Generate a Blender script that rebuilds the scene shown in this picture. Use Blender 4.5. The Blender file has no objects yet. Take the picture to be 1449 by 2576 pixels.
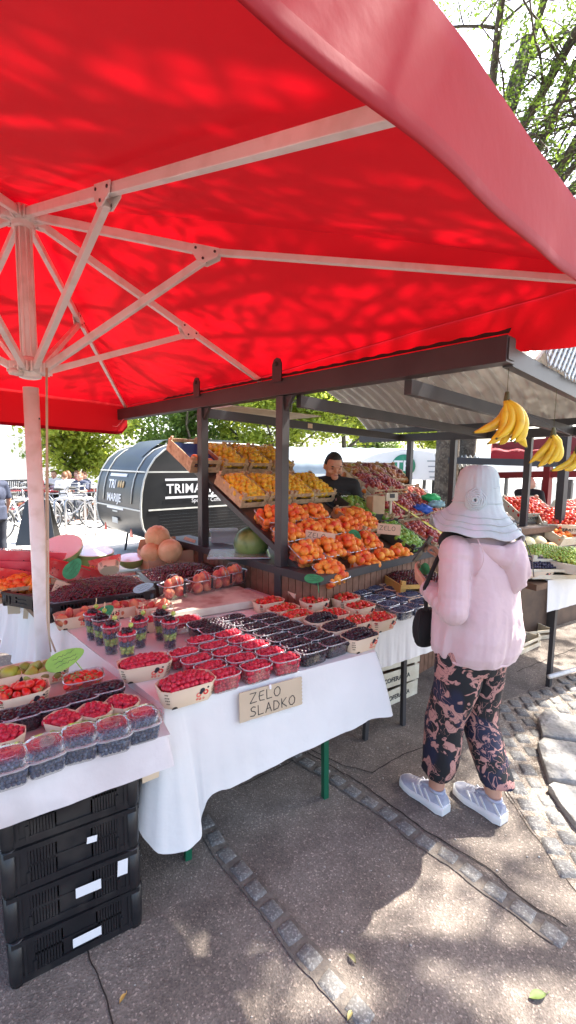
import bpy, math, random
import numpy as np
from math import sin, cos, pi, radians, sqrt, atan2, tan, exp
from mathutils import Vector, Matrix, noise, Euler
random.seed(7)
SC = bpy.context.scene
COL = SC.collection

# ---------------------------------------------------------------- camera, sky, sun, exposure
FPX, PITCH, ROLL, EYE = 1130.0, .1081, .0136, 1.6
_f = Vector((0, cos(PITCH), -sin(PITCH))); _u0 = Vector((0, sin(PITCH), cos(PITCH))); _r0 = Vector((1, 0, 0))
_r = _r0*cos(ROLL) + _u0*sin(ROLL); _u = -_r0*sin(ROLL) + _u0*cos(ROLL)
cd = bpy.data.cameras.new('camera'); cam = bpy.data.objects.new('camera', cd); COL.objects.link(cam)
cam.matrix_world = Matrix(((_r.x, _u.x, -_f.x, 0), (_r.y, _u.y, -_f.y, 0), (_r.z, _u.z, -_f.z, EYE), (0, 0, 0, 1)))
cd.sensor_fit = 'HORIZONTAL'; cd.sensor_width = 36; cd.lens = 36*FPX/1449
cd.clip_start = .05; cd.clip_end = 2000
SC.camera = cam

SUN_EL, SUN_AZ = radians(55), radians(30)        # azimuth measured from +x towards +y
SUNV = Vector((cos(SUN_EL)*cos(SUN_AZ), cos(SUN_EL)*sin(SUN_AZ), sin(SUN_EL)))
w = bpy.data.worlds.new('World'); SC.world = w; w.use_nodes = True
nt = w.node_tree; nt.nodes.clear()
sky = nt.nodes.new('ShaderNodeTexSky'); sky.sky_type = 'NISHITA'; sky.sun_disc = False
sky.sun_elevation = SUN_EL; sky.sun_rotation = pi/2 - SUN_AZ
sky.air_density = 1.0; sky.dust_density = 3.4; sky.ozone_density = 1.0
bg = nt.nodes.new('ShaderNodeBackground'); bg.inputs[1].default_value = .15
wo = nt.nodes.new('ShaderNodeOutputWorld')
nt.links.new(sky.outputs[0], bg.inputs[0]); nt.links.new(bg.outputs[0], wo.inputs[0])
sl = bpy.data.lights.new('sun', 'SUN'); sl.energy = 5.0; sl.angle = radians(.55); sl.color = (1, .95, .87)
so = bpy.data.objects.new('sun', sl); COL.objects.link(so)
so.rotation_euler = SUNV.to_track_quat('Z', 'Y').to_euler(); so.location = (6, -4, 12)
SC.view_settings.view_transform = 'Standard'; SC.view_settings.look = 'None'
SC.view_settings.exposure = 2.15; SC.view_settings.gamma = 1
SC.cycles.max_bounces = 8; SC.cycles.transparent_max_bounces = 16
SC.cycles.diffuse_bounces = 4; SC.cycles.glossy_bounces = 3; SC.cycles.transmission_bounces = 4
SC.cycles.caustics_reflective = False; SC.cycles.caustics_refractive = False
SC.cycles.use_denoising = True
SC.cycles.sample_clamp_indirect = 6

# ---------------------------------------------------------------- helpers
def U(x, y, z=None, Y=None):
    """point on the horizontal plane z (or at depth Y) seen at photo pixel x, y (1449 wide)"""
    d = _f*FPX + _r*(x-724.5) - _u*(y-1288)
    t = (z-EYE)/d.z if z is not None else Y/d.y
    return d*t + Vector((0, 0, EYE))

def tag(o, label=None, cat=None, group=None, kind=None):
    if label: o['label'] = label
    if cat: o['category'] = cat
    if group: o['group'] = group
    if kind: o['kind'] = kind
    return o

def empty(name, M, label, cat, group=None):
    o = bpy.data.objects.new(name, None); COL.objects.link(o)
    o.matrix_world = M if isinstance(M, Matrix) else Matrix.Translation(M)
    o.empty_display_size = .1
    return tag(o, label, cat, group)

def RZ(a): return Matrix.Rotation(a, 4, 'Z')
def T(*p): return Matrix.Translation(p[0] if len(p) == 1 else Vector(p))
def frame(o, x, z=(0, 0, 1)):
    """matrix with origin o, local x along x, local z near z"""
    x = Vector(x).normalized(); z = Vector(z); y = z.cross(x).normalized(); z = x.cross(y)
    return Matrix(((x.x, y.x, z.x, o[0]), (x.y, y.y, z.y, o[1]), (x.z, y.z, z.z, o[2]), (0, 0, 0, 1)))

class MB:
    def __init__(s): s.v = []; s.f = []; s.mi = []; s.sm = []
    def add(s, vs, fs, M=None, mi=0, sm=False):
        n = len(s.v)
        s.v += [tuple(M @ Vector(p)) for p in vs] if M is not None else [tuple(p) for p in vs]
        s.f += [tuple(i+n for i in f) for f in fs]; s.mi += [mi]*len(fs); s.sm += [sm]*len(fs)
        return s
    def box(s, c, d, M=None, mi=0):
        x, y, z = [q/2 for q in d]; a, b, e = c
        vs = [(a+i*x, b+j*y, e+k*z) for k in (-1, 1) for j in (-1, 1) for i in (-1, 1)]
        return s.add(vs, [(0, 2, 3, 1), (4, 5, 7, 6), (0, 1, 5, 4), (2, 6, 7, 3), (0, 4, 6, 2), (1, 3, 7, 5)], M, mi)
    def bar(s, p, q, w, h, up=(0, 0, 1), mi=0):
        p = Vector(p); q = Vector(q); d = q-p
        M = frame((p+q)/2, d, up); return s.box((0, 0, 0), (d.length, w, h), M, mi)
    def tube(s, pts, r, n=8, mi=0, sm=True, sy=1, closed=False):
        pts = [Vector(p) for p in pts]; m = len(pts); R = r if hasattr(r, '__len__') else [r]*m
        vs = []; prev = None
        for i, p in enumerate(pts):
            d = (pts[min(i+1, m-1)] - pts[max(i-1, 0)])
            if d.length < 1e-9: d = Vector((0, 0, 1))
            d.normalize()
            if prev is None:
                a = Vector((0, 0, 1)) if abs(d.z) < .9 else Vector((1, 0, 0))
                x = d.cross(a).normalized()
            else:
                x = (prev - d*prev.dot(d))
                x = x.normalized() if x.length > 1e-6 else d.orthogonal().normalized()
            prev = x; y = d.cross(x)
            for k in range(n):
                t = 2*pi*k/n; vs.append(p + x*cos(t)*R[i] + y*sin(t)*R[i]*sy)
        fs = []
        for i in range(m-1):
            for k in range(n):
                a = i*n+k; b = i*n+(k+1) % n; fs.append((a, b, b+n, a+n))
        if closed:
            i = m-1
            for k in range(n): fs.append((i*n+k, i*n+(k+1) % n, (k+1) % n, k))
        else:
            fs.append(tuple(range(n-1, -1, -1))); fs.append(tuple((m-1)*n+k for k in range(n)))
        return s.add(vs, fs, None, mi, sm)
    def lathe(s, prof, n=16, M=None, mi=0, sm=True, cap=True, sx=1, sy=1):
        vs = []; fs = []; m = len(prof)
        for r, z in prof:
            for k in range(n):
                t = 2*pi*k/n; vs.append((r*cos(t)*sx, r*sin(t)*sy, z))
        for i in range(m-1):
            for k in range(n):
                a = i*n+k; b = i*n+(k+1) % n; fs.append((a, b, b+n, a+n))
        if cap: fs.append(tuple(range(n-1, -1, -1))); fs.append(tuple((m-1)*n+k for k in range(n)))
        return s.add(vs, fs, M, mi, sm)
    def ball(s, c=(0, 0, 0), r=1, n=12, m=8, M=None, mi=0, fn=None, sc=(1, 1, 1)):
        vs = [(0, 0, -1)]; fs = []
        for i in range(1, m):
            p = pi*i/m
            for k in range(n): t = 2*pi*k/n; vs.append((sin(p)*cos(t), sin(p)*sin(t), -cos(p)))
        vs.append((0, 0, 1))
        for k in range(n): fs.append((0, 1+(k+1) % n, 1+k))
        for i in range(m-2):
            for k in range(n):
                a = 1+i*n+k; b = 1+i*n+(k+1) % n; fs.append((a, b, b+n, a+n))
        l = len(vs)-1
        for k in range(n): fs.append((l, l-n+k, l-n+(k+1) % n))
        out = []
        for v in vs:
            v = Vector(v); q = fn(v) if fn else v
            out.append((c[0]+q[0]*r*sc[0], c[1]+q[1]*r*sc[1], c[2]+q[2]*r*sc[2]))
        return s.add(out, fs, M, mi, True)
    def grid(s, P, mi=0, sm=True, M=None):
        """P: rows of points"""
        n = len(P[0]); vs = [q for row in P for q in row]
        fs = [(i*n+j, i*n+j+1, (i+1)*n+j+1, (i+1)*n+j) for i in range(len(P)-1) for j in range(n-1)]
        return s.add(vs, fs, M, mi, sm)
    def poly(s, pts, M=None, mi=0): return s.add(pts, [tuple(range(len(pts)))], M, mi)
    def prism(s, pts, h, M=None, mi=0):
        """pts: 2-d outline (ccw) at z=0, extruded to h"""
        n = len(pts); vs = [(p[0], p[1], 0) for p in pts] + [(p[0], p[1], h) for p in pts]
        fs = [tuple(range(n-1, -1, -1)), tuple(range(n, 2*n))] + [(i, (i+1) % n, (i+1) % n+n, i+n) for i in range(n)]
        return s.add(vs, fs, M, mi)
    def mesh(s, name, mats):
        me = bpy.data.meshes.new(name); me.from_pydata(s.v, [], s.f)
        for m in (mats if isinstance(mats, (list, tuple)) else [mats]): me.materials.append(m)
        me.polygons.foreach_set('material_index', s.mi); me.polygons.foreach_set('use_smooth', s.sm)
        me.update(); return me
    def build(s, name, mats, parent=None, M=None, label=None, cat=None, group=None, kind=None, bevel=0):
        o = bpy.data.objects.new(name, s.mesh(name, mats)); COL.objects.link(o)
        if parent is not None: o.parent = parent
        if M is not None: o.matrix_local = M
        if bevel:
            b = o.modifiers.new('bevel', 'BEVEL'); b.width = bevel; b.segments = 2; b.limit_method = 'ANGLE'
        return tag(o, label, cat, group, kind)

def child(me, name, parent, M=None):
    o = bpy.data.objects.new(name, me); COL.objects.link(o); o.parent = parent
    if M is not None: o.matrix_local = M
    return o

def copy_tree(o, parent=None):
    c = o.copy(); COL.objects.link(c); c.parent = parent
    for ch in list(o.children): copy_tree(ch, c)
    return c

# ---------------------------------------------------------------- materials
def srgb(r, g, b):
    f = lambda c: (c/255/12.92 if c/255 <= .04045 else ((c/255+.055)/1.055)**2.4)
    return (f(r), f(g), f(b))

def mat(name, col, rough=.6, col2=None, ns=8, nd=3, bump=0, bs=None, metal=0, spec=.5, trans=0, tcol=None, alpha=1, ramp=(.35, .65),
        coat=0, coord='Object', emit=None, sheen=0, sss=0, col3=None, ns3=40, back=None, bsub=1):
    m = bpy.data.materials.new(name); m.use_nodes = True; t = m.node_tree; N = t.nodes; L = t.links
    b = N['Principled BSDF']; out = N['Material Output']
    b.inputs['Roughness'].default_value = rough; b.inputs['Metallic'].default_value = metal
    b.inputs['Specular IOR Level'].default_value = spec; b.inputs['Coat Weight'].default_value = coat
    b.inputs['Alpha'].default_value = alpha
    if sheen: b.inputs['Sheen Weight'].default_value = sheen
    if sss:
        b.inputs['Subsurface Weight'].default_value = sss; b.inputs['Subsurface Scale'].default_value = .01
    b.inputs['Base Color'].default_value = (*col, 1)
    cs = None
    if coord == 'World':
        g = N.new('ShaderNodeNewGeometry'); co = g.outputs['Position']
    else:
        tc = N.new('ShaderNodeTexCoord'); co = tc.outputs[coord]
    def nz(s, d=nd, det=3):
        n = N.new('ShaderNodeTexNoise'); n.inputs['Scale'].default_value = s; n.inputs['Detail'].default_value = d
        L.new(co, n.inputs['Vector']); return n.outputs['Fac']
    def mixc(f, a, c, lo, hi):
        r = N.new('ShaderNodeMapRange'); r.inputs[1].default_value = lo; r.inputs[2].default_value = hi; L.new(f, r.inputs[0])
        x = N.new('ShaderNodeMix'); x.data_type = 'RGBA'; L.new(r.outputs[0], x.inputs[0])
        for k, q in ((6, a), (7, c)):
            if isinstance(q, tuple): x.inputs[k].default_value = (*q, 1)
            else: L.new(q, x.inputs[k])
        return x.outputs[2]
    if col2: cs = mixc(nz(ns), col, col2, *ramp)
    if col3: cs = mixc(nz(ns3), cs if cs else col, col3, .5, .72)
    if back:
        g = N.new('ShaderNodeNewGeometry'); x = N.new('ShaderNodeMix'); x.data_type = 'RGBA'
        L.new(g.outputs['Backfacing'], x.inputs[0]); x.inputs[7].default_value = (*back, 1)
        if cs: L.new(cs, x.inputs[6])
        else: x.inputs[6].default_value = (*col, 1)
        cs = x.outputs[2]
    if cs: L.new(cs, b.inputs['Base Color'])
    if bump:
        bn = N.new('ShaderNodeBump'); bn.inputs['Strength'].default_value = bump; bn.inputs['Distance'].default_value = .01*bsub
        L.new(nz(bs or ns*3, 4), bn.inputs['Height']); L.new(bn.outputs[0], b.inputs['Normal'])
    if emit: b.inputs['Emission Color'].default_value = (*col, 1); b.inputs['Emission Strength'].default_value = emit
    if trans:
        tr = N.new('ShaderNodeBsdfTranslucent'); mx = N.new('ShaderNodeMixShader'); mx.inputs[0].default_value = trans
        tr.inputs[0].default_value = (*(tcol or col), 1)
        L.new(b.outputs[0], mx.inputs[1]); L.new(tr.outputs[0], mx.inputs[2]); L.new(mx.outputs[0], out.inputs[0])
    return m

def clear_mat(name, tint=(1, 1, 1), gloss=.22, rough=.12, film=.0, fcol=(.8, .82, .85)):
    """thin clear plastic: see-through, a gloss that grows at grazing angles, a little milky film"""
    m = bpy.data.materials.new(name); m.use_nodes = True; t = m.node_tree; N = t.nodes; L = t.links; N.clear()
    out = N.new('ShaderNodeOutputMaterial'); tr = N.new('ShaderNodeBsdfTransparent'); tr.inputs[0].default_value = (*tint, 1)
    gl = N.new('ShaderNodeBsdfGlossy'); gl.inputs['Roughness'].default_value = rough
    lw = N.new('ShaderNodeLayerWeight'); lw.inputs[0].default_value = gloss
    df = N.new('ShaderNodeBsdfDiffuse'); df.inputs[0].default_value = (*fcol, 1)
    m1 = N.new('ShaderNodeMixShader'); m1.inputs[0].default_value = film
    L.new(tr.outputs[0], m1.inputs[1]); L.new(df.outputs[0], m1.inputs[2])
    m2 = N.new('ShaderNodeMixShader'); L.new(lw.outputs['Facing'], m2.inputs[0])
    mth = N.new('ShaderNodeMath'); mth.operation = 'MULTIPLY'; mth.inputs[1].default_value = .7
    L.new(lw.outputs['Facing'], mth.inputs[0]); L.new(mth.outputs[0], m2.inputs[0])
    L.new(m1.outputs[0], m2.inputs[1]); L.new(gl.outputs[0], m2.inputs[2]); L.new(m2.outputs[0], out.inputs[0])
    return m

# ---------------------------------------------------------------- lettering
STROKES = {'Z': [[(0, 1), (.7, 1), (0, 0), (.75, .02)]], 'E': [[(.6, 1), (.12, .95), (0, .5), (.1, .05), (.62, 0)], [(.05, .52), (.5, .55)]],
 'L': [[(0, 1), (.02, 0), (.6, .03)]], 'O': [[(.4, 1), (.1, .8), (0, .45), (.15, .08), (.42, 0), (.68, .2), (.75, .6), (.6, .92), (.4, 1)]],
 'S': [[(.6, .9), (.35, 1), (.08, .85), (.15, .6), (.5, .45), (.62, .22), (.4, .02), (.02, .08)]],
 'A': [[(0, 0), (.35, 1), (.68, 0)], [(.12, .38), (.55, .4)]], 'D': [[(0, 0), (.03, 1), (.45, .88), (.68, .5), (.5, .1), (0, 0)]],
 'K': [[(0, 1), (.03, 0)], [(.58, 1), (.05, .5), (.62, 0)]], 'R': [[(0, 0), (.02, 1), (.5, .9), (.5, .6), (.03, .5), (.6, 0)]],
 'M': [[(0, 0), (.1, 1), (.4, .3), (.7, 1), (.8, 0)]], 'I': [[(.1, 0), (.12, 1)]], 'N': [[(0, 0), (.03, 1), (.6, 0), (.64, 1)]],
 'V': [[(0, 1), (.32, 0), (.66, 1)]], 'T': [[(0, 1), (.7, .98)], [(.36, 1), (.34, 0)]], 'J': [[(.5, 1), (.5, .15), (.25, 0), (0, .18)]],
 'P': [[(0, 0), (.02, 1), (.5, .92), (.52, .6), (.03, .5)]], 'U': [[(0, 1), (.05, .15), (.35, 0), (.6, .2), (.62, 1)]], ' ': []}
def handwrite(mb, text, h, M, th=.0035, gap=.28, mi=0):
    """marker-pen capitals: flat strokes, a hair proud of the card"""
    x = 0
    for ch in text:
        wd = 0
        for st in STROKES.get(ch, []):
            wd = max(wd, max(p[0] for p in st))
            for (a, b), (c, d) in zip(st, st[1:]):
                p = Vector((x+a*h, b*h, .0006)); q = Vector((x+c*h, d*h, .0006)); e = (q-p)
                if e.length < 1e-6: continue
                e.normalize(); n = Vector((-e.y, e.x, 0))*th/2
                mb.add([p-n-e*th*.3, q-n+e*th*.3, q+n+e*th*.3, p+n-e*th*.3], [(0, 1, 2, 3)], M, mi)
        x += (wd if wd else .5)*h + gap*h
    return x

def text_mesh(body, size, M, mats, name, parent=None, bold=0, ext=.0008, align='LEFT', shear=0, **kw):
    cu = bpy.data.curves.new(name+'_curve', 'FONT'); cu.body = body; cu.size = size; cu.offset = bold*size; cu.extrude = ext
    cu.align_x = align; cu.shear = shear; cu.resolution_u = 3
    for k, v in kw.items(): setattr(cu, k, v)
    tmp = bpy.data.objects.new('tmp', cu); COL.objects.link(tmp)
    dg = bpy.context.evaluated_depsgraph_get(); dg.update()
    me = bpy.data.meshes.new_from_object(tmp.evaluated_get(dg)); me.name = name
    COL.objects.unlink(tmp); bpy.data.objects.remove(tmp); bpy.data.curves.remove(cu)
    me.materials.clear(); me.materials.append(mats)
    o = bpy.data.objects.new(name, me); COL.objects.link(o)
    if parent is not None: o.parent = parent
    o.matrix_local = M
    return o
# ---------------------------------------------------------------- materials used in many places
M_ = {}
M_['cloth'] = mat('cloth_white', (.88, .872, .85), .75, (.81, .80, .775), 3, bump=.45, bs=6, bsub=2, trans=.12, coord='World')
M_['cloth_pink'] = mat('cloth_worn', (.80, .76, .76), .7, (.66, .60, .60), 5, bump=.2, bs=30, trans=.1, coord='World', col3=(.42, .40, .38), ns3=2.2)
M_['red_in'] = None
M_['whitepaint'] = mat('white_painted_metal', (.84, .82, .79), .42, (.80, .77, .73), 6, coord='World', col3=(.70, .66, .60), ns3=14)
M_['dsteel'] = mat('dark_painted_steel', (.040, .039, .042), .5, (.055, .053, .056), 5, bump=.05, coord='World')
M_['brown'] = mat('dark_brown_paint', (.036, .022, .025), .45, (.050, .034, .036), 4, coord='World')
M_['green'] = mat('green_paint', (.008, .11, .055), .4)
M_['woodA'] = mat('crate_wood', (.62, .46, .29), .7, (.50, .35, .20), 14, bump=.2, coord='World', col3=(.36, .22, .12), ns3=30)
M_['woodW'] = mat('pale_crate_wood', (.72, .66, .52), .7, (.60, .52, .38), 12, bump=.2, coord='World')
M_['woodD'] = mat('brown_board', (.16, .085, .05), .6, (.11, .06, .035), 10, bump=.2, coord='World')
M_['slat'] = mat('counter_slats', (.24, .12, .075), .6, (.17, .085, .05), 20, bump=.2, coord='World')
M_['card'] = mat('brown_cardboard', (.52, .37, .23), .85, (.45, .31, .19), 9, coord='World')
M_['cardP'] = mat('printed_pale_card', (.74, .58, .40), .7, (.70, .54, .37), 9, coord='World')
M_['cardS'] = mat('sign_cardboard', (.60, .48, .34), .85, (.53, .42, .29), 6, coord='World', bump=.1)
M_['ink'] = mat('marker_ink', (.03, .028, .03), .6)
M_['black'] = mat('black_plastic', (.010, .010, .012), .35, (.016, .016, .018), 6, bump=.05, coord='World', col3=(.035, .032, .03), ns3=9)
M_['clear'] = clear_mat('clear_plastic', (.97, .97, .97), .3, .1, .05)
M_['clearD'] = clear_mat('smoked_plastic', (.6, .6, .62), .35, .1, .12, (.25, .26, .28))
M_['clearL'] = clear_mat('clear_lid', (.97, .97, .98), .45, .07, .08)
M_['rim'] = clear_mat('clear_rim', (.9, .9, .9), .6, .1, .42)
M_['leafcard'] = mat('green_card', (.05, .36, .15), .6, (.03, .26, .10), 25, coord='World')
M_['limecard'] = mat('lime_green_card', (.30, .55, .09), .6, (.22, .46, .07), 25, coord='World')
M_['bluecard'] = mat('pale_blue_card', (.33, .55, .60), .6)
M_['white'] = mat('white_paint', (.8, .8, .8), .5)
M_['skin'] = mat('skin', (.60, .33, .225), .5, (.54, .27, .18), 15, sss=.1)
M_['hairD'] = mat('dark_hair', (.012, .01, .009), .6, (.03, .024, .02), 60, bump=.5, bs=150)

# ---------------------------------------------------------------- ground
def ground_mat():
    m = bpy.data.materials.new('worn_asphalt'); m.use_nodes = True; t = m.node_tree; N = t.nodes; L = t.links
    b = N['Principled BSDF']; b.inputs['Roughness'].default_value = .85; b.inputs['Specular IOR Level'].default_value = .3
    g = N.new('ShaderNodeNewGeometry')
    def nz(s, d=4, r=.6):
        n = N.new('ShaderNodeTexNoise'); n.inputs['Scale'].default_value = s; n.inputs['Detail'].default_value = d; n.inputs['Roughness'].default_value = r
        L.new(g.outputs['Position'], n.inputs['Vector']); return n.outputs['Fac']
    def ramp(f, *st):
        r = N.new('ShaderNodeValToRGB'); L.new(f, r.inputs[0]); e = r.color_ramp.elements
        while len(e) < len(st): e.new(.5)
        for k, (p, c) in enumerate(st): e[k].position = p; e[k].color = (*c, 1)
        return r.outputs[0]
    def mx(f, a, c, mode='MIX'):
        x = N.new('ShaderNodeMix'); x.data_type = 'RGBA'; x.blend_type = mode
        if hasattr(f, 'is_linked'): L.new(f, x.inputs[0])
        else: x.inputs[0].default_value = f
        for k, q in ((6, a), (7, c)):
            if isinstance(q, tuple): x.inputs[k].default_value = (*q, 1)
            else: L.new(q, x.inputs[k])
        return x.outputs[2]
    base = ramp(nz(.9), (.3, (.165, .138, .116)), (.5, (.222, .188, .160)), (.75, (.28, .240, .205)))
    blotch = ramp(nz(5, 5), (.35, (.62, .6, .6)), (.6, (1, 1, 1)))
    base = mx(.8, base, blotch, 'MULTIPLY')
    v = N.new('ShaderNodeTexVoronoi'); v.inputs['Scale'].default_value = 190; L.new(g.outputs['Position'], v.inputs['Vector'])
    sep = N.new('ShaderNodeSeparateColor'); L.new(v.outputs['Color'], sep.inputs[0])
    grain = ramp(sep.outputs[0], (.0, (.72, .71, .70)), (.55, (.95, .95, .95)), (.90, (1.12, 1.1, 1.08)), (.985, (1.9, 1.85, 1.8)))
    base = mx(1, base, grain, 'MULTIPLY')
    stain = ramp(nz(1.7, 3, .5), (.62, (1, 1, 1)), (.72, (.62, .6, .6)))
    base = mx(.7, base, stain, 'MULTIPLY')
    L.new(base, b.inputs['Base Color'])
    bp = N.new('ShaderNodeBump'); bp.inputs['Strength'].default_value = .6; bp.inputs['Distance'].default_value = .004
    ad = N.new('ShaderNodeMath'); ad.operation = 'ADD'; L.new(v.outputs['Distance'], ad.inputs[0]); L.new(nz(60), ad.inputs[1])
    L.new(ad.outputs[0], bp.inputs['Height']); L.new(bp.outputs[0], b.inputs['Normal'])
    return m
M_['asphalt'] = ground_mat()
M_['stone'] = mat('cobble_stone', (.17, .16, .145), .75, (.13, .125, .12), 11, bump=.5, bs=70, coord='World', col3=(.33, .32, .30), ns3=120)
M_['kerb'] = mat('pale_kerb_stone', (.36, .345, .32), .85, (.25, .24, .22), 7, bump=.7, bs=35, bsub=1.5, coord='World', col3=(.20, .19, .175), ns3=45)
M_['grit'] = mat('joint_grit', (.30, .25, .20), .95, (.18, .14, .11), 60, bump=.8, bs=160, coord='World', col3=(.5, .46, .4), ns3=150)
M_['joint'] = mat('joint_dirt', (.12, .10, .085), .95, (.18, .155, .13), 30, bump=.6, bs=120, coord='World')
M_['soil'] = mat('crack_soil', (.03, .022, .017), .95)

g = MB(); n = 40
R_ = 400
g.add([(-R_, -R_, 0), (R_, -R_, 0), (R_, R_, 0), (-R_, R_, 0)], [(0, 1, 2, 3)])
g.build('asphalt_ground', M_['asphalt'], kind='structure')

M_['plaza'] = mat('sunlit_plaza_paving', (.56, .54, .50), .8, (.47, .45, .42), .6, coord='World', col3=(.40, .38, .36), ns3=6)  # base colour lightened to carry the full sun on the open square
mb = MB(); mb.poly([(-90, 6.9, .004), (-3.6, 6.9, .004), (-.8, 9.4, .004), (9, 9.4, .004), (60, 30, .004), (60, 120, .004), (-90, 120, .004)]); mb.build('sunlit_plaza', M_['plaza'], kind='structure')
def sett(mb, c, dx, dy, L, W, h=.012, z0=-.02, rnd=random):
    """one worn paving block with a rounded uneven top; dx, dy unit axes in plan"""
    n = 7; rows = []
    jit = [rnd.uniform(-.12, .12) for _ in range(8)]
    tilt = (rnd.uniform(-.02, .02), rnd.uniform(-.02, .02)); hz = h*rnd.uniform(.6, 1.15)
    for i in range(n):
        row = []
        for j in range(n):
            a = -1+2*i/(n-1); b = -1+2*j/(n-1)
            # rounded square
            r = max(abs(a), abs(b)); e = sqrt(a*a+b*b) or 1
            k = 1-(e-r)*.12 if r > 0 else 1
            A = a*k*(1+jit[0]*b*.5+jit[1]*a*.2); B = b*k*(1+jit[2]*a*.5+jit[3]*b*.2)
            z = hz*(1-.9*max(0, (r-.72)/.28)**2) + tilt[0]*A*L/2 + tilt[1]*B*W/2 + noise.noise(Vector((A*2+c[0]*30, B*2+c[1]*30, 3)))*.002
            if r > .99: z = z0
            p = c + dx*(A*L/2) + dy*(B*W/2); row.append((p.x, p.y, z))
        rows.append(row)
    mb.grid(rows)

def poly_path(pts):
    return [U(x, y, 0) for x, y in pts]
def resample(P, step):
    out = [P[0]]; acc = 0
    for a, b in zip(P, P[1:]):
        L = (b-a).length; d = (b-a)/L; t = step-acc
        while t <= L: out.append(a+d*t); t += step
        acc = (acc+L) % step
    return out
def c4(pts): return [((700+1.107*x)/1.59, (3000+1.107*y)/1.59) for x, y in pts]
rr = random.Random(3)
def strip(name, pts, W, seg, label=None):
    P = resample(poly_path(pts), seg); mb = MB(); bed = MB()
    for a, b in zip(P, P[1:]):
        d = (b-a).normalized(); nn = Vector((-d.y, d.x, 0)); c = (a+b)/2 + nn*rr.uniform(-.006, .006)
        sett(mb, c, d, nn, seg*rr.uniform(.99, 1.07), W*rr.uniform(.95, 1.15), .010, rnd=rr)
    L_ = []; R2 = []
    fine = resample(P, .03)
    for i, p in enumerate(fine[:-1]):
        d = (fine[i+1]-p).normalized(); nn = Vector((-d.y, d.x, 0))
        L_.append(p+nn*(W*.5+.001+.008*max(0, noise.noise(p*9))+.006*noise.noise(p*40))+Vector((0, 0, .004)))
        R2.append(p-nn*(W*.5+.001+.010*max(0, noise.noise(p*7+Vector((5, 0, 0))))+.006*noise.noise(p*35))+Vector((0, 0, .004)))
    bed.grid([L_, R2])
    bed.build(name+'_joint', M_['joint'], kind='structure')
    mb.build(name, M_['stone'], kind='structure')
S1 = c4([(60, 190), (110, 260), (150, 340), (235, 440), (300, 520), (370, 600), (430, 690), (520, 790), (600, 880), (680, 970), (780, 1080)])
S2 = c4([(330, -60), (400, -5), (480, 50), (560, 90), (640, 150), (740, 210), (830, 280), (900, 340), (1000, 390), (1090, 470), (1180, 530), (1280, 600), (1400, 690), (1500, 770)])
strip('cobble_strip', S1, .076, .10)
strip('cobble_strip', S2, .076, .10)
# grit line beside them and cracks between the asphalt slabs
def crack(pts, wd, name='pavement_crack', m='soil', z=.0035):
    P = resample(poly_path(pts), .02); A = []; B = []
    for i, p in enumerate(P[:-1]):
        d = (P[i+1]-p).normalized(); nn = Vector((-d.y, d.x, 0)); w_ = wd*(.55+.6*abs(noise.noise(p*23)))
        o = nn*.008*noise.noise(p*14)
        A.append(p+o+nn*w_+Vector((0, 0, z))); B.append(p+o-nn*w_+Vector((0, 0, z)))
    if len(A) > 1:
        mb = MB(); mb.grid([A, B]); mb.build(name, M_[m], kind='structure')
crack([(205, 2350), (225, 2410), (255, 2480), (285, 2580), (320, 2680)], .003)
crack([(770, 1880), (860, 1925), (935, 1945), (1010, 1900), (1100, 1870)], .004)
crack([(600, 1980), (760, 1905), (800, 1860)], .003)
crack([(1300, 1690), (1449, 1630), (1500, 1610)], .004)
crack([(1330, 1620), (1449, 1655)], .003)
crack(c4([(470, 5), (600, 80), (700, 140), (800, 215), (900, 290), (1010, 355), (1120, 420), (1240, 530), (1330, 590), (1449, 660)]), .0045)
pe = MB()
for k in range(420):
    x_, y_ = rr.uniform(-.6, 2.2), rr.uniform(.9, 3.2); s_ = rr.choice((.0015, .002, .002, .003, .0045)); pe.ball((x_, y_, s_*.5), s_, 6, 4, sc=(1.2, .9, .6))
pe.build('loose_grit', mat('pale_grit', (.55, .52, .47), .9, (.25, .22, .19), 30, coord='World'), None, None, 'pale grit and tiny pebbles scattered over the asphalt', 'grit', None, 'stuff')
def fallen(x, y, L, col, lab, rot):
    p = U(x, y, z=0); b = MB(); rows = []
    for i in range(7):
        t = i/6; wv = sin(pi*t)**.8*L*.22; rows.append([(-L/2+L*t, s*wv, .004+.006*sin(pi*t)+abs(s)*.004) for s in (-1, 0, 1)])
    b.grid(rows); b.tube([(L/2, 0, .004), (L*.75, .004, .006)], .0008, 4); b.build('fallen_leaf', mat('fallen_leaf_'+str(rot), col, .6), None, T(p) @ RZ(rot), lab, 'leaf', None)
fallen(1352, 2510, .06, (.12, .17, .035), 'curled green leaf lying at the lower right', .2)
fallen(309, 2517, .028, (.55, .33, .08), 'small yellow leaf on the asphalt at the lower left', 1.2)
fallen(886, 2416, .035, (.16, .15, .06), 'small brown-green leaf in the middle of the asphalt', 2.2)
fallen(880, 2560, .03, (.45, .40, .15), 'pale leaf beside the cobble strip at the bottom', 1.0)
crack([(1245, 1880), (1270, 1990), (1330, 2080), (1449, 2240), (1500, 2300)], .007, m='grit')
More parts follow.
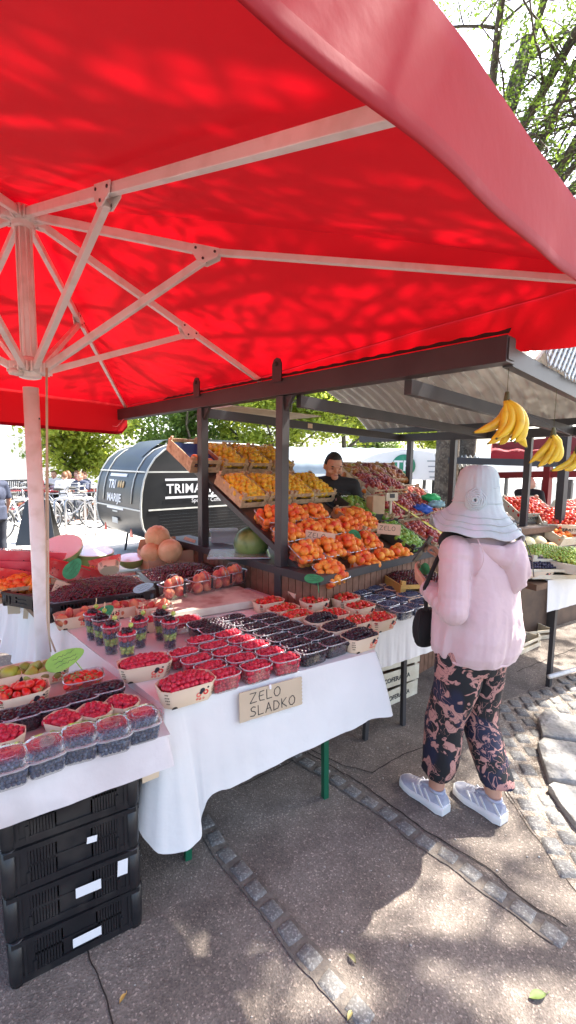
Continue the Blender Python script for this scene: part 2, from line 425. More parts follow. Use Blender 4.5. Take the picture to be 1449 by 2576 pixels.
# cobbled area on the right with the big kerb stones
poly = [U(*p, 0) for p in [(1262, 1765), (1245, 1880), (1275, 1990), (1335, 2080), (1452, 2245), (1560, 2380), (1760, 2380), (1760, 1660), (1449, 1705)]]
def inside(p, P):
    c = False; n = len(P)
    for i in range(n):
        a, b = P[i], P[(i+1) % n]
        if (a.y > p.y) != (b.y > p.y) and p.x < (b.x-a.x)*(p.y-a.y)/(b.y-a.y)+a.x: c = not c
    return c
big = [([(1352, 1822), (1372, 1800), (1500, 1835), (1500, 1888), (1365, 1868)], .05), ([(1350, 1885), (1365, 1872), (1500, 1895), (1500, 1990), (1380, 1975)], .045),
       ([(1376, 1992), (1390, 1983), (1500, 2010), (1500, 2130), (1445, 2085)], .04)]
bigp = [[U(*p, 0) for p in b[0]] for b in big]
cob = MB(); bed = MB()
bed.poly([p+Vector((0, 0, .004)) for p in poly]); bed.build('grit_bed', M_['grit'], kind='structure')
dd = (U(1449, 2245, 0)-U(1245, 1880, 0)).normalized(); nn = Vector((-dd.y, dd.x, 0)); o_ = U(1245, 1880, 0)
for i in range(-18, 22):
    for j in range(-26, 12):
        p = o_ + dd*(i*.112+rr.uniform(-.008, .008)+(.05 if j % 2 else 0)) + nn*(j*.098+rr.uniform(-.008, .008)) + dd*.02*sin(j*.9)
        if inside(p, poly) and not any(inside(p, b) for b in bigp):
            sett(cob, p, dd, nn, rr.uniform(.098, .112), rr.uniform(.084, .098), .014, rnd=rr)
cob.build('cobblestones', M_['stone'], kind='structure')
for (pp, h), P in zip(big, bigp):
    mb = MB(); c = sum(P, Vector())/len(P)
    rings = []
    for k, (s_, z) in enumerate(((1.0, 0), (.995, h*.85), (.97, h), (.6, h*1.0), (.2, h*1.0))):
        ring = []
        for i in range(len(P)):
            for q in range(4):
                a = P[i].lerp(P[(i+1) % len(P)], q/4); x = c+(a-c)*s_
                ring.append((x.x+.006*noise.noise(x*12), x.y+.006*noise.noise(x*13+Vector((9, 0, 0))), z+(.008*noise.noise(x*8) if k > 1 else 0)))
        ring.append(ring[0]); rings.append(ring)
    mb.grid(rings); mb.poly(rings[-1][:-1]); mb.build('kerb_stone', M_['kerb'], kind='structure')

# ---------------------------------------------------------------- the red parasol
PX, PY = -1.1915, 2.1155
E1 = Vector((.7197, -.6943, 0)); E2 = Vector((.6943, .7197, 0)); PA, PB = 2.0, 1.461
ZT, ZS, ZAP = 2.662, 2.014, 2.70
def umb(u, v, z): 
    p = Vector((PX, PY, 0)) + E1*u*PA + E2*v*PB; p.z = z; return p
rim = [umb(1, 0, 2.174), umb(1, 1, 2.315), umb(0, 1, 2.174), umb(-1, 1, 2.132), umb(-1, 0, 2.17), umb(-1, -1, 2.13), umb(0, -1, 2.17), umb(1, -1, 2.06)]
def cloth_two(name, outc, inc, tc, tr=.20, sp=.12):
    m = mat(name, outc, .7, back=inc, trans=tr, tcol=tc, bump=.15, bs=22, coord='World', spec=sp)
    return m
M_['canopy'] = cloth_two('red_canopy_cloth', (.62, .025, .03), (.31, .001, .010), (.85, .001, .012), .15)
M_['valance'] = cloth_two('sunlit_valance_cloth', (.95, .24, .28), (.31, .001, .010), (1.0, .10, .13), .22, .45)  # same red cloth; sun and glare on the outer face painted in as pink
par = empty('market_parasol', T(PX, PY, 0), 'big red square market parasol on a white pole above the berry tables', 'parasol')
IP = T(-PX, -PY, 0)
mb = MB(); apex = Vector((PX, PY, ZAP)); NW, NS = 14, 14
def cedge(i, s):
    a, b = rim[i], rim[(i+1) % 8]; p = a.lerp(b, s); dip = .012*4*s*(1-s)
    out = (p-Vector((PX, PY, p.z))).normalized()
    return p - out*dip*.7 + Vector((0, 0, -dip*.15 + .003*noise.noise(p*5)))
for i in range(8):
    rows = []
    for k in range(NW+1):
        w_ = k/NW; row = []
        for j in range(NS+1):
            s = j/NS; p = apex.lerp(cedge(i, s), w_)
            p = p + Vector((0, 0, .03*4*s*(1-s)*w_*(1-w_)*-1.5 + .012*w_*noise.noise(Vector((p.x*2.3, p.y*2.3, 1.7))) + .022*sin(pi*w_)))
            row.append(p+Vector((0, 0, .018)))
        rows.append(row)
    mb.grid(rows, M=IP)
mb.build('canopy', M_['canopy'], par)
def valance(i0, h, flare=.0, wav=.004, curl=0):
    """one hanging panel over rim corners i0..i0+2"""
    A = MB(); top = []
    for q in range(2):
        for j in range(0 if q == 0 else 1, 25): top.append(cedge((i0+q) % 8, j/24))
    n = len(top); mid = (top[0]+top[-1])/2; outd = (mid-Vector((PX, PY, mid.z))); outd.z = 0; outd.normalize()
    rows = []; K = 12
    for k in range(K+1):
        row = []
        for j, p in enumerate(top):
            e = min(j, n-1-j)/(n-1); rd = min(1, e/.045); hx = h(j/(n-1)) if callable(h) else h; hh = hx*(1-.28*(1-sqrt(max(0, 1-(1-rd)**2)))) if rd < 1 else hx
            w_ = k/K
            fl = flare*w_ + wav*w_*(noise.noise(Vector((j*.22, i0*3.1, w_*.8)))*2.2+.5*sin(j*.9+i0)) 
            row.append(p + Vector((0, 0, .016 - hh*w_ + .022*(1-w_)**6)) + outd*(fl+.004))
        rows.append(row)
    A.grid(rows, M=IP)
    # hem: a doubled strip along the lower edge, with its seam line
    hem = []
    for k, (z, o) in enumerate(((.026, .0025), (.013, .004), (0, .0035), (-.003, 0), (0, -.003), (.024, -.002))):
        hem.append([p + Vector((0, 0, z)) + outd*o for p in rows[-1]])
    return A, hem
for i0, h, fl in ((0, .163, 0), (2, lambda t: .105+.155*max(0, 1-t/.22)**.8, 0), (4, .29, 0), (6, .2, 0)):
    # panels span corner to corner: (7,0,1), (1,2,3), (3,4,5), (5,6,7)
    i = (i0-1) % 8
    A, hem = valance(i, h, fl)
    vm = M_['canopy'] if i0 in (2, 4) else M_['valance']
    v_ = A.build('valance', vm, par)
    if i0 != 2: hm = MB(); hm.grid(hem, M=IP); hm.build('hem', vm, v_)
def beam_b(mb, p, q, w, h, mi=0): mb.bar(p, q, w, h, (0, 0, 1), mi)
# pole: lower tube, upper tube, hub, runner
mb = MB(); mb.lathe([(.033, .0), (.033, 1.93)], 20); mb.build('pole', M_['whitepaint'], par)
mb = MB(); mb.lathe([(.030, 2.0), (.030, 2.66)], 20)
for k in range(8):
    a = k*pi/4; mb.box((.032*cos(a), .032*sin(a), 2.33), (.006, .006, .62), RZ(0))
mb.build('upper_pole', M_['whitepaint'], par)
for nm, z, r1 in (('hub', ZT, .062), ('runner', ZS, .062)):
    mb = MB(); mb.lathe([(.034, z-.045), (.046, z-.04), (.046, z-.018), (r1, z-.014), (r1, z+.018), (.046, z+.022), (.042, z+.045), (.033, z+.05)], 20)
    for k in range(8):
        d = (rim[k]-Vector((PX, PY, rim[k].z))).normalized(); c = Vector((0, 0, z))+d*.068
        mb.bar(c-d*.03+Vector((-d.y, d.x, 0))*.018, c+d*.022+Vector((-d.y, d.x, 0))*.018, .007, .045)
        mb.bar(c-d*.03-Vector((-d.y, d.x, 0))*.018, c+d*.022-Vector((-d.y, d.x, 0))*.018, .007, .045)
        mb.tube([c+Vector((-d.y, d.x, 0))*.026, c-Vector((-d.y, d.x, 0))*.026], .006, 8)
    mb.build(nm, M_['whitepaint'], par, bevel=.002)
mb = MB(); kd = Vector((-.35, -.93, 0)); mb.tube([Vector((0, 0, ZS-.03))+kd*.04, Vector((0, 0, ZS-.03))+kd*.1], .014, 12); mb.build('locking_knob', M_['whitepaint'], par)
mb = MB(); mb.box((0, 0, 1.79), (.068, .010, .008)); mb.build('pole_pin', M_['brown'], par)
C0 = Vector((PX, PY, 0))
for k in range(8):
    d = (rim[k]-Vector((PX, PY, rim[k].z))); L_ = d.length; d.normalize(); corner = k % 2 == 1
    fr = (.339 if corner else (.417 if k in (0, 4) else .584))
    h0 = Vector((0, 0, ZT)) + d*.07
    endr = rim[k]-C0-d*.03+Vector((0, 0, -.02))
    jz = ZT + ((2.132 if corner else 2.174)-ZT)*fr
    jt = d*(L_*fr) + Vector((0, 0, jz))
    if k != 1: jt = h0.lerp(endr, (jt.xy.length-h0.xy.length)/(endr.xy.length-h0.xy.length))
    rb = MB(); wd, ht = (.025, .035)
    rb.bar(h0, jt, wd, ht); rb.build('rib', M_['whitepaint'], par, bevel=.002)
    rb = MB(); rb.bar(jt, endr, wd*.94, ht*(.9 if not corner else .72)); r_o = rb.build('rib_end', M_['whitepaint'], par, bevel=.002)
    sd = Vector((-d.y, d.x, 0)); rv = (jt-h0).normalized(); dn = rv.cross(sd) if rv.cross(sd).z < 0 else -rv.cross(sd)
    br = MB()
    for sg in (-1, 1):
        o = sd*sg*(wd/2+.004)
        pts = [jt-rv*.055+dn*(-.016)+o, jt+rv*.06+dn*(-.016)+o, jt+rv*.06+dn*.018+o, jt+rv*.01+dn*.052+o, jt-rv*.02+dn*.052+o, jt-rv*.055+dn*.018+o]
        pt2 = [p+sd*sg*.004 for p in pts]; n_ = 6
        br.add(pts+pt2, [tuple(range(6)), tuple(range(11, 5, -1))]+[(i, (i+1) % 6, (i+1) % 6+6, i+6) for i in range(6)])
        for q in (jt-rv*.04, jt+rv*.045, jt+dn*.035): br.tube([q+o, q+o+sd*sg*.007], .0055, 8, mi=1)
    bo = br.build('rib_bracket', [M_['whitepaint'], M_['brown']], par)
    s0 = Vector((0, 0, ZS)) + d*.075
    st = MB(); st.bar(s0, jt+dn*.035, .024, .03); st.build('strut', M_['whitepaint'], par, bevel=.002)
# weight of the parasol stands under the tables
mb = MB(); mb.box((0, 0, .05), (.7, .7, .1)); mb.build('base_slab', M_['stone'], par, bevel=.01)
# pull cord beside the pole
c0 = umb(0, 0, 0)+Vector((0, 0, 0)); mb = MB()
pc = [U(118, 925, Y=2.0), U(119, 1100, Y=1.99), U(121, 1300, Y=1.98), U(122, 1500, Y=1.98), U(124, 1600, Y=1.97), U(140, 1640, Y=1.96)]
pc2 = [U(116, 925, Y=2.0), U(117, 1100, Y=1.99), U(116, 1300, Y=1.98), U(117, 1480, Y=1.98), U(118, 1560, Y=1.975), U(128, 1640, Y=1.96)]
mb.tube([p-C0 for p in pc], .0035, 6); mb.tube([p-C0 for p in pc2], .003, 6); mb.build('pull_cord', M_['cardS'], par)
mb = MB(); q = rim[3]-C0
mb.tube([q+Vector((.05, -.12, -.03)), q+Vector((.02, -.16, -.13)), q+Vector((-.06, -.12, -.2)), q+Vector((-.16, -.1, -.19)), q+Vector((-.3, -.08, -.17))], .004, 6)
mb.build('loose_strap', M_['valance'], par)
# ---------------------------------------------------------------- trees
def leafmat(name, c1, c2, tc, tr=.45):
    m = mat(name, c1, .55, c2, 1.3, trans=tr, tcol=tc, coord='World', ramp=(.38, .62), col3=tuple(q*1.5 for q in c2), ns3=7)
    return m
M_['leafA'] = leafmat('locust_leaves', (.05, .10, .018), (.10, .16, .025), (.24, .36, .045), .34)
M_['leafB'] = leafmat('bright_leaves', (.12, .19, .03), (.24, .30, .04), (.55, .62, .09), .5)
M_['leafC'] = leafmat('dark_leaves', (.06, .13, .03), (.10, .17, .04), (.25, .36, .06))
M_['bark'] = mat('bark', (.10, .082, .062), .9, (.05, .04, .03), 9, bump=.9, bs=26, coord='World', col3=(.17, .15, .12), ns3=40)
def leaf_mesh(name, cent, rad, per, lw, rng, m, flat=.6):
    """cent: (n,3) cluster centres; per leaves round each; long narrow leaf faces"""
    n = len(cent)*per
    c = np.repeat(np.asarray(cent, float), per, 0); r = np.repeat(np.asarray(rad, float), per)
    off = rng.normal(size=(n, 3)); off /= np.linalg.norm(off, axis=1)[:, None]; off *= (rng.random(n)**.45*r)[:, None]; off[:, 2] *= .7
    p = c+off
    d = rng.normal(size=(n, 3)); d[:, 2] *= flat; d /= np.linalg.norm(d, axis=1)[:, None]
    e = np.cross(d, rng.normal(size=(n, 3))*np.array([.5, .5, 1])+np.array([0, 0, .6])); e /= np.linalg.norm(e, axis=1)[:, None]+1e-9
    s = rng.uniform(.7, 1.35, n)[:, None]; L_ = lw[0]/2*s; W_ = lw[1]/2*s
    nrm = np.cross(d, e)
    v = np.stack([p-d*L_, p+e*W_+nrm*L_*.12, p+d*L_, p-e*W_+nrm*L_*.12], 1).reshape(-1, 3)
    me = bpy.data.meshes.new(name); me.vertices.add(4*n); me.vertices.foreach_set('co', v.ravel())
    me.loops.add(4*n); me.loops.foreach_set('vertex_index', np.arange(4*n)); me.polygons.add(n)
    me.polygons.foreach_set('loop_start', np.arange(n)*4)
    me.materials.append(m); me.update(calc_edges=True); return me
def tree(name, base, H, rx, rz, nl, lw, label, seed=1, trunk=.2, lean=(0, 0), m='leafA', first=.35, per=26, cr=.55, group=None, limbs=9, pts=None, sub=7, cat='tree', twig=5, minr=.012):
    rng = np.random.default_rng(seed); rd = random.Random(seed)
    root = empty(name, T(base), label, cat, group)
    P0 = Vector((0, 0, -.1)); top = Vector((lean[0], lean[1], H*.72)); tb = MB(); cb = MB()
    K = 9; trunkp = [P0.lerp(top, k/K) + Vector((noise.noise(Vector((k*.5, seed, 0))), noise.noise(Vector((k*.5, seed, 7))), 0))*.25*(k/K) for k in range(K+1)]
    tb.tube(trunkp, [trunk*(1.25 if k == 0 else 1)*(1-.6*k/K) for k in range(K+1)], 12)
    cen = []; 
    cz = H-rz
    targets = []
    for i in range(limbs):
        a = i*2.4+rd.uniform(-.3, .3); el = rd.uniform(-.35, 1.0)
        targets.append(Vector((rx*cos(a)*cos(el)*rd.uniform(.75, 1), rx*sin(a)*cos(el)*rd.uniform(.75, 1), cz+rz*sin(el)*.95)) + Vector((lean[0], lean[1], 0))*.8)
    if pts: targets += [Vector(q)-Vector(base) for q in pts]
    def branch(a, b, r, depth, bend=.12):
        L_ = (b-a).length; n = 7; o = Vector((rd.uniform(-1, 1), rd.uniform(-1, 1), rd.uniform(-.2, 1)))*L_*bend; q = []
        for k in range(n+1):
            t = k/n; q.append(a.lerp(b, t)+o*4*t*(1-t)*.6+Vector((noise.noise(a*3+Vector((t*5, 0, 0))), noise.noise(a*3+Vector((0, t*5, 0))), noise.noise(a*3+Vector((0, 0, t*5)))))*L_*.07*t)
        cb.tube(q, [max(minr*.4, r*(1-.75*k/n)) for k in range(n+1)], 7 if depth == 0 else 5 if depth == 1 else 3)
        return q
    for b in targets:
        k = min(K, max(2, int(K*rd.uniform(first, .98)))); a = trunkp[k]
        if b.z < a.z: k = max(2, int(K*first)); a = trunkp[k]
        q = branch(a, b, trunk*.42, 0)
        for s_ in range(sub):
            t = rd.uniform(.3, 1); a2 = q[int(t*7)]
            b2 = a2+Vector((rd.gauss(0, 1), rd.gauss(0, 1), rd.gauss(.25, .6))).normalized()*rx*rd.uniform(.22, .5)
            q2 = branch(a2, b2, trunk*.13, 1, .2)
            for s3 in range(twig):
                a3 = q2[rd.randint(2, 7)]; b3 = a3+Vector((rd.gauss(0, 1), rd.gauss(0, 1), rd.gauss(.1, .6))).normalized()*rx*rd.uniform(.08, .2)
                branch(a3, b3, minr, 2, .25); cen.append(b3); cen.append(a3.lerp(b3, .5))
    cen = np.array([tuple(c) for c in cen]); 
    if nl and len(cen):
        idx = rng.choice(len(cen), max(1, nl//per)); cc = cen[idx]+rng.normal(size=(len(idx), 3))*cr*.3
        me = leaf_mesh('crown', cc, rng.uniform(.5, 1.2, len(idx))*cr, per, lw, rng, M_[m]); child(me, 'crown', root)
    tb.build('trunk', M_['bark'], root); cb.build('limbs', M_['bark'], root)
    return root

# honey locust behind the stall, whose crown shows at the top right
tree('locust_tree', (2.75, 7.3, 0), 10.5, 4.6, 3.4, 38000, (.058, .024), 'tall honey locust rising behind the fruit stall, airy leaves at upper right', seed=5, trunk=.17,
     lean=(.35, -.2), limbs=8, first=.45, per=34, cr=.34, pts=[(4.6, 6.2, 5.6), (5.2, 5.8, 6.6), (3.6, 5.4, 8.2), (4.4, 5.0, 7.4), (2.6, 5.6, 8.6), (5.6, 6.6, 5.0), (4.2, 5.2, 6.0), (3.9, 6.4, 9.4)], sub=9, twig=6, minr=.012)
# the tree whose shade dapples the pavement
tree('locust_tree', (6.9, 1.6, 0), 9.8, 5.4, 2.5, 14500, (.085, .05), 'spreading locust right of the market aisle, casting the dappled shade', seed=11, trunk=.19,
     lean=(-1.6, .9), limbs=12, first=.5, per=70, cr=.50, pts=[(3.2, 2.5, 6.4), (2.0, 1.4, 7.0), (3.1, 4.6, 6.9), (4.4, 5.2, 7.4), (1.6, 3.2, 7.6), (2.6, 3.8, 8.0), (.4, 3.0, 6.6), (-.6, 4.2, 7.2), (.9, 5.2, 7.6), (-1.0, 2.4, 7.2), (.2, 1.6, 7.8), (-.2, 3.4, 8.2), (1.0, 4.2, 6.4)], sub=8, twig=4)
BT = 'trees along the square behind the stalls'
for i, (x, y, H, rx, n, m, lab) in enumerate([
    (-6.9, 14.5, 5.0, 2.1, 14000, 'leafB', 'small leafy tree above the bicycles, left of the food trailer'),
    (-3.4, 16.0, 6.6, 2.9, 16000, 'leafC', 'darker green tree rising right behind the food trailer roof'),
    (-.4, 17, 6.6, 2.9, 22000, 'leafB', 'bright tree seen between the two front stall posts'),
    (2.2, 18, 6.8, 3.0, 24000, 'leafB', 'yellow-green sunlit tree behind the vendor, left of the vaulted roof'),
    (6.4, 19, 6.8, 3.2, 18000, 'leafB', 'sunlit tree showing beneath the far eave, by the thick trunk'),
    (4.4, 24, 8.0, 3.4, 14000, 'leafC', 'taller tree filling the gap between the two yellow-green trees'),
    (-12.5, 24, 8.0, 3.3, 8000, 'leafC', 'far tree at the left end of the square')]):
    tree('square_tree', (x, y, 0), H, rx, H*.37, n, (.17, .10), lab, seed=20+i, trunk=.13, m=m, first=.28, per=30, cr=.55, group=None, limbs=9, sub=6, twig=4, minr=.012)
# ---------------------------------------------------------------- the fruit stall (steel frame, vaulted roof, slatted counter)
SS = Vector((.682, -.731, 0)); TT = Vector((.731, .682, 0)); S0 = Vector((-.05, 3.47, 0))
KS = .8    # the stall is drawn in its own units, .8 m each; its ground is at z = GZ
GZ = EYE-EYE/KS
MS = T(0, 0, EYE) @ Matrix.Scale(KS, 4) @ T(0, 0, -EYE) @ frame(S0, SS)
def ST(a, b, z): return MS @ Vector((a, b, z))
#                  # local x along the beam (towards the customer), y into the stall
stall = empty('fruit_stall', MS, 'dark steel framed market stall with curved corrugated roof, behind the berry tables', 'stall')
def sb(name, c, d, m='dsteel', bevel=.002, kind=None):
    mb = MB(); mb.box(c, d); return mb.build(name, M_[m], stall, bevel=bevel)
sb('front_beam', (-.875, 0, 2.165), (5.05, .10, .125), 'brown')
mb = MB(); mb.box((1.652, 0, 2.165), (.01, .075, .1)); mb.build('beam_end_plate', M_['dsteel'], stall)
for x in (0, -1.12):
    sb('post', (x, .0, (2.1+GZ)/2), (.075, .075, 2.1-GZ))
    mb = MB(); mb.prism([(-.05, 0), (.05, 0), (.05, .13), (.03, .165), (0, .175), (-.03, .165), (-.05, .13)], .012, Matrix.Translation((x, -.056, 2.20)) @ Matrix.Rotation(pi/2, 4, 'X'))
    e = mb.build('lifting_ear', M_['brown'], stall)
    mb = MB(); mb.lathe([(.018, 0), (.018, .004)], 14, Matrix.Translation((x, -.069, 2.33)) @ Matrix.Rotation(pi/2, 4, 'X')); mb.build('ear_hole', M_['soil'], e)
    mb = MB(); mb.prism([(0, 0), (.09, 0), (0, -.11)], .03, Matrix.Translation((x+.0375, .015, 2.10)) @ Matrix.Rotation(pi/2, 4, 'X')); mb.build('gusset', M_['dsteel'], stall)
FE = 3.25                            # far eave
for x in (-1.12, .12, 1.05):
    mb = MB(); mb.bar((x, .05, 2.06), (x, FE, 1.99), .05, .085); mb.build('cross_beam', M_['dsteel'], stall)
mb = MB(); mb.box((-1.12, 1.42, 2.03), (.052, .07, .05)); 
sb('far_beam', (-.03, FE+.05, 1.985), (3.6, .08, .10)); sb('gutter_board', (-.03, FE+.02, 2.09), (3.6, .05, .07))
for x in (-.95, -.30, .62): sb('post', (x, FE+.05, (1.935+GZ)/2), (.07, .07, 1.935-GZ))
mb = MB(); mb.bar((1.62, .05, 2.14), (1.62, FE, 2.02), .05, .09); mb.build('gable_beam', M_['dsteel'], stall)
# vaulted corrugated roof
M_['corr'] = mat('corrugated_roof_sheet', (.44, .42, .39), .25, (.40, .37, .33), 1.5, coord='World', trans=.05, tcol=(.6, .57, .5))
def VZ(b):
    t = max(0, min(1, (b-.35)/(FE-.20))); return 2.19*(1-t)+2.10*t+.54*max(0, sin(pi*t))**.9
rows = []; nx = 360; nb = 40; x0, x1 = -1.78, 1.66
for i in range(nx+1):
    x = x0+(x1-x0)*i/nx; c = .019*sin(2*pi*x/.14); row = []
    for j in range(nb+1):
        t = j/nb; b = .35+(FE-.20)*t; z = VZ(b); nz_ = Vector((0, -cos(pi*t)*.4, 1)).normalized()
        row.append((x, b+nz_.y*c, z+nz_.z*c))
    rows.append(row)
mb = MB(); mb.grid(rows); mb.build('roof_sheet', M_['corr'], stall)
# black toothed edge of the sheet over the beam
mb = MB()
rows = [[], []]
for i in range(260):
    x = -1.78+3.44*i/259; rows[0].append((x, -.06, 2.23)); rows[1].append((x, -.03, 2.258+.003*sin(2*pi*x/.125)))
mb.grid(rows); mb.build('edge_flashing', M_['soil'], stall)
# soffit board on the left end, lattice gable on the right end
mb = MB(); mb.box((-1.45, 1.0, 2.16), (.62, 1.3, .012)); mb.build('soffit_board', M_['woodW'], stall)
M_['lattice'] = mat('grey_lattice', (.50, .55, .58), .5)
mb = MB()
for sgn in (-1, 1):
    for k in range(-12, 52):
        b0 = k*.072; pts = []
        for q in range(41):
            z = 2.10+.9*q/40; b = b0+sgn*(z-2.1)*.9; t = (b+.1)/(FE+.25)
            if .45 <= b <= FE and z < VZ(b)+.02 and z > 2.17*(1-t)+2.07*t: pts.append((1.665+.006*sgn, b, z))
        if len(pts) > 1: mb.bar(pts[0], pts[-1], .006, .022)
mb.build('gable_lattice', M_['lattice'], stall)
# counter: dark top frame over vertical slats
CZ = .80
mb = MB()
for (p, q) in (((-1.75, -.03), (.43, -.03)), ((.43, -.03), (.43, 2.95))): mb.bar((*p, CZ-.03), (*q, CZ-.03), .05, .06)
mb.box((-.66, .1, CZ-.012), (2.2, .24, .02)); mb.build('counter_frame', M_['dsteel'], stall)
k = 0
mb = MB()
for i in range(28):
    mb.box((-1.72+i*.078, -.015, (CZ-.07+GZ)/2), (.070, .018, CZ-.07-GZ))
for i in range(39): mb.box((.415, .03+i*.076, (CZ-.07+GZ)/2), (.018, .068, CZ-.07-GZ))
mb.build('slat_cladding', M_['slat'], stall)
mb = MB(); mb.box((-.66, 1.4, .735), (2.1, 2.7, .02)); mb.build('counter_floor', M_['woodD'], stall)
# sloping racks
def RK(a): return .85-.49*(a)          # height of the rack plane at a
def rack(b0, b1, a0, a1, name='display_rack'):
    r_ = MB()
    for b in (b0, b1): r_.bar((a0, b, RK(a0)), (a1, b, RK(a1)), .035, .05)
    r_.build('rack_rail', M_['dsteel'], stall)
    mb = MB(); A = Vector((a0, b0+.02, RK(a0)-.0)); 
    mb.add([(a0, b0+.02, RK(a0)+.012), (a1, b0+.02, RK(a1)+.012), (a1, b1-.02, RK(a1)+.012), (a0, b1-.02, RK(a0)+.012)], [(0, 1, 2, 3)])
    mb.add([(a0, b0+.02, RK(a0)-.012), (a1, b0+.02, RK(a1)-.012), (a1, b1-.02, RK(a1)-.012), (a0, b1-.02, RK(a0)-.012)], [(3, 2, 1, 0)])
    mb.build('rack_board', M_['woodD'], stall)
rack(.06, 1.22, .38, -1.86); rack(1.22, 2.1, .38, -.35); rack(2.0, 3.1, .38, -1.02)
# paper label under the post beam and papers on the rafter
mb = MB(); mb.box((-1.12, 1.42, 2.03), (.053, .075, .052)); mb.build('paper_label', M_['cardP'], stall)

# ---------------------------------------------------------------- trestle tables under white cloths
UU = Vector((.8607, .5090, 0)); VV = Vector((-.5090, .8607, 0)); TO = Vector((-.42, 1.48, 0))
def TL(u, v, z): return TO + UU*u + VV*v + Vector((0, 0, z))
MT = frame(TO, UU)
def table(name, cx, cy, L, W, z, label, rot=0, legs=((-1, -1), (1, -1), (-1, 1), (1, 1)), lm='green'):
    M = MT @ T(cx, cy, 0) @ RZ(rot)
    t = empty(name, M, label, 'table')
    mb = MB(); mb.box((0, 0, z-.03), (L, W, .03)); mb.build('table_top', M_['woodD'], t)
    for sx, sy in legs:
        mb = MB(); mb.bar((sx*(L/2-.12), sy*(W/2-.1), z-.045), (sx*(L/2-.10), sy*(W/2-.1), 0), .026, .026, (1, 0, 0)); mb.build('leg', M_[lm], t)
    return t
table('trestle_table', .46, .62, .88, 1.16, .742, 'table with green metal legs under the long white cloth of raspberries')
table('trestle_table', .02, 2.0, 1.0, 1.4, .742, 'second table behind, carrying the cherry crates, melons and watermelons', rot=.2)
table('trestle_table', 1.42, .66, .5, .72, .742, 'table under the white cloth with strawberries and blueberries', lm='dsteel')
table('trestle_table', -.42, .20, .72, .62, .712, 'low table in the left foreground under the short white cloth', lm='green')
def sheet(name, top_z, outline, label, hem, mat_='cloth', sub=10):
    pass
def cloth(name, top, drop, M, m, label):
    """top: grid of local points for the flat part; drop: list of (top polyline, hem polyline) pairs"""
    mb = MB(); mb.grid(top)
    root = mb.build(name, M_[m], None, M, label, 'tablecloth')
    for tp, hp, nm, rip in drop:
        K = 16; rows = []; dense_t = []; dense_h = []
        def dens(P, n):
            L = [0]
            for a, b in zip(P, P[1:]): L.append(L[-1]+(Vector(b)-Vector(a)).length)
            out = []
            for i in range(n):
                t = L[-1]*i/(n-1); k = 0
                while k < len(P)-2 and L[k+1] < t: k += 1
                f = (t-L[k])/max(1e-9, L[k+1]-L[k]); out.append(Vector(P[k]).lerp(Vector(P[k+1]), min(1, f)))
            return out
        def pd(P, n):   # same index spacing for both polylines
            m_ = len(P)-1; out = []
            for i in range(n):
                t = m_*i/(n-1); k = min(m_-1, int(t)); f = t-k
                p0 = Vector(P[max(0, k-1)]); p1 = Vector(P[k]); p2 = Vector(P[k+1]); p3 = Vector(P[min(m_, k+2)])
                out.append(.5*((2*p1)+(p2-p0)*f+(2*p0-5*p1+4*p2-p3)*f*f+(3*p1-p0-3*p2+p3)*f**3))
            return out
        n = 90
        A = [Vector(p) for p in ([None]*0)]; 
        m_ = len(tp)-1
        A = []
        for i in range(n):
            t = m_*i/(n-1); k = min(m_-1, int(t)); A.append(Vector(tp[k]).lerp(Vector(tp[k+1]), t-k))
        B = pd(hp, n)
        for k in range(K+1):
            w_ = k/K; row = []
            for i in range(n):
                f = w_**.85; p = A[i].lerp(B[i], w_); q = A[i].lerp(B[i], f)
                x = Vector((q.x, q.y, p.z)) if True else p
                rp = rip*w_*(noise.noise(Vector((i*.16, 0, w_*.7)))*1.2+.5*noise.noise(Vector((i*.42, 3, w_))))
                d = (B[i]-A[i]); d.z = 0; 
                tang = (A[min(n-1, i+1)]-A[max(0, i-1)]); tang.z = 0
                nn_ = Vector((tang.y, -tang.x, 0)).normalized() if tang.length > 1e-6 else Vector((0, -1, 0))
                row.append(x+nn_*rp)
            rows.append(row)
        d_ = MB(); d_.grid(rows); d_.build(nm, M_[m], root)
    return root
z1 = .752
topg = []
for j in range(13):
    v = 1.22*j/12; lu = -.245*v/1.0; topg.append([(lu+(.965-lu)*i/12, v-.0, z1+.0015*noise.noise(Vector((i, j, 0)))) for i in range(13)])
cloth('table_cloth', topg, [
    ([(-.02, .10, z1), (-.008, .04, z1), (0, 0, z1), (.02, 0, z1), (.05, 0, z1), (.08, 0, z1), (.12, 0, z1), (.20, 0, z1), (.32, 0, z1), (.46, 0, z1), (.62, 0, z1), (.78, 0, z1), (.90, 0, z1), (.962, 0, z1), (.966, .05, z1)],
     [(-.06, .14, .42), (-.102, .04, .325), (-.036, -.01, .225), (.05, -.035, .205), (.118, -.03, .225), (.125, -.015, .30), (.155, -.03, .372), (.24, -.032, .378), (.35, -.03, .388), (.48, -.028, .408), (.63, -.03, .42), (.80, -.035, .44), (.92, -.04, .46), (1.04, -.05, .452), (1.03, .08, .50)], 'front_drop', .008),
    ([(-.295, 1.2, z1), (-.15, .6, z1), (-.07, .3, z1), (-.012, .10, z1), (0, .02, z1)],
     [(-.36, 1.2, .30), (-.22, .6, .30), (-.15, .35, .30), (-.11, .2, .32), (-.05, .08, .45)], 'side_drop', .02),
    ([(.965, .0, z1), (.965, .3, z1), (.965, 1.2, z1)], [(1.03, -.05, .46), (1.0, .3, .5), (1.0, 1.2, .5)], 'right_drop', .01)],
    MT, 'cloth', 'long white tablecloth under the raspberries, hem reaching nearly to the ground')
z2 = .752
topg = [[(1.16+.56*i/8, .285+.75*j/8, z2) for i in range(9)] for j in range(9)]
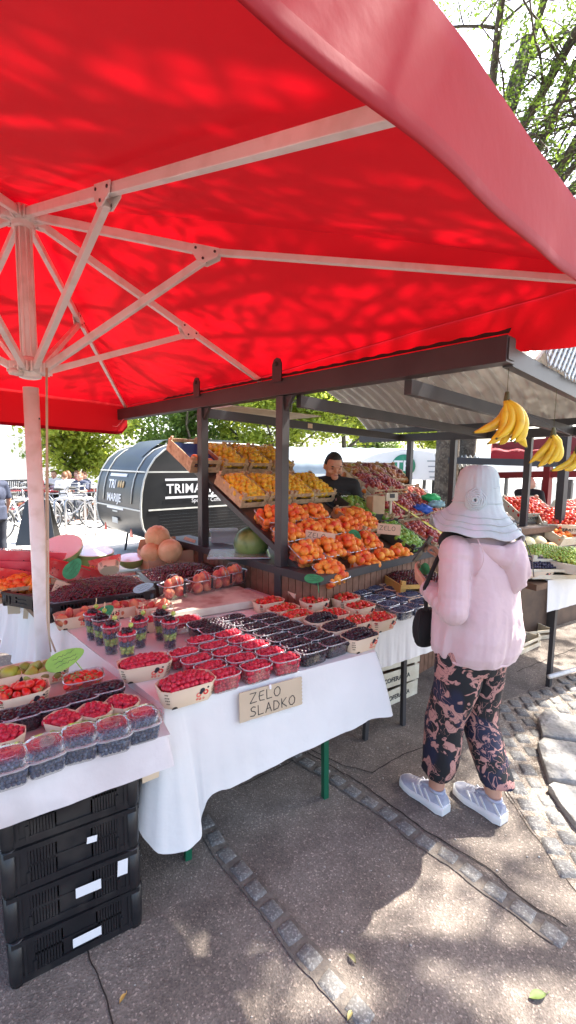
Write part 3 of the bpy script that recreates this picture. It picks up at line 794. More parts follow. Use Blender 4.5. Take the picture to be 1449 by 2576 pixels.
cloth('table_cloth', topg, [([(1.16, .285, z2), (1.3, .285, z2), (1.5, .285, z2), (1.72, .285, z2)],
     [(1.15, .27, .50), (1.3, .275, .49), (1.5, .27, .50), (1.73, .275, .51)], 'front_drop', .006),
     ([(1.16, .8, z2), (1.16, .285, z2)], [(1.14, .8, .5), (1.15, .27, .5)], 'side_drop', .01),
     ([(1.72, .285, z2), (1.72, .9, z2)], [(1.73, .275, .51), (1.74, .9, .5)], 'side_drop', .01)],
     MT, 'cloth', 'white plastic tablecloth under the strawberry and blueberry punnets')
z3 = .722
topg = [[(-.86+.845*i/10, -.12+.62*j/10, z3+.001*noise.noise(Vector((i, j, 4)))) for i in range(11)] for j in range(11)]
cloth('table_cloth', topg, [([(-.86, -.12, z3), (-.5, -.12, z3), (-.3, -.12, z3), (-.03, -.12, z3), (-.015, -.10, z3), (-.015, 0, z3)],
     [(-.86, -.125, .59), (-.5, -.125, .595), (-.3, -.125, .60), (-.035, -.125, .61), (-.005, -.10, .60), (-.005, 0, .6)], 'front_drop', .003),
     ([(-.86, .5, z3), (-.4, .5, z3), (-.02, .5, z3)], [(-.86, .51, .6), (-.4, .51, .6), (-.02, .51, .6)], 'back_drop', .01)],
     MT, 'cloth_pink', 'short stained white tablecloth on the low table in the left foreground')

topg = []
for j in range(9):
    v = 1.23+1.5*j/8; lu = -.30-.30*j/8; topg.append([(lu+(.72-lu)*i/9, v, z1) for i in range(10)])
cloth('table_cloth', topg, [([(-.60, 2.73, z1), (-.45, 2.0, z1), (-.30, 1.23, z1)], [(-.66, 2.73, .35), (-.52, 2.0, .22), (-.36, 1.23, .22)], 'side_drop', .05),
    ([(.72, 1.23, z1), (.72, 2.73, z1)], [(.73, 1.23, .5), (.73, 2.73, .5)], 'right_drop', .01)],
     MT, 'cloth', 'white cloth on the far table with cherries and watermelon, signs hung at its left edge')
# ---------------------------------------------------------------- fruit shapes
def fib(n):
    g_ = pi*(3-sqrt(5)); return [Vector((sqrt(1-(1-2*(i+.5)/n)**2)*cos(g_*i), sqrt(1-(1-2*(i+.5)/n)**2)*sin(g_*i), 1-2*(i+.5)/n)) for i in range(n)]
F46 = fib(40)
def drupe(v):
    d = min((v-q).length for q in F46); k = 1+.16*(1-(d/.30)**2)
    s = v*k; s.z *= 1.12
    if v.z > .8: s.z -= (v.z-.8)*1.6
    w_ = 1-.18*max(0, -v.z); return Vector((s.x*w_, s.y*w_, s.z))
def strawb(v):
    t = (1-v.z)/2; k = 1.0-.55*t**1.5; return Vector((v.x*k, v.y*k, v.z*1.15-.15))
def cleft(v, d=.14, el=1.0):
    a = atan2(v.y, v.x); k = 1-d*exp(-(a/.22)**2)*(.35+.65*max(0, v.z)) - .22*exp(-((1-v.z)/.10)) 
    return Vector((v.x*k, v.y*k*.97, v.z*el*(k if v.z > 0 else 1)))
def lemon(v):
    k = 1+.22*max(0, abs(v.z)-.86)/.14; return Vector((v.x, v.y, v.z*1.22*k))
def dimple(v):
    return v*(1-.2*exp(-((1-v.z)/.08)))
def tomatof(v):
    a = atan2(v.y, v.x); return Vector((v.x*(1+.03*cos(5*a)), v.y*(1+.03*cos(5*a)), v.z*.84-.18*exp(-((1-v.z)/.12))))
def figf(v):
    k = 1-.25*max(0, v.z)**2; return Vector((v.x*k, v.y*k, v.z*1.15+.5*max(0, v.z)**4))
def flatp(v): return Vector((v.x, v.y, v.z*.62-.2*exp(-((1-v.z)/.12))))

def fruit_mat(name, c1, c2, c3=None, rough=.4, ns=28, ns3=60, sss=.12, bump=.1, spec=.5, coat=0, ramp=(.40, .6)):
    return mat(name, c1, rough, c2, ns, coord='World', col3=c3, ns3=ns3, sss=sss, bump=bump, bs=260, spec=spec, coat=coat, ramp=ramp, nd=1)
M_['raspberry'] = fruit_mat('raspberry_skin', (.56, .018, .05), (.38, .010, .035), (.68, .05, .07), .5, 45, 80)
M_['blackberry'] = fruit_mat('blackberry_skin', (.014, .008, .012), (.035, .010, .022), None, .32, 50)
M_['blueberry'] = fruit_mat('blueberry_skin', (.055, .075, .14), (.022, .028, .065), (.16, .20, .28), .6, 70, 90, 0)
M_['strawberry'] = fruit_mat('strawberry_skin', (.66, .018, .012), (.48, .010, .012), (.78, .12, .06), .35, 30, 60)
M_['calyx'] = mat('strawberry_leaf', (.12, .24, .04), .6, (.28, .38, .12), 60, coord='World')
M_['cherry'] = fruit_mat('dark_cherry_skin', (.045, .004, .009), (.11, .006, .012), None, .2, 30, 60, 0, bump=0)
M_['stem'] = mat('fruit_stem', (.16, .15, .05), .6)
M_['apricot'] = fruit_mat('apricot_skin', (.92, .38, .05), (.86, .19, .03), (.74, .07, .03), .55, 11, 17)
M_['lemon'] = fruit_mat('yellow_plum_skin', (.84, .54, .03), (.78, .42, .025), (.55, .40, .05), .5, 16, 25)
M_['peach'] = fruit_mat('peach_skin', (.55, .07, .06), (.70, .26, .12), (.35, .02, .04), .6, 22, 18)
M_['nectarine'] = fruit_mat('nectarine_skin', (.34, .025, .045), (.50, .10, .04), (.16, .015, .035), .35, 22, 18)
M_['lime'] = fruit_mat('lime_skin', (.22, .38, .04), (.13, .26, .03), (.35, .45, .1), .45, 16, 20)
M_['orange'] = fruit_mat('orange_skin', (.92, .30, .02), (.85, .22, .02), None, .45, 20)
M_['tomato'] = fruit_mat('tomato_skin', (.75, .06, .02), (.62, .025, .015), (.85, .18, .03), .25, 20, 30)
M_['fig'] = fruit_mat('green_fig_skin', (.38, .44, .05), (.24, .30, .04), (.28, .16, .08), .5, 16, 14)
M_['grapeG'] = fruit_mat('green_grape_skin', (.48, .58, .12), (.34, .46, .08), None, .3, 30, sss=.3)
M_['grapeB'] = fruit_mat('black_grape_skin', (.022, .022, .05), (.05, .04, .08), None, .4, 30, sss=0)
M_['mango'] = fruit_mat('mixed_fruit_skin', (.45, .16, .04), (.22, .05, .04), (.40, .36, .05), .45, 6, 7)
KIND = {}
def kind(name, r, m, fn=None, hi=(14, 10), lo=(8, 6), extra=None, word=None, sc=(1, 1, 1)):
    def mk(n_, k_):
        b = MB(); b.ball((0, 0, 0), r, n_, k_, fn=fn, sc=sc)
        if extra: extra(b, r)
        return b
    a = mk(*hi); KIND[name] = dict(hi=a.mesh(name, m), lo=mk(*lo), mats=m, r=r, word=word or name.replace('_', ' '))
def calyx(b, r):
    for k in range(6):
        a = k*pi/3; b.add([(0, 0, r*.98), (cos(a-.35)*r*.45, sin(a-.35)*r*.45, r*.98), (cos(a)*r*.95, sin(a)*r*.95, r*.72), (cos(a+.35)*r*.45, sin(a+.35)*r*.45, r*.98)], [(0, 1, 2, 3)], mi=1)
    b.tube([(0, 0, r*.9), (r*.1, 0, r*1.3)], r*.06, 4, mi=1)
def cstem(b, r): b.tube([(0, 0, r*.85), (r*.25, 0, r*1.9), (r*.9, .1*r, r*2.9)], r*.07, 3, mi=1)
def bcrown(b, r): b.lathe([(r*.42, r*.90), (r*.36, r*1.0), (r*.2, r*.93)], 6, cap=False)
kind('raspberry', .0100, M_['raspberry'], drupe, (18, 13), (9, 7))
kind('blackberry', .0104, M_['blackberry'], drupe, (18, 13), (9, 7))
kind('blueberry', .0070, M_['blueberry'], None, (10, 7), (7, 5), bcrown)
kind('strawberry', .0155, [M_['strawberry'], M_['calyx']], strawb, (14, 10), (8, 6), calyx)
kind('cherry', .0115, [M_['cherry'], M_['stem']], dimple, (12, 8), (7, 5), cstem)
kind('apricot', .0285, M_['apricot'], cleft)
kind('yellow_plum', .0255, M_['lemon'], lambda v: cleft(v, .06, 1.12), word='golden yellow plum')
kind('peach', .034, M_['peach'], cleft, (18, 12), (12, 8))
kind('flat_peach', .034, M_['peach'], flatp, (18, 12), (12, 8))
kind('nectarine', .029, M_['nectarine'], cleft)
kind('lime', .024, M_['lime'], lemon)
kind('orange', .036, M_['orange'], dimple)
kind('tomato', .027, M_['tomato'], tomatof)
kind('fig', .026, M_['fig'], figf, (16, 12), (12, 8), word='green fig')
kind('green_grape', .0095, M_['grapeG'], None, (10, 7), (7, 5))
kind('black_grape', .0095, M_['grapeB'], None, (10, 7), (7, 5))
kind('mango', .040, M_['mango'], lambda v: Vector((v.x, v.y*.85, v.z*1.25)))
LOT = {k: [] for k in KIND}
fr = random.Random(21)
def put(kind_, p, label, rank=0, up=None, tilt=.9, s=None, group=None):
    q = Euler((fr.uniform(-tilt, tilt), fr.uniform(-tilt, tilt), fr.uniform(0, 6.28))).to_matrix().to_4x4()
    M = Matrix.Translation(p) @ q @ Matrix.Scale(s or fr.uniform(.88, 1.12), 4)
    LOT[kind_].append((M, label, group or KIND[kind_]['word']+' fruit laid out for sale', rank))
def heap(kind_, M, L, W, z, mound, label, side=None, layers=2, pitch=1.72, ex=0, tilt=3.0, keep=1.0, sc=None, edge=.5, octo_=0):
    """fruit heaped over a rectangle L x W (local frame M): the top layer rises to `mound`, further layers lie below it"""
    r = KIND[kind_]['r']*(sc or 1); d = r*pitch
    # M may carry a scale: sizes stay real
    k = M.to_scale().x; L *= 1; d /= k; rr_ = r/k
    L0, W0 = L, W
    for l in range(layers):
        if l: L, W = max(L0*(1-.12*l), 3*rr_), max(W0*(1-.14*l), 3*rr_)
        nx = max(1, int((L-2*rr_*edge)/d)); ny = max(1, int((W-2*rr_*edge)/(d*.87)))
        for i in range(nx+1):
            for j in range(ny+1):
                if fr.random() > keep: continue
                x = -L/2+rr_*edge+(L-2*rr_*edge)*(i+(.5 if (j+l) % 2 else 0))/(nx+.5)+fr.uniform(-.22, .22)*rr_
                y = -W/2+rr_*edge+(W-2*rr_*edge)*(j+(.3 if l % 2 else 0))/(ny+.3)+fr.uniform(-.22, .22)*rr_
                u_, v_ = 2*x/L, 2*y/W
                if octo_ and abs(u_)+abs(v_) > octo_: continue
                h = mound*max(0, (1-abs(u_)**2.4))*max(0, (1-abs(v_)**2.4))
                zz = z+h-l*rr_*1.45-(rr_*.75)+fr.uniform(-.35, .35)*rr_
                put(kind_, M @ Vector((x, y, zz)), label, rank=l, tilt=tilt, s=(sc or 1)*fr.uniform(.88, 1.12))
    L, W = L0, W0
    if side:   # what shows through clear walls
        z0, inset = side; zz = z-rr_*1.3; n_l = int((zz-z0)/(d*.9))
        for l in range(n_l+1):
            zc = z0+rr_*.9+l*d*.9; f = 1-inset*(1-(zc-z0)/max(1e-6, z-z0))
            for sx in (-1, 1):
                for j in range(int(W*f/d)+1): put(kind_, M @ Vector((sx*(L*f/2-rr_*1.05), -W*f/2+rr_*.9+(W*f-2*rr_*.9)*j/max(1, int(W*f/d)), zc)), label, 3+l*.1, tilt=3)
                for j in range(int(L*f/d)+1): put(kind_, M @ Vector((-L*f/2+rr_*.9+(L*f-2*rr_*.9)*j/max(1, int(L*f/d)), sx*(W*f/2-rr_*1.05), zc)), label, 3+l*.1, tilt=3)
CAMP = Vector((0, 0, EYE))
def emit_fruit(cap=290):
    for k, items in LOT.items():
        D = KIND[k]
        def key(it):
            p = it[0].translation; x = p-CAMP; d = x.length; side_ = 0 if x.y > .2 and abs((x.x/x.y)*FPX*1.0+724-724) < 760 else 100
            return side_ + it[3]*1.2 + d
        items.sort(key=key)
        for M, lab, gr, rk in items[:cap]:
            o = bpy.data.objects.new(k, D['hi']); COL.objects.link(o); o.matrix_world = M
            o['label'] = lab; o['category'] = D['word'] if len(D['word'].split()) < 3 else 'fruit'; o['group'] = gr
        rest = items[cap:]
        if rest:
            lo = D['lo']; nv = len(lo.v); V = np.array(lo.v); n = len(rest)
            A = np.array([np.array(it[0]) for it in rest])
            W_ = np.einsum('nij,vj->nvi', A[:, :3, :3], V)+A[:, None, :3, 3]
            fl = [len(f) for f in lo.f]; idx = np.array([i for f in lo.f for i in f])
            me = bpy.data.meshes.new(k+'_mass'); me.vertices.add(n*nv); me.vertices.foreach_set('co', W_.ravel())
            li = (idx[None, :]+np.arange(n)[:, None]*nv).ravel(); me.loops.add(len(li)); me.loops.foreach_set('vertex_index', li)
            starts = np.concatenate([[0], np.cumsum(fl)[:-1]]); ls = (starts[None, :]+np.arange(n)[:, None]*len(idx)).ravel()
            me.polygons.add(len(ls)); me.polygons.foreach_set('loop_start', ls)
            for m in (D['mats'] if isinstance(D['mats'], list) else [D['mats']]): me.materials.append(m)
            me.polygons.foreach_set('material_index', np.tile(lo.mi, n)); me.polygons.foreach_set('use_smooth', np.tile(lo.sm, n))
            me.update(calc_edges=True)
            o = bpy.data.objects.new(k+'_heap', me); COL.objects.link(o)
            tag(o, 'the many further '+(D['word']+'s').replace('ys', 'ies').replace('peachs', 'peaches')+' lying in the punnets and crates', 'fruit', None, 'stuff')

# ---------------------------------------------------------------- containers
def rrect(L, W, r, z, n=5, yo=0):
    out = []
    for cx, cy, a0 in ((L/2-r, W/2-r, 0), (-L/2+r, W/2-r, 90), (-L/2+r, -W/2+r, 180), (L/2-r, -W/2+r, 270)):
        for k in range(n):
            a = radians(a0+90*k/(n-1)); out.append((cx+r*cos(a), cy+r*sin(a)+yo, z))
    return out
def ringmesh(mb, rings, closed_bottom=True, mi=0):
    R = [list(r)+[r[0]] for r in rings]; mb.grid(R, mi=mi)
    if closed_bottom: mb.poly(rings[0][::-1], mi=mi)
M_['rimw'] = clear_mat('rim_plastic', (.9, .9, .9), .6, .1, .5, (.62, .62, .64))
def punnet(M, label, group, L=.178, W=.112, H=.062, m='clear', name='clear_punnet', rib=False):
    r_ = empty(name, M, label, 'punnet', group)
    key = ('pun', L, W, H, m)
    if key not in MESHC:
        b = MB(); ringmesh(b, [rrect(L*.84, W*.80, .022, .001), rrect(L*.87, W*.84, .026, .006), rrect(L*.97, W*.95, .03, H*.92), rrect(L, W, .032, H)])
        c = MB(); ringmesh(c, [rrect(L*.985, W*.975, .031, H*.94), rrect(L*1.05, W*1.07, .035, H*.96), rrect(L*1.05, W*1.07, .035, H), rrect(L*.99, W*.985, .031, H+.0015)], False)
        MESHC[key] = (b.mesh('tub', M_[m]), c.mesh('rim', M_['rimw']))
    a, c = MESHC[key]; child(a, 'tub', r_); child(c, 'rim', r_); return r_
MESHC = {}
def octo(L, W, c, z): return [(L/2-c, -W/2, z), (L/2, -W/2+c, z), (L/2, W/2-c, z), (L/2-c, W/2, z), (-L/2+c, W/2, z), (-L/2, W/2-c, z), (-L/2, -W/2+c, z), (-L/2+c, -W/2, z)]
M_['printR'] = mat('printed_red', (.72, .05, .04), .6); M_['printP'] = mat('printed_pink', (.80, .16, .12), .6)
M_['printB'] = mat('printed_black', (.03, .03, .04), .6); M_['printL'] = mat('printed_grey_brown', (.16, .12, .08), .7)
def carton(M, label, group, L=.19, W=.125, H=.062, name='paper_punnet', prints=True):
    """pale card punnet with cut corners; berry picture on the long side, a few printed lines on the cut corner"""
    r_ = empty(name, M, label, 'punnet', group)
    key = ('car', L, W, H)
    if key not in MESHC:
        b = MB(); c = .026
        out = [octo(L*.86, W*.82, c, .0), octo(L, W, c, H)]
        ringmesh(b, out+[octo(L-.004, W-.004, c, H), octo(L*.86-.004, W*.82-.004, c, .003)], True); b.poly(octo(L*.85, W*.81, c, .003))
        p = MB()
        for sy in (-1, 1):
            # picture lies on the sloped long wall
            def wall(x, t, o=.0008): return Vector((x, sy*(W*(.82+.18*t)/2+o), H*t))
            for cx, t, rr2, mi in ((.052, .52, .0105, 0), (.026, .45, .010, 1), (.039, .68, .009, 2), (.034, .56, .007, 2), (.020, .22, .0045, 0), (.044, .2, .004, 0), (.031, .2, .005, 0), (.06, .78, .004, 2)):
                c0_ = wall(sy*-cx if sy > 0 else cx, t); ring = []
                for k in range(12):
                    a = k*pi/6; ring.append(wall((sy*-cx if sy > 0 else cx)+rr2*cos(a), t+rr2*sin(a)/H, .0008+.0003*mi))
                p.poly(ring if sy < 0 else ring[::-1], mi=mi)
                if mi < 2:
                    ring = [wall((sy*-cx if sy > 0 else cx)+rr2*.42*cos(k*pi/4)-.001, t+.02+rr2*.42*sin(k*pi/4)/H, .0018) for k in range(8)]
                    p.poly(ring if sy < 0 else ring[::-1], mi=3)
        l = MB()
        for sx, sy in ((-1, -1), (1, 1), (1, -1), (-1, 1)):
            for q, (t, w_) in enumerate(((.80, .014), (.62, .018), (.46, .018), (.28, .013))):
                A0 = Vector((sx*(L/2), sy*(W/2-c), 0)); B0 = Vector((sx*(L/2-c), sy*(W/2), 0)); mid = (A0+B0)/2; d = (B0-A0).normalized()
                f = .84+.16*t; mid = Vector((mid.x*f, mid.y*(.82+.18*t), H*t)); nrm = Vector((sx, sy, 0)).normalized()*.002
                for e in range(3):
                    o = d*(w_*(e-1)/3*1.0); l.add([mid+o-d*w_*.12+nrm, mid+o+d*w_*.12+nrm, mid+o+d*w_*.12+nrm+Vector((0, 0, .0045)), mid+o-d*w_*.12+nrm+Vector((0, 0, .0045))], [(0, 1, 2, 3)])
        nz_ = MB()
        for sx in (1,):   # dark half-round notch at the foot of the cut corners
            ring = []
            for k in range(7):
                a = pi*k/6; x = -L*.43+.028+.011*cos(a); ring.append((sx*x, -W*.41-.0006-.012*sin(a)*.09, .0005+.009*sin(a)))
            nz_.poly(ring)
        MESHC[key] = (b.mesh('card_tub', M_['cardP']), p.mesh('berry_picture', [M_['printR'], M_['printP'], M_['printB'], M_['cardP']]), l.mesh('printed_lines', M_['printL']), nz_.mesh('foot_notch', M_['soil']))
    a, p, l, n_ = MESHC[key]; ch = child(a, 'card_tub', r_)
    child(n_, 'foot_notch', ch)
    if prints: child(p, 'berry_picture', ch)
    child(l, 'printed_lines', ch)
    return r_
def clamshell(M, label, group, L=.112, W=.106, H=.052):
    r_ = empty('clamshell_punnet', M, label, 'punnet', group)
    if 'clam' not in MESHC:
        b = MB(); ringmesh(b, [rrect(L*.82, W*.8, .02, .001), rrect(L*.86, W*.85, .024, .006), rrect(L*.97, W*.96, .028, H)])
        c = MB(); ringmesh(c, [rrect(L*.96, W*.95, .03, H), rrect(L*1.07, W*1.08, .035, H+.001), rrect(L*1.07, W*1.08, .035, H+.004), rrect(L*.98, W*.97, .03, H+.006)], False)
        d = MB(); R = [rrect(L*.98, W*.97, .03, H+.006), rrect(L*.93, W*.91, .03, H+.022), rrect(L*.80, W*.76, .028, H+.032), rrect(L*.5, W*.45, .02, H+.029)]
        for k in range(1, 3):  # corrugated lid edge
            R[k] = [(x*(1+.035*sin(i*2.4)), y*(1+.035*sin(i*2.4)), z) for i, (x, y, z) in enumerate(R[k])]
        ringmesh(d, R, False); d.poly(R[-1])
        sc_ = []
        for i in range(26):
            a = 2*pi*i/26; sc_.append((.0+cos(a)*L*.60, sin(a)*W*.62, H+.008+.006*(i % 2)))
        d.tube(sc_, .0016, 4, closed=True)
        MESHC['clam'] = (b.mesh('tub', M_['clear']), c.mesh('rim', M_['rimw']), d.mesh('lid', M_['clearL']))
    for me, nm in zip(MESHC['clam'], ('tub', 'rim', 'lid')): child(me, nm, r_)
    return r_
def wood_crate(M, label, group, L=.40, W=.30, H=.10, m='woodA', name='wooden_crate', text=None, slit=True, tz=None, tm='ink'):
    """thin-slat fruit crate: floor, two long sides of one or two boards, end boards, corner posts. text goes on the -y side"""
    r_ = empty(name, M, label, 'crate', group); th = .006
    key = ('wc', L, W, H, m, slit)
    if key not in MESHC:
        f = MB()
        for k in range(5): f.box((0, -W/2+.03+(W-.06)*k/4, .006), (L-.01, (W-.06)/4*.86, .005))
        parts = [('crate_floor', f.mesh('crate_floor', M_[m]))]
        for sy in (-1, 1):
            b = MB()
            if slit: b.box((0, sy*W/2, H*.22), (L, th, H*.40)); b.box((0, sy*W/2, H*.84), (L, th, H*.26))
            else: b.box((0, sy*W/2, H*.5), (L, th, H))
            parts.append(('side_board', b.mesh('side_board', M_[m])))
        for sx in (-1, 1):
            b = MB(); b.box((sx*(L/2-.004), 0, H*.5), (.008, W-th, H*.92)); parts.append(('end_board', b.mesh('end_board', M_[m])))
        for sx in (-1, 1):
            for sy in (-1, 1):
                b = MB(); b.prism([(0, 0), (sx*.028, 0), (0, sy*.028)] if sx*sy > 0 else [(0, 0), (0, sy*.028), (sx*.028, 0)], H+.02, T(-sx*-1*(L/2-.009)-sx*.0, -sy*-1*(W/2-th), 0) @ Matrix.Scale(-1, 4, (1, 0, 0)) @ Matrix.Scale(-1, 4, (0, 1, 0)))
                parts.append(('corner_post', b.mesh('corner_post', M_[m])))
        MESHC[key] = parts
    first = None
    for nm, me in MESHC[key]:
        o = child(me, nm, r_)
        if nm == 'side_board' and first is None: first = o
    if text:
        tx = text_mesh(text, H*.42, Matrix.Translation((0, -W/2-th/2-.0012, H*.33 if tz is None else tz)) @ Matrix.Rotation(pi/2, 4, 'X'), M_[tm], 'lettering', first, bold=.02, align='CENTER')
    return r_
# ---------------------------------------------------------------- the berry tables in front
def onp(x, y, z, ang=None, zc=0):
    p = U(x, y, z=z+zc); p.z = z; return p
AU = atan2(UU.y, UU.x)
ORD = ['first', 'second', 'third', 'fourth', 'fifth', 'sixth', 'seventh', 'eighth']
zt = .7535
R1 = onp(565, 1692, zt, zc=.062); R3 = onp(718, 1652, zt, zc=.062); R10 = onp(461, 1638, zt, zc=.062)
du = (R3-R1)/2; dv = (R10-R1)/3
print('PITCH', du.length, dv.length)
angp = atan2(du.y, du.x)
ROWN = ['front row', 'second row', 'third row', 'fourth row', 'fifth row', 'sixth row', 'seventh row']
COLN = ['left column', 'middle column', 'right column']
for c in range(3):
    for r in range(5 + (0)):
        if c == 0 and r == 4: continue
        p = R1+du*c+dv*r+Vector((fr.uniform(-.004, .004), fr.uniform(-.003, .003), 0))
        M = T(p) @ RZ(angp+fr.uniform(-.05, .05))
        nm = '%s, %s of the raspberry block' % (ROWN[r], COLN[c])
        punnet(M, 'clear punnet of raspberries, '+nm, 'clear punnets of raspberries', L=min(.178, du.length*.93), W=min(.112, dv.length*.90))
        heap('raspberry', M, min(.178, du.length*.93)*.90, min(.112, dv.length*.90)*.84, .056, .014, 'red raspberry in the clear punnet, '+nm, side=(.002, .16) if r == 0 or c == 2 or (c == 0) else None)
B1 = onp(785, 1630, zt, zc=.062); B2 = onp(840, 1611, zt, zc=.062)
db = B2-B1
for c in range(2):
    for r in range(7 - c):
        p = (B1+dv*r*1.0 if c == 0 else B2+dv*r*1.0)+Vector((fr.uniform(-.004, .004), fr.uniform(-.003, .003), 0))
        M = T(p) @ RZ(angp+fr.uniform(-.05, .05)+.05)
        nm = '%s, %s blackberry column' % (ROWN[r], ['left', 'right'][c])
        punnet(M, 'smoky punnet of blackberries, '+nm, 'dark punnets of blackberries', L=min(.165, db.length*.93+.02), W=min(.108, dv.length*.90), m='clearD', name='smoky_punnet')
        heap('blackberry', M, .142, min(.108, dv.length*.9)*.84, .056, .012, 'blackberry in the smoky punnet, '+nm, side=(.002, .16) if r == 0 else None)
for k in range(2):
    p = R1+du*2+dv*(5+k)+Vector((0, 0, 0)); M = T(p) @ RZ(angp)
    nm = ['behind the last right raspberry punnet', 'by the foam board corner'][k]
    punnet(M, 'smoky punnet of blackberries '+nm, 'dark punnets of blackberries', L=.165, m='clearD', name='smoky_punnet')
    heap('blackberry', M, .15, .09, .06, .014, 'blackberry in the smoky punnet '+nm)
p = onp(352, 0, 0) if False else None
def box_of(kind_, x, y, z, label, group, ang, cont='carton', L=.19, W=.125, H=.062, mound=.02, flabel=None, side=None, sc=None, layers=2, zc=None, fL=.9, fW=.88, prints=True, **kw):
    q = onp(x, y, z, zc=H*.9 if zc is None else zc); M = T(q) @ RZ(ang)
    if cont == 'carton': carton(M, label, group, L, W, H, prints=prints)
    elif cont == 'clear': punnet(M, label, group, L, W, H)
    elif cont == 'smoky': punnet(M, label, group, L, W, H, m='clearD', name='smoky_punnet')
    elif cont == 'clam': clamshell(M, label, group)
    if cont == 'carton': kw.setdefault('octo_', 1.62); kw.setdefault('edge', .95)
    heap(kind_, M, L*fL, W*fW, H-.004, mound, flabel, side=side, sc=sc, layers=layers, **kw)
    return M
GP = 'pale card punnets of fruit'
box_of('raspberry', 468, 1716, zt, 'card punnet of raspberries at the near left corner of the main table', GP, angp+.02, L=.205, W=.12, H=.068, mound=.03, flabel='raspberry in the card punnet at the near corner of the main table', layers=3)
box_of('raspberry', 364, 1665, zt, 'card punnet of raspberries between the fruit cups and the near table corner', GP, angp-.12, L=.205, W=.12, H=.062, mound=.025, flabel='raspberry in the card punnet just in front of the fruit cups', layers=3)
box_of('raspberry', 463, 1560, zt, 'clear punnet of raspberries behind the right-hand fruit cups', 'clear punnets of raspberries', angp, 'clear', .165, .11, .06, .012, 'raspberry in the clear punnet behind the right-hand cups')
box_of('raspberry', 378, 1560, zt, 'small card punnet of raspberries between the two groups of fruit cups', GP, angp, 'carton', .13, .10, .055, .012, 'raspberry in the small card punnet between the groups of cups')
# card punnets of blackberries and strawberries along the right edge
for i, (x, y) in enumerate(((905, 1598), (853, 1577), (808, 1557))):
    box_of('blackberry', x, y, zt, 'card punnet of blackberries, %s from the front at the right table edge' % ORD[i], GP, angp+.03, L=.185, W=.115, H=.066, mound=.028, flabel='blackberry in the card punnet, %s from the front at the right edge' % ORD[i], layers=3)
for i, (x, y) in enumerate(((748, 1545), (712, 1530), (676, 1512))):
    box_of('strawberry', x, y, zt, 'card punnet of strawberries, %s from the front beside the blackberries' % ORD[i], GP, angp+.03, L=.185, W=.115, H=.06, mound=.02, flabel='strawberry in the card punnet, %s from the front beside the blackberries' % ORD[i])
# second table: strawberries, blueberries
def s2(cx, cy): return ((1000+cx/1.932)/1.59, (2200+cy/1.932)/1.59)
for i, (cx, cy, lab) in enumerate(((1000, 500, 'rightmost in the front row'), (810, 525, 'second from right in the front row'), (640, 470, 'left of the two front ones'),
      (500, 370, 'third from the back in the left row'), (400, 300, 'second from the back in the left row'), (300, 265, 'rearmost in the left row'), (850, 410, 'middle of the second row'), (740, 350, 'the paler one in the third row'), (600, 285, 'under the green card'))):
    x, y = s2(cx, cy)
    box_of('strawberry', x, y, z2+.002, 'card punnet of strawberries, '+lab, GP, AU+.1, L=.175, W=.125, H=.062, mound=.022, flabel='strawberry in the card punnet, '+lab, zc=.07)
k = 0
for r in range(6):
    for c in range(3):
        cx, cy = 1170-r*105+c*105, 455-r*45-c*33
        if r == 5 and c == 0: continue
        x, y = s2(cx, cy); k += 1
        lab = '%s row from the front, %s of three' % (ORD[r], ['left', 'middle', 'right'][c])
        box_of('blueberry', x, y, z2+.002, 'clear punnet of blueberries, '+lab, 'clear punnets of blueberries', AU+.1, 'clear', .125, .10, .05, .010, 'blueberry in the clear punnet, '+lab, zc=.05, side=(.002, .16) if r == 0 else None, pitch=1.85)
for i, (cx, cy) in enumerate(((1330, 390), (1230, 335), (1130, 285), (1010, 240))):
    x, y = s2(cx, cy); lab = '%s from the front along the cherry crate' % ORD[i]
    box_of('blueberry', x, y, z2+.002, 'card punnet of blueberries, '+lab, GP, AU+.1, 'carton', .16, .115, .055, .012, 'blueberry in the card punnet, '+lab, zc=.055, pitch=1.85)
# low table in the left foreground
def s3(cx, cy): return (cx/1.811/1.59, (2550+cy/1.811)/1.59)
z3t = z3+.003; A3 = AU-.03
NL = ['first', 'second', 'third', 'fourth', 'fifth']
for i, (cx, cy) in enumerate(((1025, 585), (818, 660), (575, 715), (325, 800), (55, 890))):
    x, y = s3(cx, cy); lab = '%s from the right along the near edge' % NL[i]
    M = T(onp(x, y, z3t, zc=.06)) @ RZ(A3+fr.uniform(-.16, .16)); clamshell(M, 'lidded clear box of blueberries, '+lab, 'lidded boxes of blueberries')
    heap('blueberry', M, .098, .092, .056, .008, 'blueberry in the lidded box, '+lab, side=(.002, .15), pitch=1.85)
for i, (cx, cy) in enumerate(((885, 470), (685, 530), (458, 590), (35, 700))):
    x, y = s3(cx, cy); lab = '%s from the right behind the lidded boxes' % NL[i]
    box_of('raspberry', x, y, z3t, 'small card punnet of raspberries, '+lab, GP, A3-.75+fr.uniform(-.12, .12), 'carton', .115, .095, .052, .014, 'raspberry in the small card punnet, '+lab)
for i, (cx, cy) in enumerate(((775, 365), (590, 425), (382, 487), (160, 550), (-10, 590))):
    x, y = s3(cx, cy); lab = '%s from the right on the low table' % NL[i]
    box_of('blackberry', x, y, z3t, 'smoky punnet of blackberries, '+lab, 'dark punnets of blackberries', A3+.05+fr.uniform(-.12, .12), 'smoky', .118, .088, .055, .012, 'blackberry in the smoky punnet, '+lab, side=(.002, .16))
x, y = s3(605, 285); box_of('strawberry', x, y, z3t, 'clear punnet of cut bright strawberries at the back of the low table', 'clear punnets', A3, 'clear', .14, .11, .058, .018, 'strawberry in the clear punnet at the back of the low table', side=(.002, .16), sc=1.15)
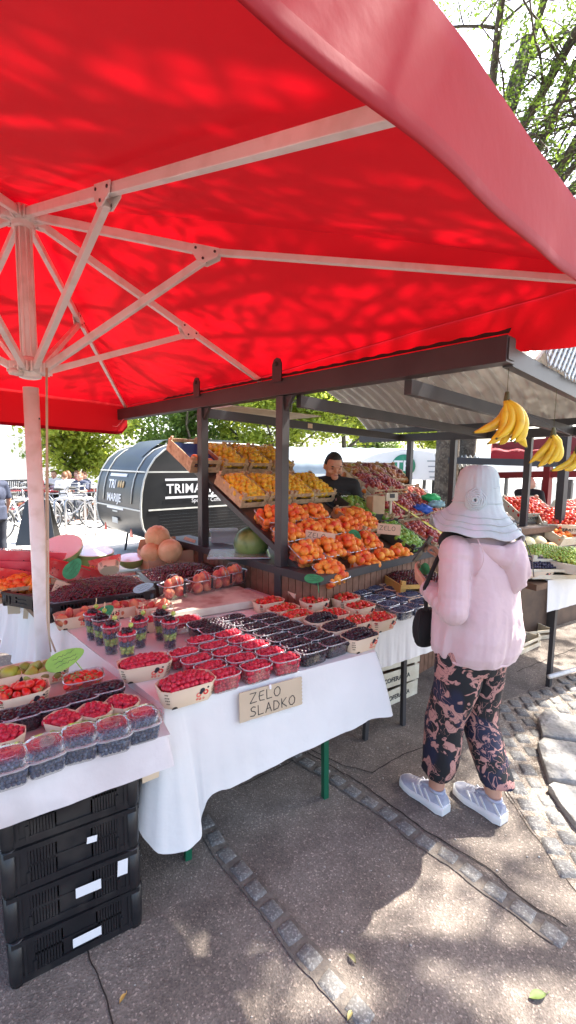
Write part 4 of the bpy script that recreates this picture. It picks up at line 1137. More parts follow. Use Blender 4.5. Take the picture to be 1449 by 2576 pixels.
x, y = s3(165, 380); box_of('strawberry', x, y, z3t, 'card punnet of large strawberries in the left foreground beside the figs', GP, A3+.1, 'carton', .17, .125, .06, .03, 'large strawberry in the card punnet in the left foreground', sc=1.25, layers=3)
x, y = s3(70, 250); box_of('fig', x, y, z3t, 'card punnet of green figs at the left photo edge', GP, A3+.1, 'carton', .18, .12, .055, .012, 'green fig in the card punnet at the left edge', layers=2)
x, y = s3(330, 215); box_of('fig', x, y, z3t, 'card punnet of green figs under the lime-green card', GP, A3+.1, 'carton', .17, .12, .058, .012, 'green fig in the card punnet under the lime-green card', layers=2)
# ---------------------------------------------------------------- fruit cups, peaches, cherries, melons on the main table
def c3(x, y): return (x/2.07/1.59, (2100+y/2.07)/1.59)
def c4p(x, y): return ((600+x/2.415)/1.59, (2200+y/2.415)/1.59)
M_['cup'] = clear_mat('clear_cup', (.96, .96, .96), .35, .08, .06)
M_['stick'] = mat('pale_wood_stick', (.75, .58, .35), .6)
def cup(x, y, lab, top='raspberry', s=1.0):
    p = onp(x, y, zt); root = empty('fruit_cup', T(p) @ Matrix.Scale(s, 4), 'clear cup layered with berries and grapes, '+lab, 'cup', 'layered fruit cups')
    if 'cup' not in MESHC:
        b = MB(); b.lathe([(.027, .001), (.0285, .012), (.040, .125)], 22, cap=False); b.lathe([(.0, .003), (.027, .001)], 22, cap=False)
        c = MB(); c.lathe([(.0385, .122), (.0425, .123), (.0425, .127), (.0385, .127)], 22, cap=False)
        d = MB(); d.tube([(.012, .004, .12), (.016, .008, .185)], .0017, 6); d.box((.0165, .009, .188), (.004, .002, .018))
        MESHC['cup'] = (b.mesh('cup_wall', M_['cup']), c.mesh('rim', M_['rimw']), d.mesh('stick', M_['stick']))
    for me, nm in zip(MESHC['cup'], ('cup_wall', 'rim', 'stick')): child(me, nm, root)
    l2 = ' in the fruit cup, '+lab
    for z, kd, sc in ((.012, 'black_grape', 1.05), (.028, 'black_grape', 1.0), (.045, 'green_grape', 1.0), (.060, 'green_grape', 1.05), (.078, 'blueberry', 1.1), (.090, 'blueberry', 1.1), (.105, 'raspberry', 1), (.122, top, 1.05), (.136, 'blackberry', 1)):
        R = .026+.012*z/.12; r = KIND[kd]['r']*sc; rad = R-r-.001
        if z > .13: rad *= .55
        n = max(3, int(2*pi*rad/(2*r*.95)))
        for k in range(n):
            a = 2*pi*k/n+z*90; put(kd, p+Vector((rad*cos(a), rad*sin(a), z+fr.uniform(-.002, .002)))*s, kd.replace('_', ' ')+l2, rank=1.2, tilt=3, s=sc*s)
        if z > .1: put(kd, p+Vector((0, 0, z+.004))*s, kd.replace('_', ' ')+l2, rank=1.2, tilt=3, s=sc*s)
    put('green_grape', p+Vector((.015, .007, .158))*s, 'green grape on the stick'+l2, rank=0, tilt=.3, s=1.15*s)
for i, (x, y, lab) in enumerate(((235, 1607, 'leftmost at the back'), (256, 1620, 'behind the two front ones'), (281, 1642, 'front left of the large group'), (321, 1664, 'the nearest one'), (352, 1626, 'right of the large group'),
      (406, 1608, 'left of the right-hand pair'), (428, 1628, 'right of the right-hand pair'))):
    cup(x, y, lab, 'blackberry' if i in (1, 5) else 'raspberry', 1.0)
# peaches in card punnets
for i, (x, y, lab, an) in enumerate(((187, 1545, 'beside the pole, left of the green card', .1), (262, 1530, 'behind the green card', .1), (325, 1520, 'left of the peach bowls', .05), (385, 1522, 'right of the small green card, behind the cups', 0))):
    M = box_of('flat_peach', x, y, zt, 'card punnet of peaches, '+lab, GP, AU+an, 'carton', .19, .135, .062, .016, 'red peach in the card punnet, '+lab, fL=1, fW=1, layers=2, edge=1.0, pitch=1.9)
# foam slab with bowls of peaches
M_['foam'] = mat('worn_foam_board', (.66, .62, .50), .8, (.50, .38, .32), 4, coord='World', col3=(.30, .14, .11), ns3=7, bump=.3)
M_['foamside'] = mat('foam_side', (.70, .70, .58), .8, (.6, .6, .48), 9, coord='World', bump=.2)
q = [U(*c4p(40, 640), z=.80), U(*c4p(1142, 465), z=.80), U(*c4p(850, 345), z=.80), U(*c4p(-60, 480), z=.80)]
mb = MB(); c = sum(q, Vector())/4
ring = []
for i in range(4):
    a, b, d = q[i-1], q[i], q[(i+1) % 4]
    for t in (.08, .03): ring.append(b.lerp(a, t))
    for t in (.03, .08): ring.append(b.lerp(d, t))
n_ = len(ring); top_ = [Vector((p.x, p.y, .80)) for p in ring]; bot = [Vector((p.x, p.y, .757)) for p in ring]
mb.poly(top_); mb.add(top_+bot, [(i, i+n_, (i+1) % n_+n_, (i+1) % n_) for i in range(n_)], mi=1)
mb.build('foam_board', [M_['foam'], M_['foamside']], None, T(0, 0, 0), 'worn pale foam board stained with juice, carrying the clear peach bowls', 'board')
for i, (x, y, lab) in enumerate(((438, 1502, 'leftmost'), (508, 1488, 'middle'), (556, 1476, 'second from right'), (588, 1466, 'rightmost'))):
    p = onp(x, y, .803); M = T(p) @ RZ(AU+.25)
    punnet(M, 'clear handled bowl of peaches on the foam board, '+lab, 'clear peach bowls', .17, .125, .085, 'clear', 'handled_bowl')
    r_ = bpy.context.scene.objects[-1] if False else None
    hb = MB(); pts = [Vector((-.0, -.066, .085))]+[Vector((0, -.066*cos(pi*k/10), .085+.05*sin(pi*k/10))) for k in range(1, 10)]+[Vector((0, .066, .085))]
    for sx in (-.012, .012): hb.tube([a+Vector((sx, 0, 0)) for a in pts], .0022, 6)
    par_ = [o for o in COL.objects if o.name.startswith('handled_bowl') and o.type == 'EMPTY'][-1]
    hb.build('handle', M_['rimw'], par_)
    sb_ = MB(); sb_.add([(.018, -.068, .03), (.036, -.068, .03), (.034, -.074, .095), (.020, -.074, .095)], [(0, 1, 2, 3)]); sb_.build('black_label', M_['ink'], par_)
    for k, (dx, dy, dz) in enumerate(((-.045, -.025, .036), (.02, -.028, .036), (.055, .02, .036), (-.02, .028, .036), (-.03, -.005, .085), (.03, .0, .088), (.0, -.02, .10))):
        put('peach', M @ Vector((dx, dy, dz)), 'ripe peach in the handled bowl on the foam board, '+lab, tilt=3, s=.95)
# black crates of cherries
def black_crate(M, label, group, L=.40, W=.56, H=.145, sticker=None):
    r_ = empty('plastic_crate', M, label, 'crate', group); key = ('bc', L, W, H)
    if key not in MESHC:
        def wall(Lw, name):
            b = MB(); t = .012
            b.box((0, 0, .012), (Lw, t, .024)); b.box((0, 0, H-.010), (Lw, t+.010, .016)); b.box((0, 0, H*.52), (Lw-.06, t*.7, .008))
            b.box((0, .003, H*.5), (Lw*.26, .004, H*.8)); 
            for sx in (-1, 1):
                b.box((sx*(Lw/2-.03), .0, H*.5), (.06, t*.8, H*.9))
                for k in range(9):
                    x = sx*(Lw*.13+.008+k*(Lw/2-.06-Lw*.13-.012)/8); b.box((x, 0, H*.5), (.0065, t*.7, H-.04))
                b.box((sx*(Lw/2-.035), -t/2, H*.5), (.007, .006, H-.03)); b.box((sx*(Lw/2-.06), -t/2, .035), (.008, .007, .05))
            return b.mesh(name, M_['black'])
        f = MB(); 
        for k in range(8): f.box((-L/2+.04+(L-.08)*k/7, 0, .004), (.012, W-.02, .007))
        for k in range(11): f.box((0, -W/2+.04+(W-.08)*k/10, .0045), (L-.02, .012, .007))
        co = MB()
        MESHC[key] = (wall(L, 'front_wall'), wall(W, 'side_wall'), f.mesh('floor_grid', M_['black']))
        cc = MB()
        for sx in (-1, 1):
            for sy in (-1, 1): cc.lathe([(.022, .0), (.024, H-.012)], 8, T(sx*(L/2-.014), sy*(W/2-.014), 0))
        MESHC[key] += (cc,)
        MESHC[(key, 'c')] = []
        for sx in (-1, 1):
            for sy in (-1, 1):
                b = MB(); b.lathe([(.020, -.006), (.024, .012), (.024, H-.002), (.018, H)], 10, T(sx*(L/2-.012), sy*(W/2-.012), 0)); MESHC[(key, 'c')].append(b.mesh('corner_post', M_['black']))
    a, s_, f, _ = MESHC[key]
    fw = child(a, 'front_wall', r_, T(0, -W/2, 0)); child(a, 'back_wall', r_, T(0, W/2, 0) @ RZ(pi))
    child(s_, 'side_wall', r_, T(L/2, 0, 0) @ RZ(pi/2)); child(s_, 'side_wall', r_, T(-L/2, 0, 0) @ RZ(-pi/2)); child(f, 'floor_grid', r_)
    for c in MESHC[(key, 'c')]: child(c, 'corner_post', r_)
    for st in (sticker or []):
        x, z, w_, h_, an = st; b = MB(); b.add([(-w_/2, -.0105, -h_/2), (w_/2, -.0105, -h_/2), (w_/2, -.0105, h_/2), (-w_/2, -.0105, h_/2)], [(0, 1, 2, 3)])
        b.build('paper_sticker', M_['white'], fw, T(x, 0, z) @ Matrix.Rotation(an, 4, 'Y'))
    return r_
def cherry_crate(x, y, ang, lab, L=.56, W=.37, H=.10, mound=.05):
    p = onp(x, y, zt, zc=H); M = T(p) @ RZ(ang); black_crate(M, 'black plastic crate heaped with dark cherries, '+lab, 'cherry crates', L, W, H)
    heap('cherry', M, L-.03, W-.03, H-.002, mound, 'dark cherry heaped in the black crate, '+lab, layers=2, pitch=1.75)
cherry_crate(245, 1478, AU+.02, 'nearest the pole', L=.56, W=.40)
cherry_crate(455, 1438, AU+.02, 'behind the peach bowls', L=.50, W=.36)
# cherries in the yellow crate by the woman's hand
M_['ycrate'] = mat('yellow_crate_wood', (.62, .40, .10), .6, (.52, .30, .08), 10, coord='World')
q = U(1052, 1452, z=.86); M = T(q.x, q.y, z2+.01) @ RZ(AU-.35)
wood_crate(M, 'yellow-brown open crate full of dark cherries, beside the woman', None, .40, .34, .10, 'ycrate', slit=True)
heap('cherry', M, .38, .32, .095, .04, 'dark cherry in the yellow crate beside the woman', layers=2, pitch=1.75)
# cantaloupes in a cardboard box
M_['melon'] = mat('cantaloupe_rind', (.70, .44, .23), .65, (.60, .36, .17), 5, coord='Object', bump=.25, bs=40, col3=(.80, .55, .32), ns3=9)
def melonf(v):
    a = atan2(v.y, v.x); return v*(1-.035*abs(cos(5*a))**6)
def melon(c, r, lab, rot=0):
    b = MB(); b.ball((0, 0, 0), r, 40, 20, fn=melonf); 
    for k in range(10):
        a = pi*k/5+pi/10
        pts = [Vector((cos(a)*sin(t), sin(a)*sin(t), cos(t)))*r*(1-.032) for t in [pi*(.04+.92*j/14) for j in range(15)]]
        b.tube(pts, .0022, 4, mi=1)
    b.build('cantaloupe', [M_['melon'], M_['woodD']], None, T(c) @ Euler((.9, .35+rot, rot*2)).to_matrix().to_4x4(), lab, 'melon', 'cantaloupes in the cardboard box')
def at_d(x, y, d): return U(x, y, Y=d)
melon(at_d(396, 1352, 3.45), .096, 'ribbed orange cantaloupe on top of the melon box')
melon(at_d(379, 1391, 3.35), .076, 'ribbed orange cantaloupe at the left of the melon box', 1)
melon(at_d(428, 1386, 3.35), .092, 'ribbed orange cantaloupe at the right of the melon box', 2)
melon(at_d(415, 1372, 3.56), .08, 'ribbed cantaloupe at the back, below the top one', 3)
def card_box(name, M, L, W, H, label, th=.005, m='card', flaps=(1, 1, 0, 0)):
    r_ = empty(name, M, label, 'box')
    b = MB(); b.box((0, 0, th/2), (L, W, th)); b.build('box_floor', M_[m], r_)
    for sy in (-1, 1): b = MB(); b.box((0, sy*(W/2-th/2), H/2+th), (L, th, H)); b.build('side_wall', M_[m], r_)
    for sx in (-1, 1): b = MB(); b.box((sx*(L/2-th/2), 0, H/2+th), (th, W-2*th, H)); b.build('end_wall', M_[m], r_)
    for k, on in enumerate(flaps):
        if on:
            sx = (-1, 1, 0, 0)[k]; sy = (0, 0, -1, 1)[k]; b = MB()
            e = Vector((sx*L/2, sy*W/2, H+th)); o = Vector((sx*.03, sy*.03, .07)); t_ = Vector((abs(sy)*L*.48, abs(sx)*W*.48, 0))
            b.add([e-t_, e+t_, e+o+t_*.85, e+o-t_*.85], [(0, 1, 2, 3)]); b.add([p+Vector((sx*.003, sy*.003, 0)) for p in (e-t_, e+t_, e+o+t_*.85, e+o-t_*.85)], [(3, 2, 1, 0)]); b.build('flap', M_[m], r_)
    return r_
q = U(412, 1420, z=.80)
card_box('cardboard_box', T(q.x, q.y+.05, z1+.003) @ RZ(AU+.1), .36, .26, .15, 'brown cardboard box holding the cantaloupes', flaps=(0, 1, 0, 1))
q = U(512, 1398, z=.85); card_box('cardboard_box', T(q.x, q.y, z1+.003) @ RZ(AU+.5), .12, .10, .13, 'small torn cardboard box between the cherries and the counter', flaps=(0, 1, 0, 0))
# watermelons: wedges and halves in cling film
M_['flesh'] = mat('watermelon_flesh', (.80, .10, .10), .35, (.72, .06, .06), 12, coord='World', coat=.6, col3=(.85, .35, .30), ns3=18)
M_['fleshP'] = mat('watermelon_flesh_pink', (.82, .22, .26), .3, (.76, .12, .16), 9, coord='World', coat=.8)
M_['rind'] = mat('watermelon_rind', (.05, .12, .025), .4, (.20, .32, .10), 5, coord='Object', ramp=(.45, .55))
M_['pith'] = mat('white_pith', (.75, .78, .62), .5)
M_['film'] = mat('film_glare_over_flesh', (.86, .80, .80), .12, (.95, .93, .93), 3, coord='World', coat=1)  # near-white colour stands in for the reflection on the cling film
def wedge(M, L, R, ang, label, fm='flesh', name='watermelon_wedge'):
    """slice of an ellipsoid between two cut planes that meet at the top edge"""
    r_ = empty(name, M, label, 'watermelon'); n = 18; 
    def arc(a, f): return [Vector((L/2*cos(pi*i/n), R*f*sin(pi*i/n)*sin(a), -R*f*sin(pi*i/n)*cos(a))) for i in range(n+1)]
    fl = MB()
    for a in (-ang, ang):
        A0 = [Vector((L/2*cos(pi*i/n), 0, 0)) for i in range(n+1)]; B0 = arc(a, .93); fl.grid([A0, B0] if a > 0 else [B0, A0], sm=False)
    fl.build('flesh', M_[fm], r_)
    pi_ = MB()
    for a in (-ang, ang): pi_.grid([arc(a, .93), arc(a, 1)] if a > 0 else [arc(a, 1), arc(a, .93)], sm=False)
    pi_.build('white_edge', M_['pith'], r_)
    rd = MB(); rd.grid([arc(-ang+2*ang*k/8, 1) for k in range(9)]); rd.build('rind', M_['rind'], r_)
    sd = MB()
    for a in (-ang, ang):
        for k in range(14):
            t = fr.uniform(.15, .85)*pi; f = fr.uniform(.35, .75); p = Vector((L/2*cos(t), R*f*sin(t)*sin(a)*1.01, -R*f*sin(t)*cos(a)))
            sd.ball(tuple(p+Vector((0, (.001 if a > 0 else -.001), 0))), .0035, 5, 4)
    sd.build('seeds', M_['ink'], r_)['kind'] = 'stuff'
    return r_
def half(M, R, label, L=1.2):
    r_ = empty('watermelon_half', M, label, 'watermelon'); b = MB(); n = 32
    b.lathe([(.001, -R)]+[(R*sin(pi/2*k/8), -R*cos(pi/2*k/8)) for k in range(1, 9)], n, cap=False, sx=L); b.build('rind', M_['rind'], r_)
    c = MB(); c.lathe([(R, 0), (R*.93, .001)], n, cap=False, sx=L); c.build('white_edge', M_['pith'], r_)
    d = MB(); d.lathe([(R*.93, .001), (.001, .004)], n, cap=False, sx=L); d.build('filmed_flesh', M_['film'], r_); return r_
def onq(x, y, z): p = U(x, y, z=z); p.z = z; return p
half(T(onq(150, 1378, .98)) @ Euler((.55, -.3, .6)).to_matrix().to_4x4(), .13, 'film-wrapped watermelon half, cut face up, left of the pole cord')
half(T(onq(226, 1384, .93)) @ Euler((.12, .1, .1)).to_matrix().to_4x4(), .145, 'film-wrapped dark watermelon half lying flat behind the wedges')
half(T(onq(330, 1402, .86)) @ Euler((.2, 0, 0)).to_matrix().to_4x4(), .09, 'small filmed melon half left of the cantaloupes')
wedge(T(onq(30, 1385, 1.03)) @ Euler((.95, .12, .42)).to_matrix().to_4x4(), .62, .19, .5, 'long pink film-wrapped watermelon wedge at the far left', 'fleshP')
wedge(T(onq(36, 1412, .96)) @ Euler((.95, .10, .40)).to_matrix().to_4x4(), .60, .17, .5, 'second pink watermelon wedge, below the longest one', 'fleshP')
wedge(T(onq(60, 1436, .90)) @ Euler((.9, .25, .5)).to_matrix().to_4x4(), .42, .13, .5, 'red watermelon wedge just above the apricots at the left')
wedge(T(onq(165, 1412, .96)) @ Euler((.9, .35, .5)).to_matrix().to_4x4(), .40, .15, .5, 'red watermelon wedge right of the pole, rear one')
wedge(T(onq(195, 1424, .93)) @ Euler((.85, .30, .45)).to_matrix().to_4x4(), .42, .14, .5, 'red watermelon wedge right of the pole, front one')
wedge(T(onq(262, 1402, .93)) @ Euler((.8, -.2, .2)).to_matrix().to_4x4(), .22, .12, .6, 'small red watermelon wedge behind the cherries')
# apricots at the far left in a wooden crate
p = onp(55, 1462, zt, zc=.09); M = T(p) @ RZ(AU+.1)
wood_crate(M, 'wooden crate of apricots at the left end of the table', None, .36, .26, .09); heap('apricot', M, .34, .24, .09, .03, 'apricot in the crate at the left end of the table', layers=2)
p = onp(96, 1490, zt, zc=.06); M = T(p) @ RZ(AU-.9); black_crate(M, 'empty black crate edge behind the pole', None, .30, .22, .08)
put('orange', onp(235, 1425, .86), 'single orange beside the green leaf card', s=.75)
put('orange', onp(244, 1410, .86), 'single orange behind the green leaf card', s=.7)
for x, y, a, lab in ((276, 1436, .5, 'dark brown card punnet standing up behind the cherries'),):
    q = onq(x, y, .90); carton(T(q) @ RZ(a) @ Matrix.Rotation(-1.0, 4, 'X'), lab, None, .13, .10, .05, prints=False)

# ---------------------------------------------------------------- price cards
def leaf_card(M, label, L=.115, W=.06, m='leafcard', stick=.05, scrib=True):
    pts = []
    for k in range(24):
        t = 2*pi*k/24; x = -cos(t)*L/2; y = sin(t)*W/2*(1+.25*cos(t)); pts.append((x, y))
    r_ = empty('leaf_card', M, label, 'price card'); b = MB(); b.prism(pts, .0012); b.build('leaf_shape', M_[m], r_)
    s_ = MB(); 
    for j in range(3):
        y = W*(.22-.22*j); x = -L*.28; prev = Vector((x, y, .0018))
        while x < L*.28:
            x += .0055; nx = Vector((x, y+fr.uniform(-.004, .004), .0018)); d = (nx-prev); nn_ = Vector((-d.y, d.x, 0)).normalized()*.0007
            s_.add([prev-nn_, nx-nn_, nx+nn_, prev+nn_], [(0, 1, 2, 3)]); prev = nx
    s_.build('marker_scribble', M_['ink'], r_)
    if stick: k_ = MB(); k_.tube([(L*.2, -W*.3, 0), (L*.3, -W*.5-stick, -.01)], .002, 6); k_.build('pick', M_[m], r_)
    return r_
def facecam(p, roll=0, tilt=.35, yaw=0):
    """card frame standing at p, face towards the aisle, leaning back"""
    d = Vector((-p.x*.5, -1, 0)).normalized(); d.rotate(Matrix.Rotation(yaw, 3, 'Z')); n = (d*cos(tilt)+Vector((0, 0, 1))*sin(tilt)).normalized()
    x = Vector((0, 0, 1)).cross(n).normalized(); y = n.cross(x)
    M = Matrix(((x.x, y.x, n.x, p.x), (x.y, y.y, n.y, p.y), (x.z, y.z, n.z, p.z), (0, 0, 0, 1))); return M @ RZ(roll)
leaf_card(facecam(onq(183, 1430, .95), .9, .3), 'green leaf-shaped price card standing in the cherries by the pole', .14, .085)
leaf_card(facecam(onq(262, 1541, .84), .55, .4), 'green leaf-shaped price card stuck between peaches and fruit cups', .105, .062)
leaf_card(facecam(onq(164, 1658, .82), .35, .5), 'large lime-green leaf-shaped price card above the figs', .145, .072, 'limecard')
leaf_card(facecam(onq(361, 1478, .88), .3, .7), 'pale blue leaf-shaped card lying at the end of the cherry crate', .12, .05, 'bluecard', 0)
leaf_card(facecam(U(790, 1456, Y=2.35), -.05, .9), 'dark green oval price card above the strawberries', .105, .06, 'leafcard')
def paper_sign(name, M, w_, h_, lines, label, hh=.03, m='cardS', th=.003, pad=.1, ragged=True):
    r_ = empty(name, M, label, 'sign'); b = MB(); n = 12
    pts = [(0, 0)]+[(w_*k/n, fr.uniform(-.001, .001)) for k in range(1, n)]+[(w_, 0)]
    pts += [(w_+(.003*(k % 2) if ragged else 0), h_*k/16) for k in range(1, 16)]+[(w_, h_), (0, h_)]
    b.prism(pts, .0025); b.build('card', M_[m], r_)
    for i, l in enumerate(lines):
        t = MB(); handwrite(t, l, hh, Matrix.Translation((w_*pad, h_*(.56 if len(lines) > 1 else .38)-i*h_*.46, .0027)), th); t.build('handwriting', M_['ink'], r_)
    return r_
# the big card pinned to the front cloth
wA = loc_u = None
pA = U(602, 1745, z=.742); uA = (pA-TO).dot(UU); pB = U(752, 1697, z=.742); uB = (pB-TO).dot(UU)
wS = uB-uA; hS = .115
org = TL(uA, -.030, .742-hS)
Ms = Matrix(((UU.x, 0, -VV.x, org.x), (UU.y, 0, -VV.y, org.y), (0, 1, 0, org.z), (0, 0, 0, 1))) @ Matrix.Rotation(-.06, 4, 'X')
sgn_ = paper_sign('cardboard_sign', Ms, wS, hS, ['ZELO', 'SLADKO'], 'brown cardboard sign reading ZELO SLADKO pinned to the front of the white cloth', .037, th=.0034, pad=.16)
b = MB(); b.box((wS*.47, hS-.004, .006), (.008, .018, .006)); b.build('clip', M_['white'], sgn_)
paper_sign('cardboard_sign', facecam(onq(128, 1490, .86), -.45, .4) , .10, .075, ['ZELO'], 'handwritten brown card leaning on the cherry crate by the pole', .02, th=.002)
sq = Vector((-UU.x, -UU.y, 0))
for k, (x, y, w_, h_, lab) in enumerate(((20, 1545, .07, .17, 'narrow brown card hanging at the left end of the cloth'), (58, 1556, .09, .15, 'curled brown card hanging beside the narrow one'))):
    p = U(x, y, z=.62)
    paper_sign('hanging_card', facecam(p, -.1*k, .0, -.5), w_, h_, [], lab)
# ---------------------------------------------------------------- fruit on the sloping racks of the stall
_sl = Vector((ST(-1, 0, RK(-1))-ST(0, 0, RK(0)))).normalized(); _tt = TT.normalized(); _nn = _tt.cross(_sl).normalized()
if _nn.z < 0: _nn = -_nn
def RP(a, b, up=0.0, yaw=0):
    """frame on the rack: x along the row, y up the slope, z off the board"""
    p = ST(a, b, RK(a)) + _nn*up
    return Matrix(((_tt.x, _sl.x, _nn.x, p.x), (_tt.y, _sl.y, _nn.y, p.y), (_tt.z, _sl.z, _nn.z, p.z), (0, 0, 0, 1))) @ RZ(yaw)
GC = 'wooden crates on the stall racks'
def rcrate(a, b, kd, lab, L=.245, W=.36, H=.085, m='woodA', mound=.03, text=None, sc=None, layers=2, flab=None, up=.02, yaw=0, name='wooden_crate', keep=1, **kw):
    M = RP(a, b, up, yaw) @ T(0, W/2, 0)
    wood_crate(M, lab, GC, L, W, H, m, name, text, **kw)
    if kd: heap(kd, M, L-.02, W-.02, H-.008, mound, flab or (kd.replace('_', ' ')+' in the '+lab), layers=layers, sc=sc, keep=keep)
    return M
for i, nm in enumerate(('leftmost', 'second from left', 'third from left', 'rightmost')):
    rcrate(-.64, .06+.155+i*.315, 'yellow_plum', 'crate of yellow plums, %s of the lower row' % nm, H=.095, mound=.045, up=.03, flab='yellow plum in the lower row crate, '+nm)
for i, nm in enumerate(('left', 'middle', 'right')):
    rcrate(-1.22, .42+i*.33, 'yellow_plum', 'crate of yellow plums, %s of the upper row' % nm, W=.38, H=.10, mound=.05, up=.035, flab='yellow plum in the upper row crate, '+nm)
M_['bluepaper'] = mat('blue_fruit_paper', (.03, .07, .22), .6)
M = rcrate(-1.24, .08, None, 'tall crate lined with blue paper holding a few oranges, top left of the rack', L=.27, W=.40, H=.11, up=.035)
mb = MB(); mb.grid([[(x, y, .012+.012*noise.noise(Vector((x*20, y*20, 0)))+(.07 if abs(y) > .16 or abs(x) > .11 else 0)) for x in [-.115+.023*i for i in range(11)]] for y in [-.17+.034*j for j in range(11)]], M=M)
mb.build('fruit_paper', M_['bluepaper'], None, None, 'dark blue paper lining the top left crate', 'paper')
for x, y, z in ((-.06, -.12, .05), (.01, -.13, .05), (.08, -.12, .05), (-.03, -.07, .06), (.05, -.06, .055), (.02, -.11, .10)): put('orange', M @ Vector((x, y, z)), 'orange in the blue-papered crate', tilt=3, s=.95)
# board across the foot of the plum crates
# clear bowls of apricots
k = 0
for r, (a, bs, nl) in enumerate(((-.40, (.20, .47, .74), 0), (-.16, (.18, .44, .70, .94), 0), (.08, (.16, .42, .68, .94), 0), (.32, (.18,), 1), (.30, (.62, .88, 1.12), 2))):
    for j, b in enumerate(bs):
        k += 1; lab = '%s row from the top, %s from left' % (ORD[r if r < 4 else 3], ORD[j + (1 if r == 4 else 0)])
        M = RP(a, b, .018, fr.uniform(-.1, .1))
        if nl == 2: carton(M, 'card punnet heaped with apricots, '+lab, GP, .19, .14, .07)
        else: punnet(M, 'clear bowl heaped with apricots, '+lab, 'clear bowls of apricots', .205, .175, .075, 'clear', 'clear_bowl')
        heap('apricot', M, .205, .175 if nl != 2 else .15, .072, .062, 'ripe apricot in the bowl, '+lab, layers=3, side=(.002, .12) if r in (0, 3) else None, edge=.7)
for j, b in enumerate((1.0, 1.18)):   # loose apricots in a crate right of the plums
    pass
rcrate(-.04, 1.22, 'apricot', 'crate of apricots right of the brown board', L=.30, W=.34, mound=.05, flab='apricot in the crate right of the board')
# the big clear bag of apricots at the near corner of the counter
p = onq(812, 1462, .86)
M = T(p.x, p.y, .80) @ RZ(AU); punnet(M, 'large clear bowl of apricots at the near end of the counter', 'clear bowls of apricots', .24, .18, .08, name='clear_bowl')
heap('apricot', M, .24, .18, .07, .055, 'apricot in the large bowl at the counter end', layers=3, side=(.002, .1), edge=.7)
# lime and plum crates
M_['dcrate'] = mat('dark_printed_crate', (.035, .04, .03), .6, (.06, .06, .05), 9, coord='World')
rcrate(.30, 1.50, 'lime', 'dark printed crate of limes with fresh in white script on its front', L=.26, W=.38, H=.09, m='dcrate', text='fresh', mound=.02, slit=False, tm='white', flab='green lime in the dark crate at the front')
rcrate(-.24, 1.46, 'lime', 'dark crate of limes behind the lettered one', L=.25, W=.34, H=.09, m='dcrate', mound=.02, slit=False, flab='green lime in the rear dark crate')
rcrate(-.22, 1.80, 'lime', 'open wooden crate of limes with a green paper', L=.24, W=.30, H=.07, mound=.0, flab='lime in the wooden crate with green paper', keep=.7)
for r, a in enumerate((.30, -.20, -.70)):
    for j, b in enumerate((1.92, 2.28, 2.64)):
        if r == 2 and j == 0: continue
        lab = '%s row from the front, %s of three' % (ORD[r], ['left', 'middle', 'right'][j])
        rcrate(a, b, 'nectarine', 'crate of dark red nectarines, '+lab, L=.28, W=.37, H=.07, mound=.035, flab='dark red nectarine in the crate, '+lab, keep=.96)
M_['ypaper'] = mat('yellow_crate_liner', (.75, .62, .08), .5)
for j, (a, b) in enumerate(((.28, 2.10), (-.2, 2.10), (.25, 2.46))):
    M = RP(a, b, .10); mb = MB(); mb.grid([[(x, y, .012*noise.noise(Vector((x*30, y*20, j)))) for x in (-.02, -.008, .008, .02)] for y in [-.1+.045*q for q in range(10)]], M=M)
    mb.build('crate_liner', M_['ypaper'], None, None, 'crumpled yellow paper strip between nectarine crates, %s' % ['front left', 'rear left', 'front right'][j], 'paper')
# steeper upper rack with mixed fruit
def RK2(a): return .97-.70*(a+.55)
def upper(a, b, kd, lab, **kw):
    p = ST(a, b, RK2(a)); sl_ = (ST(a-1, b, RK2(a-1))-p).normalized(); n_ = _tt.cross(sl_).normalized(); n_ = n_ if n_.z > 0 else -n_
    M = Matrix(((_tt.x, sl_.x, n_.x, p.x), (_tt.y, sl_.y, n_.y, p.y), (_tt.z, sl_.z, n_.z, p.z), (0, 0, 0, 1)))
    L, W, H = kw.get('L', .34), kw.get('W', .30), kw.get('H', .09)
    M = M @ T(0, W/2, .02); wood_crate(M, lab, GC, L, W, H, kw.get('m', 'woodA'))
    heap(kd, M, L-.02, W-.02, H-.02, kw.get('mound', .03), kw['flab'], layers=2)
for b, lab in ((2.30, 'left'), (2.72, 'middle'), (3.12, 'right')):
    upper(-1.02, b, 'mango', 'crate of mixed mangoes and pears, %s of the top row' % lab, flab='mango or pear in the top row crate, '+lab)
    upper(-.60, b, 'orange' if lab != 'right' else 'peach', 'crate of oranges below the mangoes, %s one' % lab if lab != 'right' else 'crate of peaches at the right end below the mangoes', m='woodW', flab='orange in the %s crate below the mangoes' % lab if lab != 'right' else 'peach in the right crate below the mangoes')
for b in (2.06, 3.35):
    mb = MB(); mb.bar((-.2, b, RK2(-.2)-.02), (-1.42, b, RK2(-1.42)-.02), .04, .05); mb.build('upper_rail', M_['dsteel'], stall)
    mb = MB(); mb.bar((-1.2, b, RK2(-1.2)-.04), (-1.2, b, GZ), .04, .04); mb.build('rack_leg', M_['dsteel'], stall)
mb = MB(); mb.add([(-.25, 2.06, RK2(-.25)), (-1.4, 2.06, RK2(-1.4)), (-1.4, 3.35, RK2(-1.4)), (-.25, 3.35, RK2(-.25))], [(0, 1, 2, 3)]); mb.build('upper_board', M_['woodD'], stall)
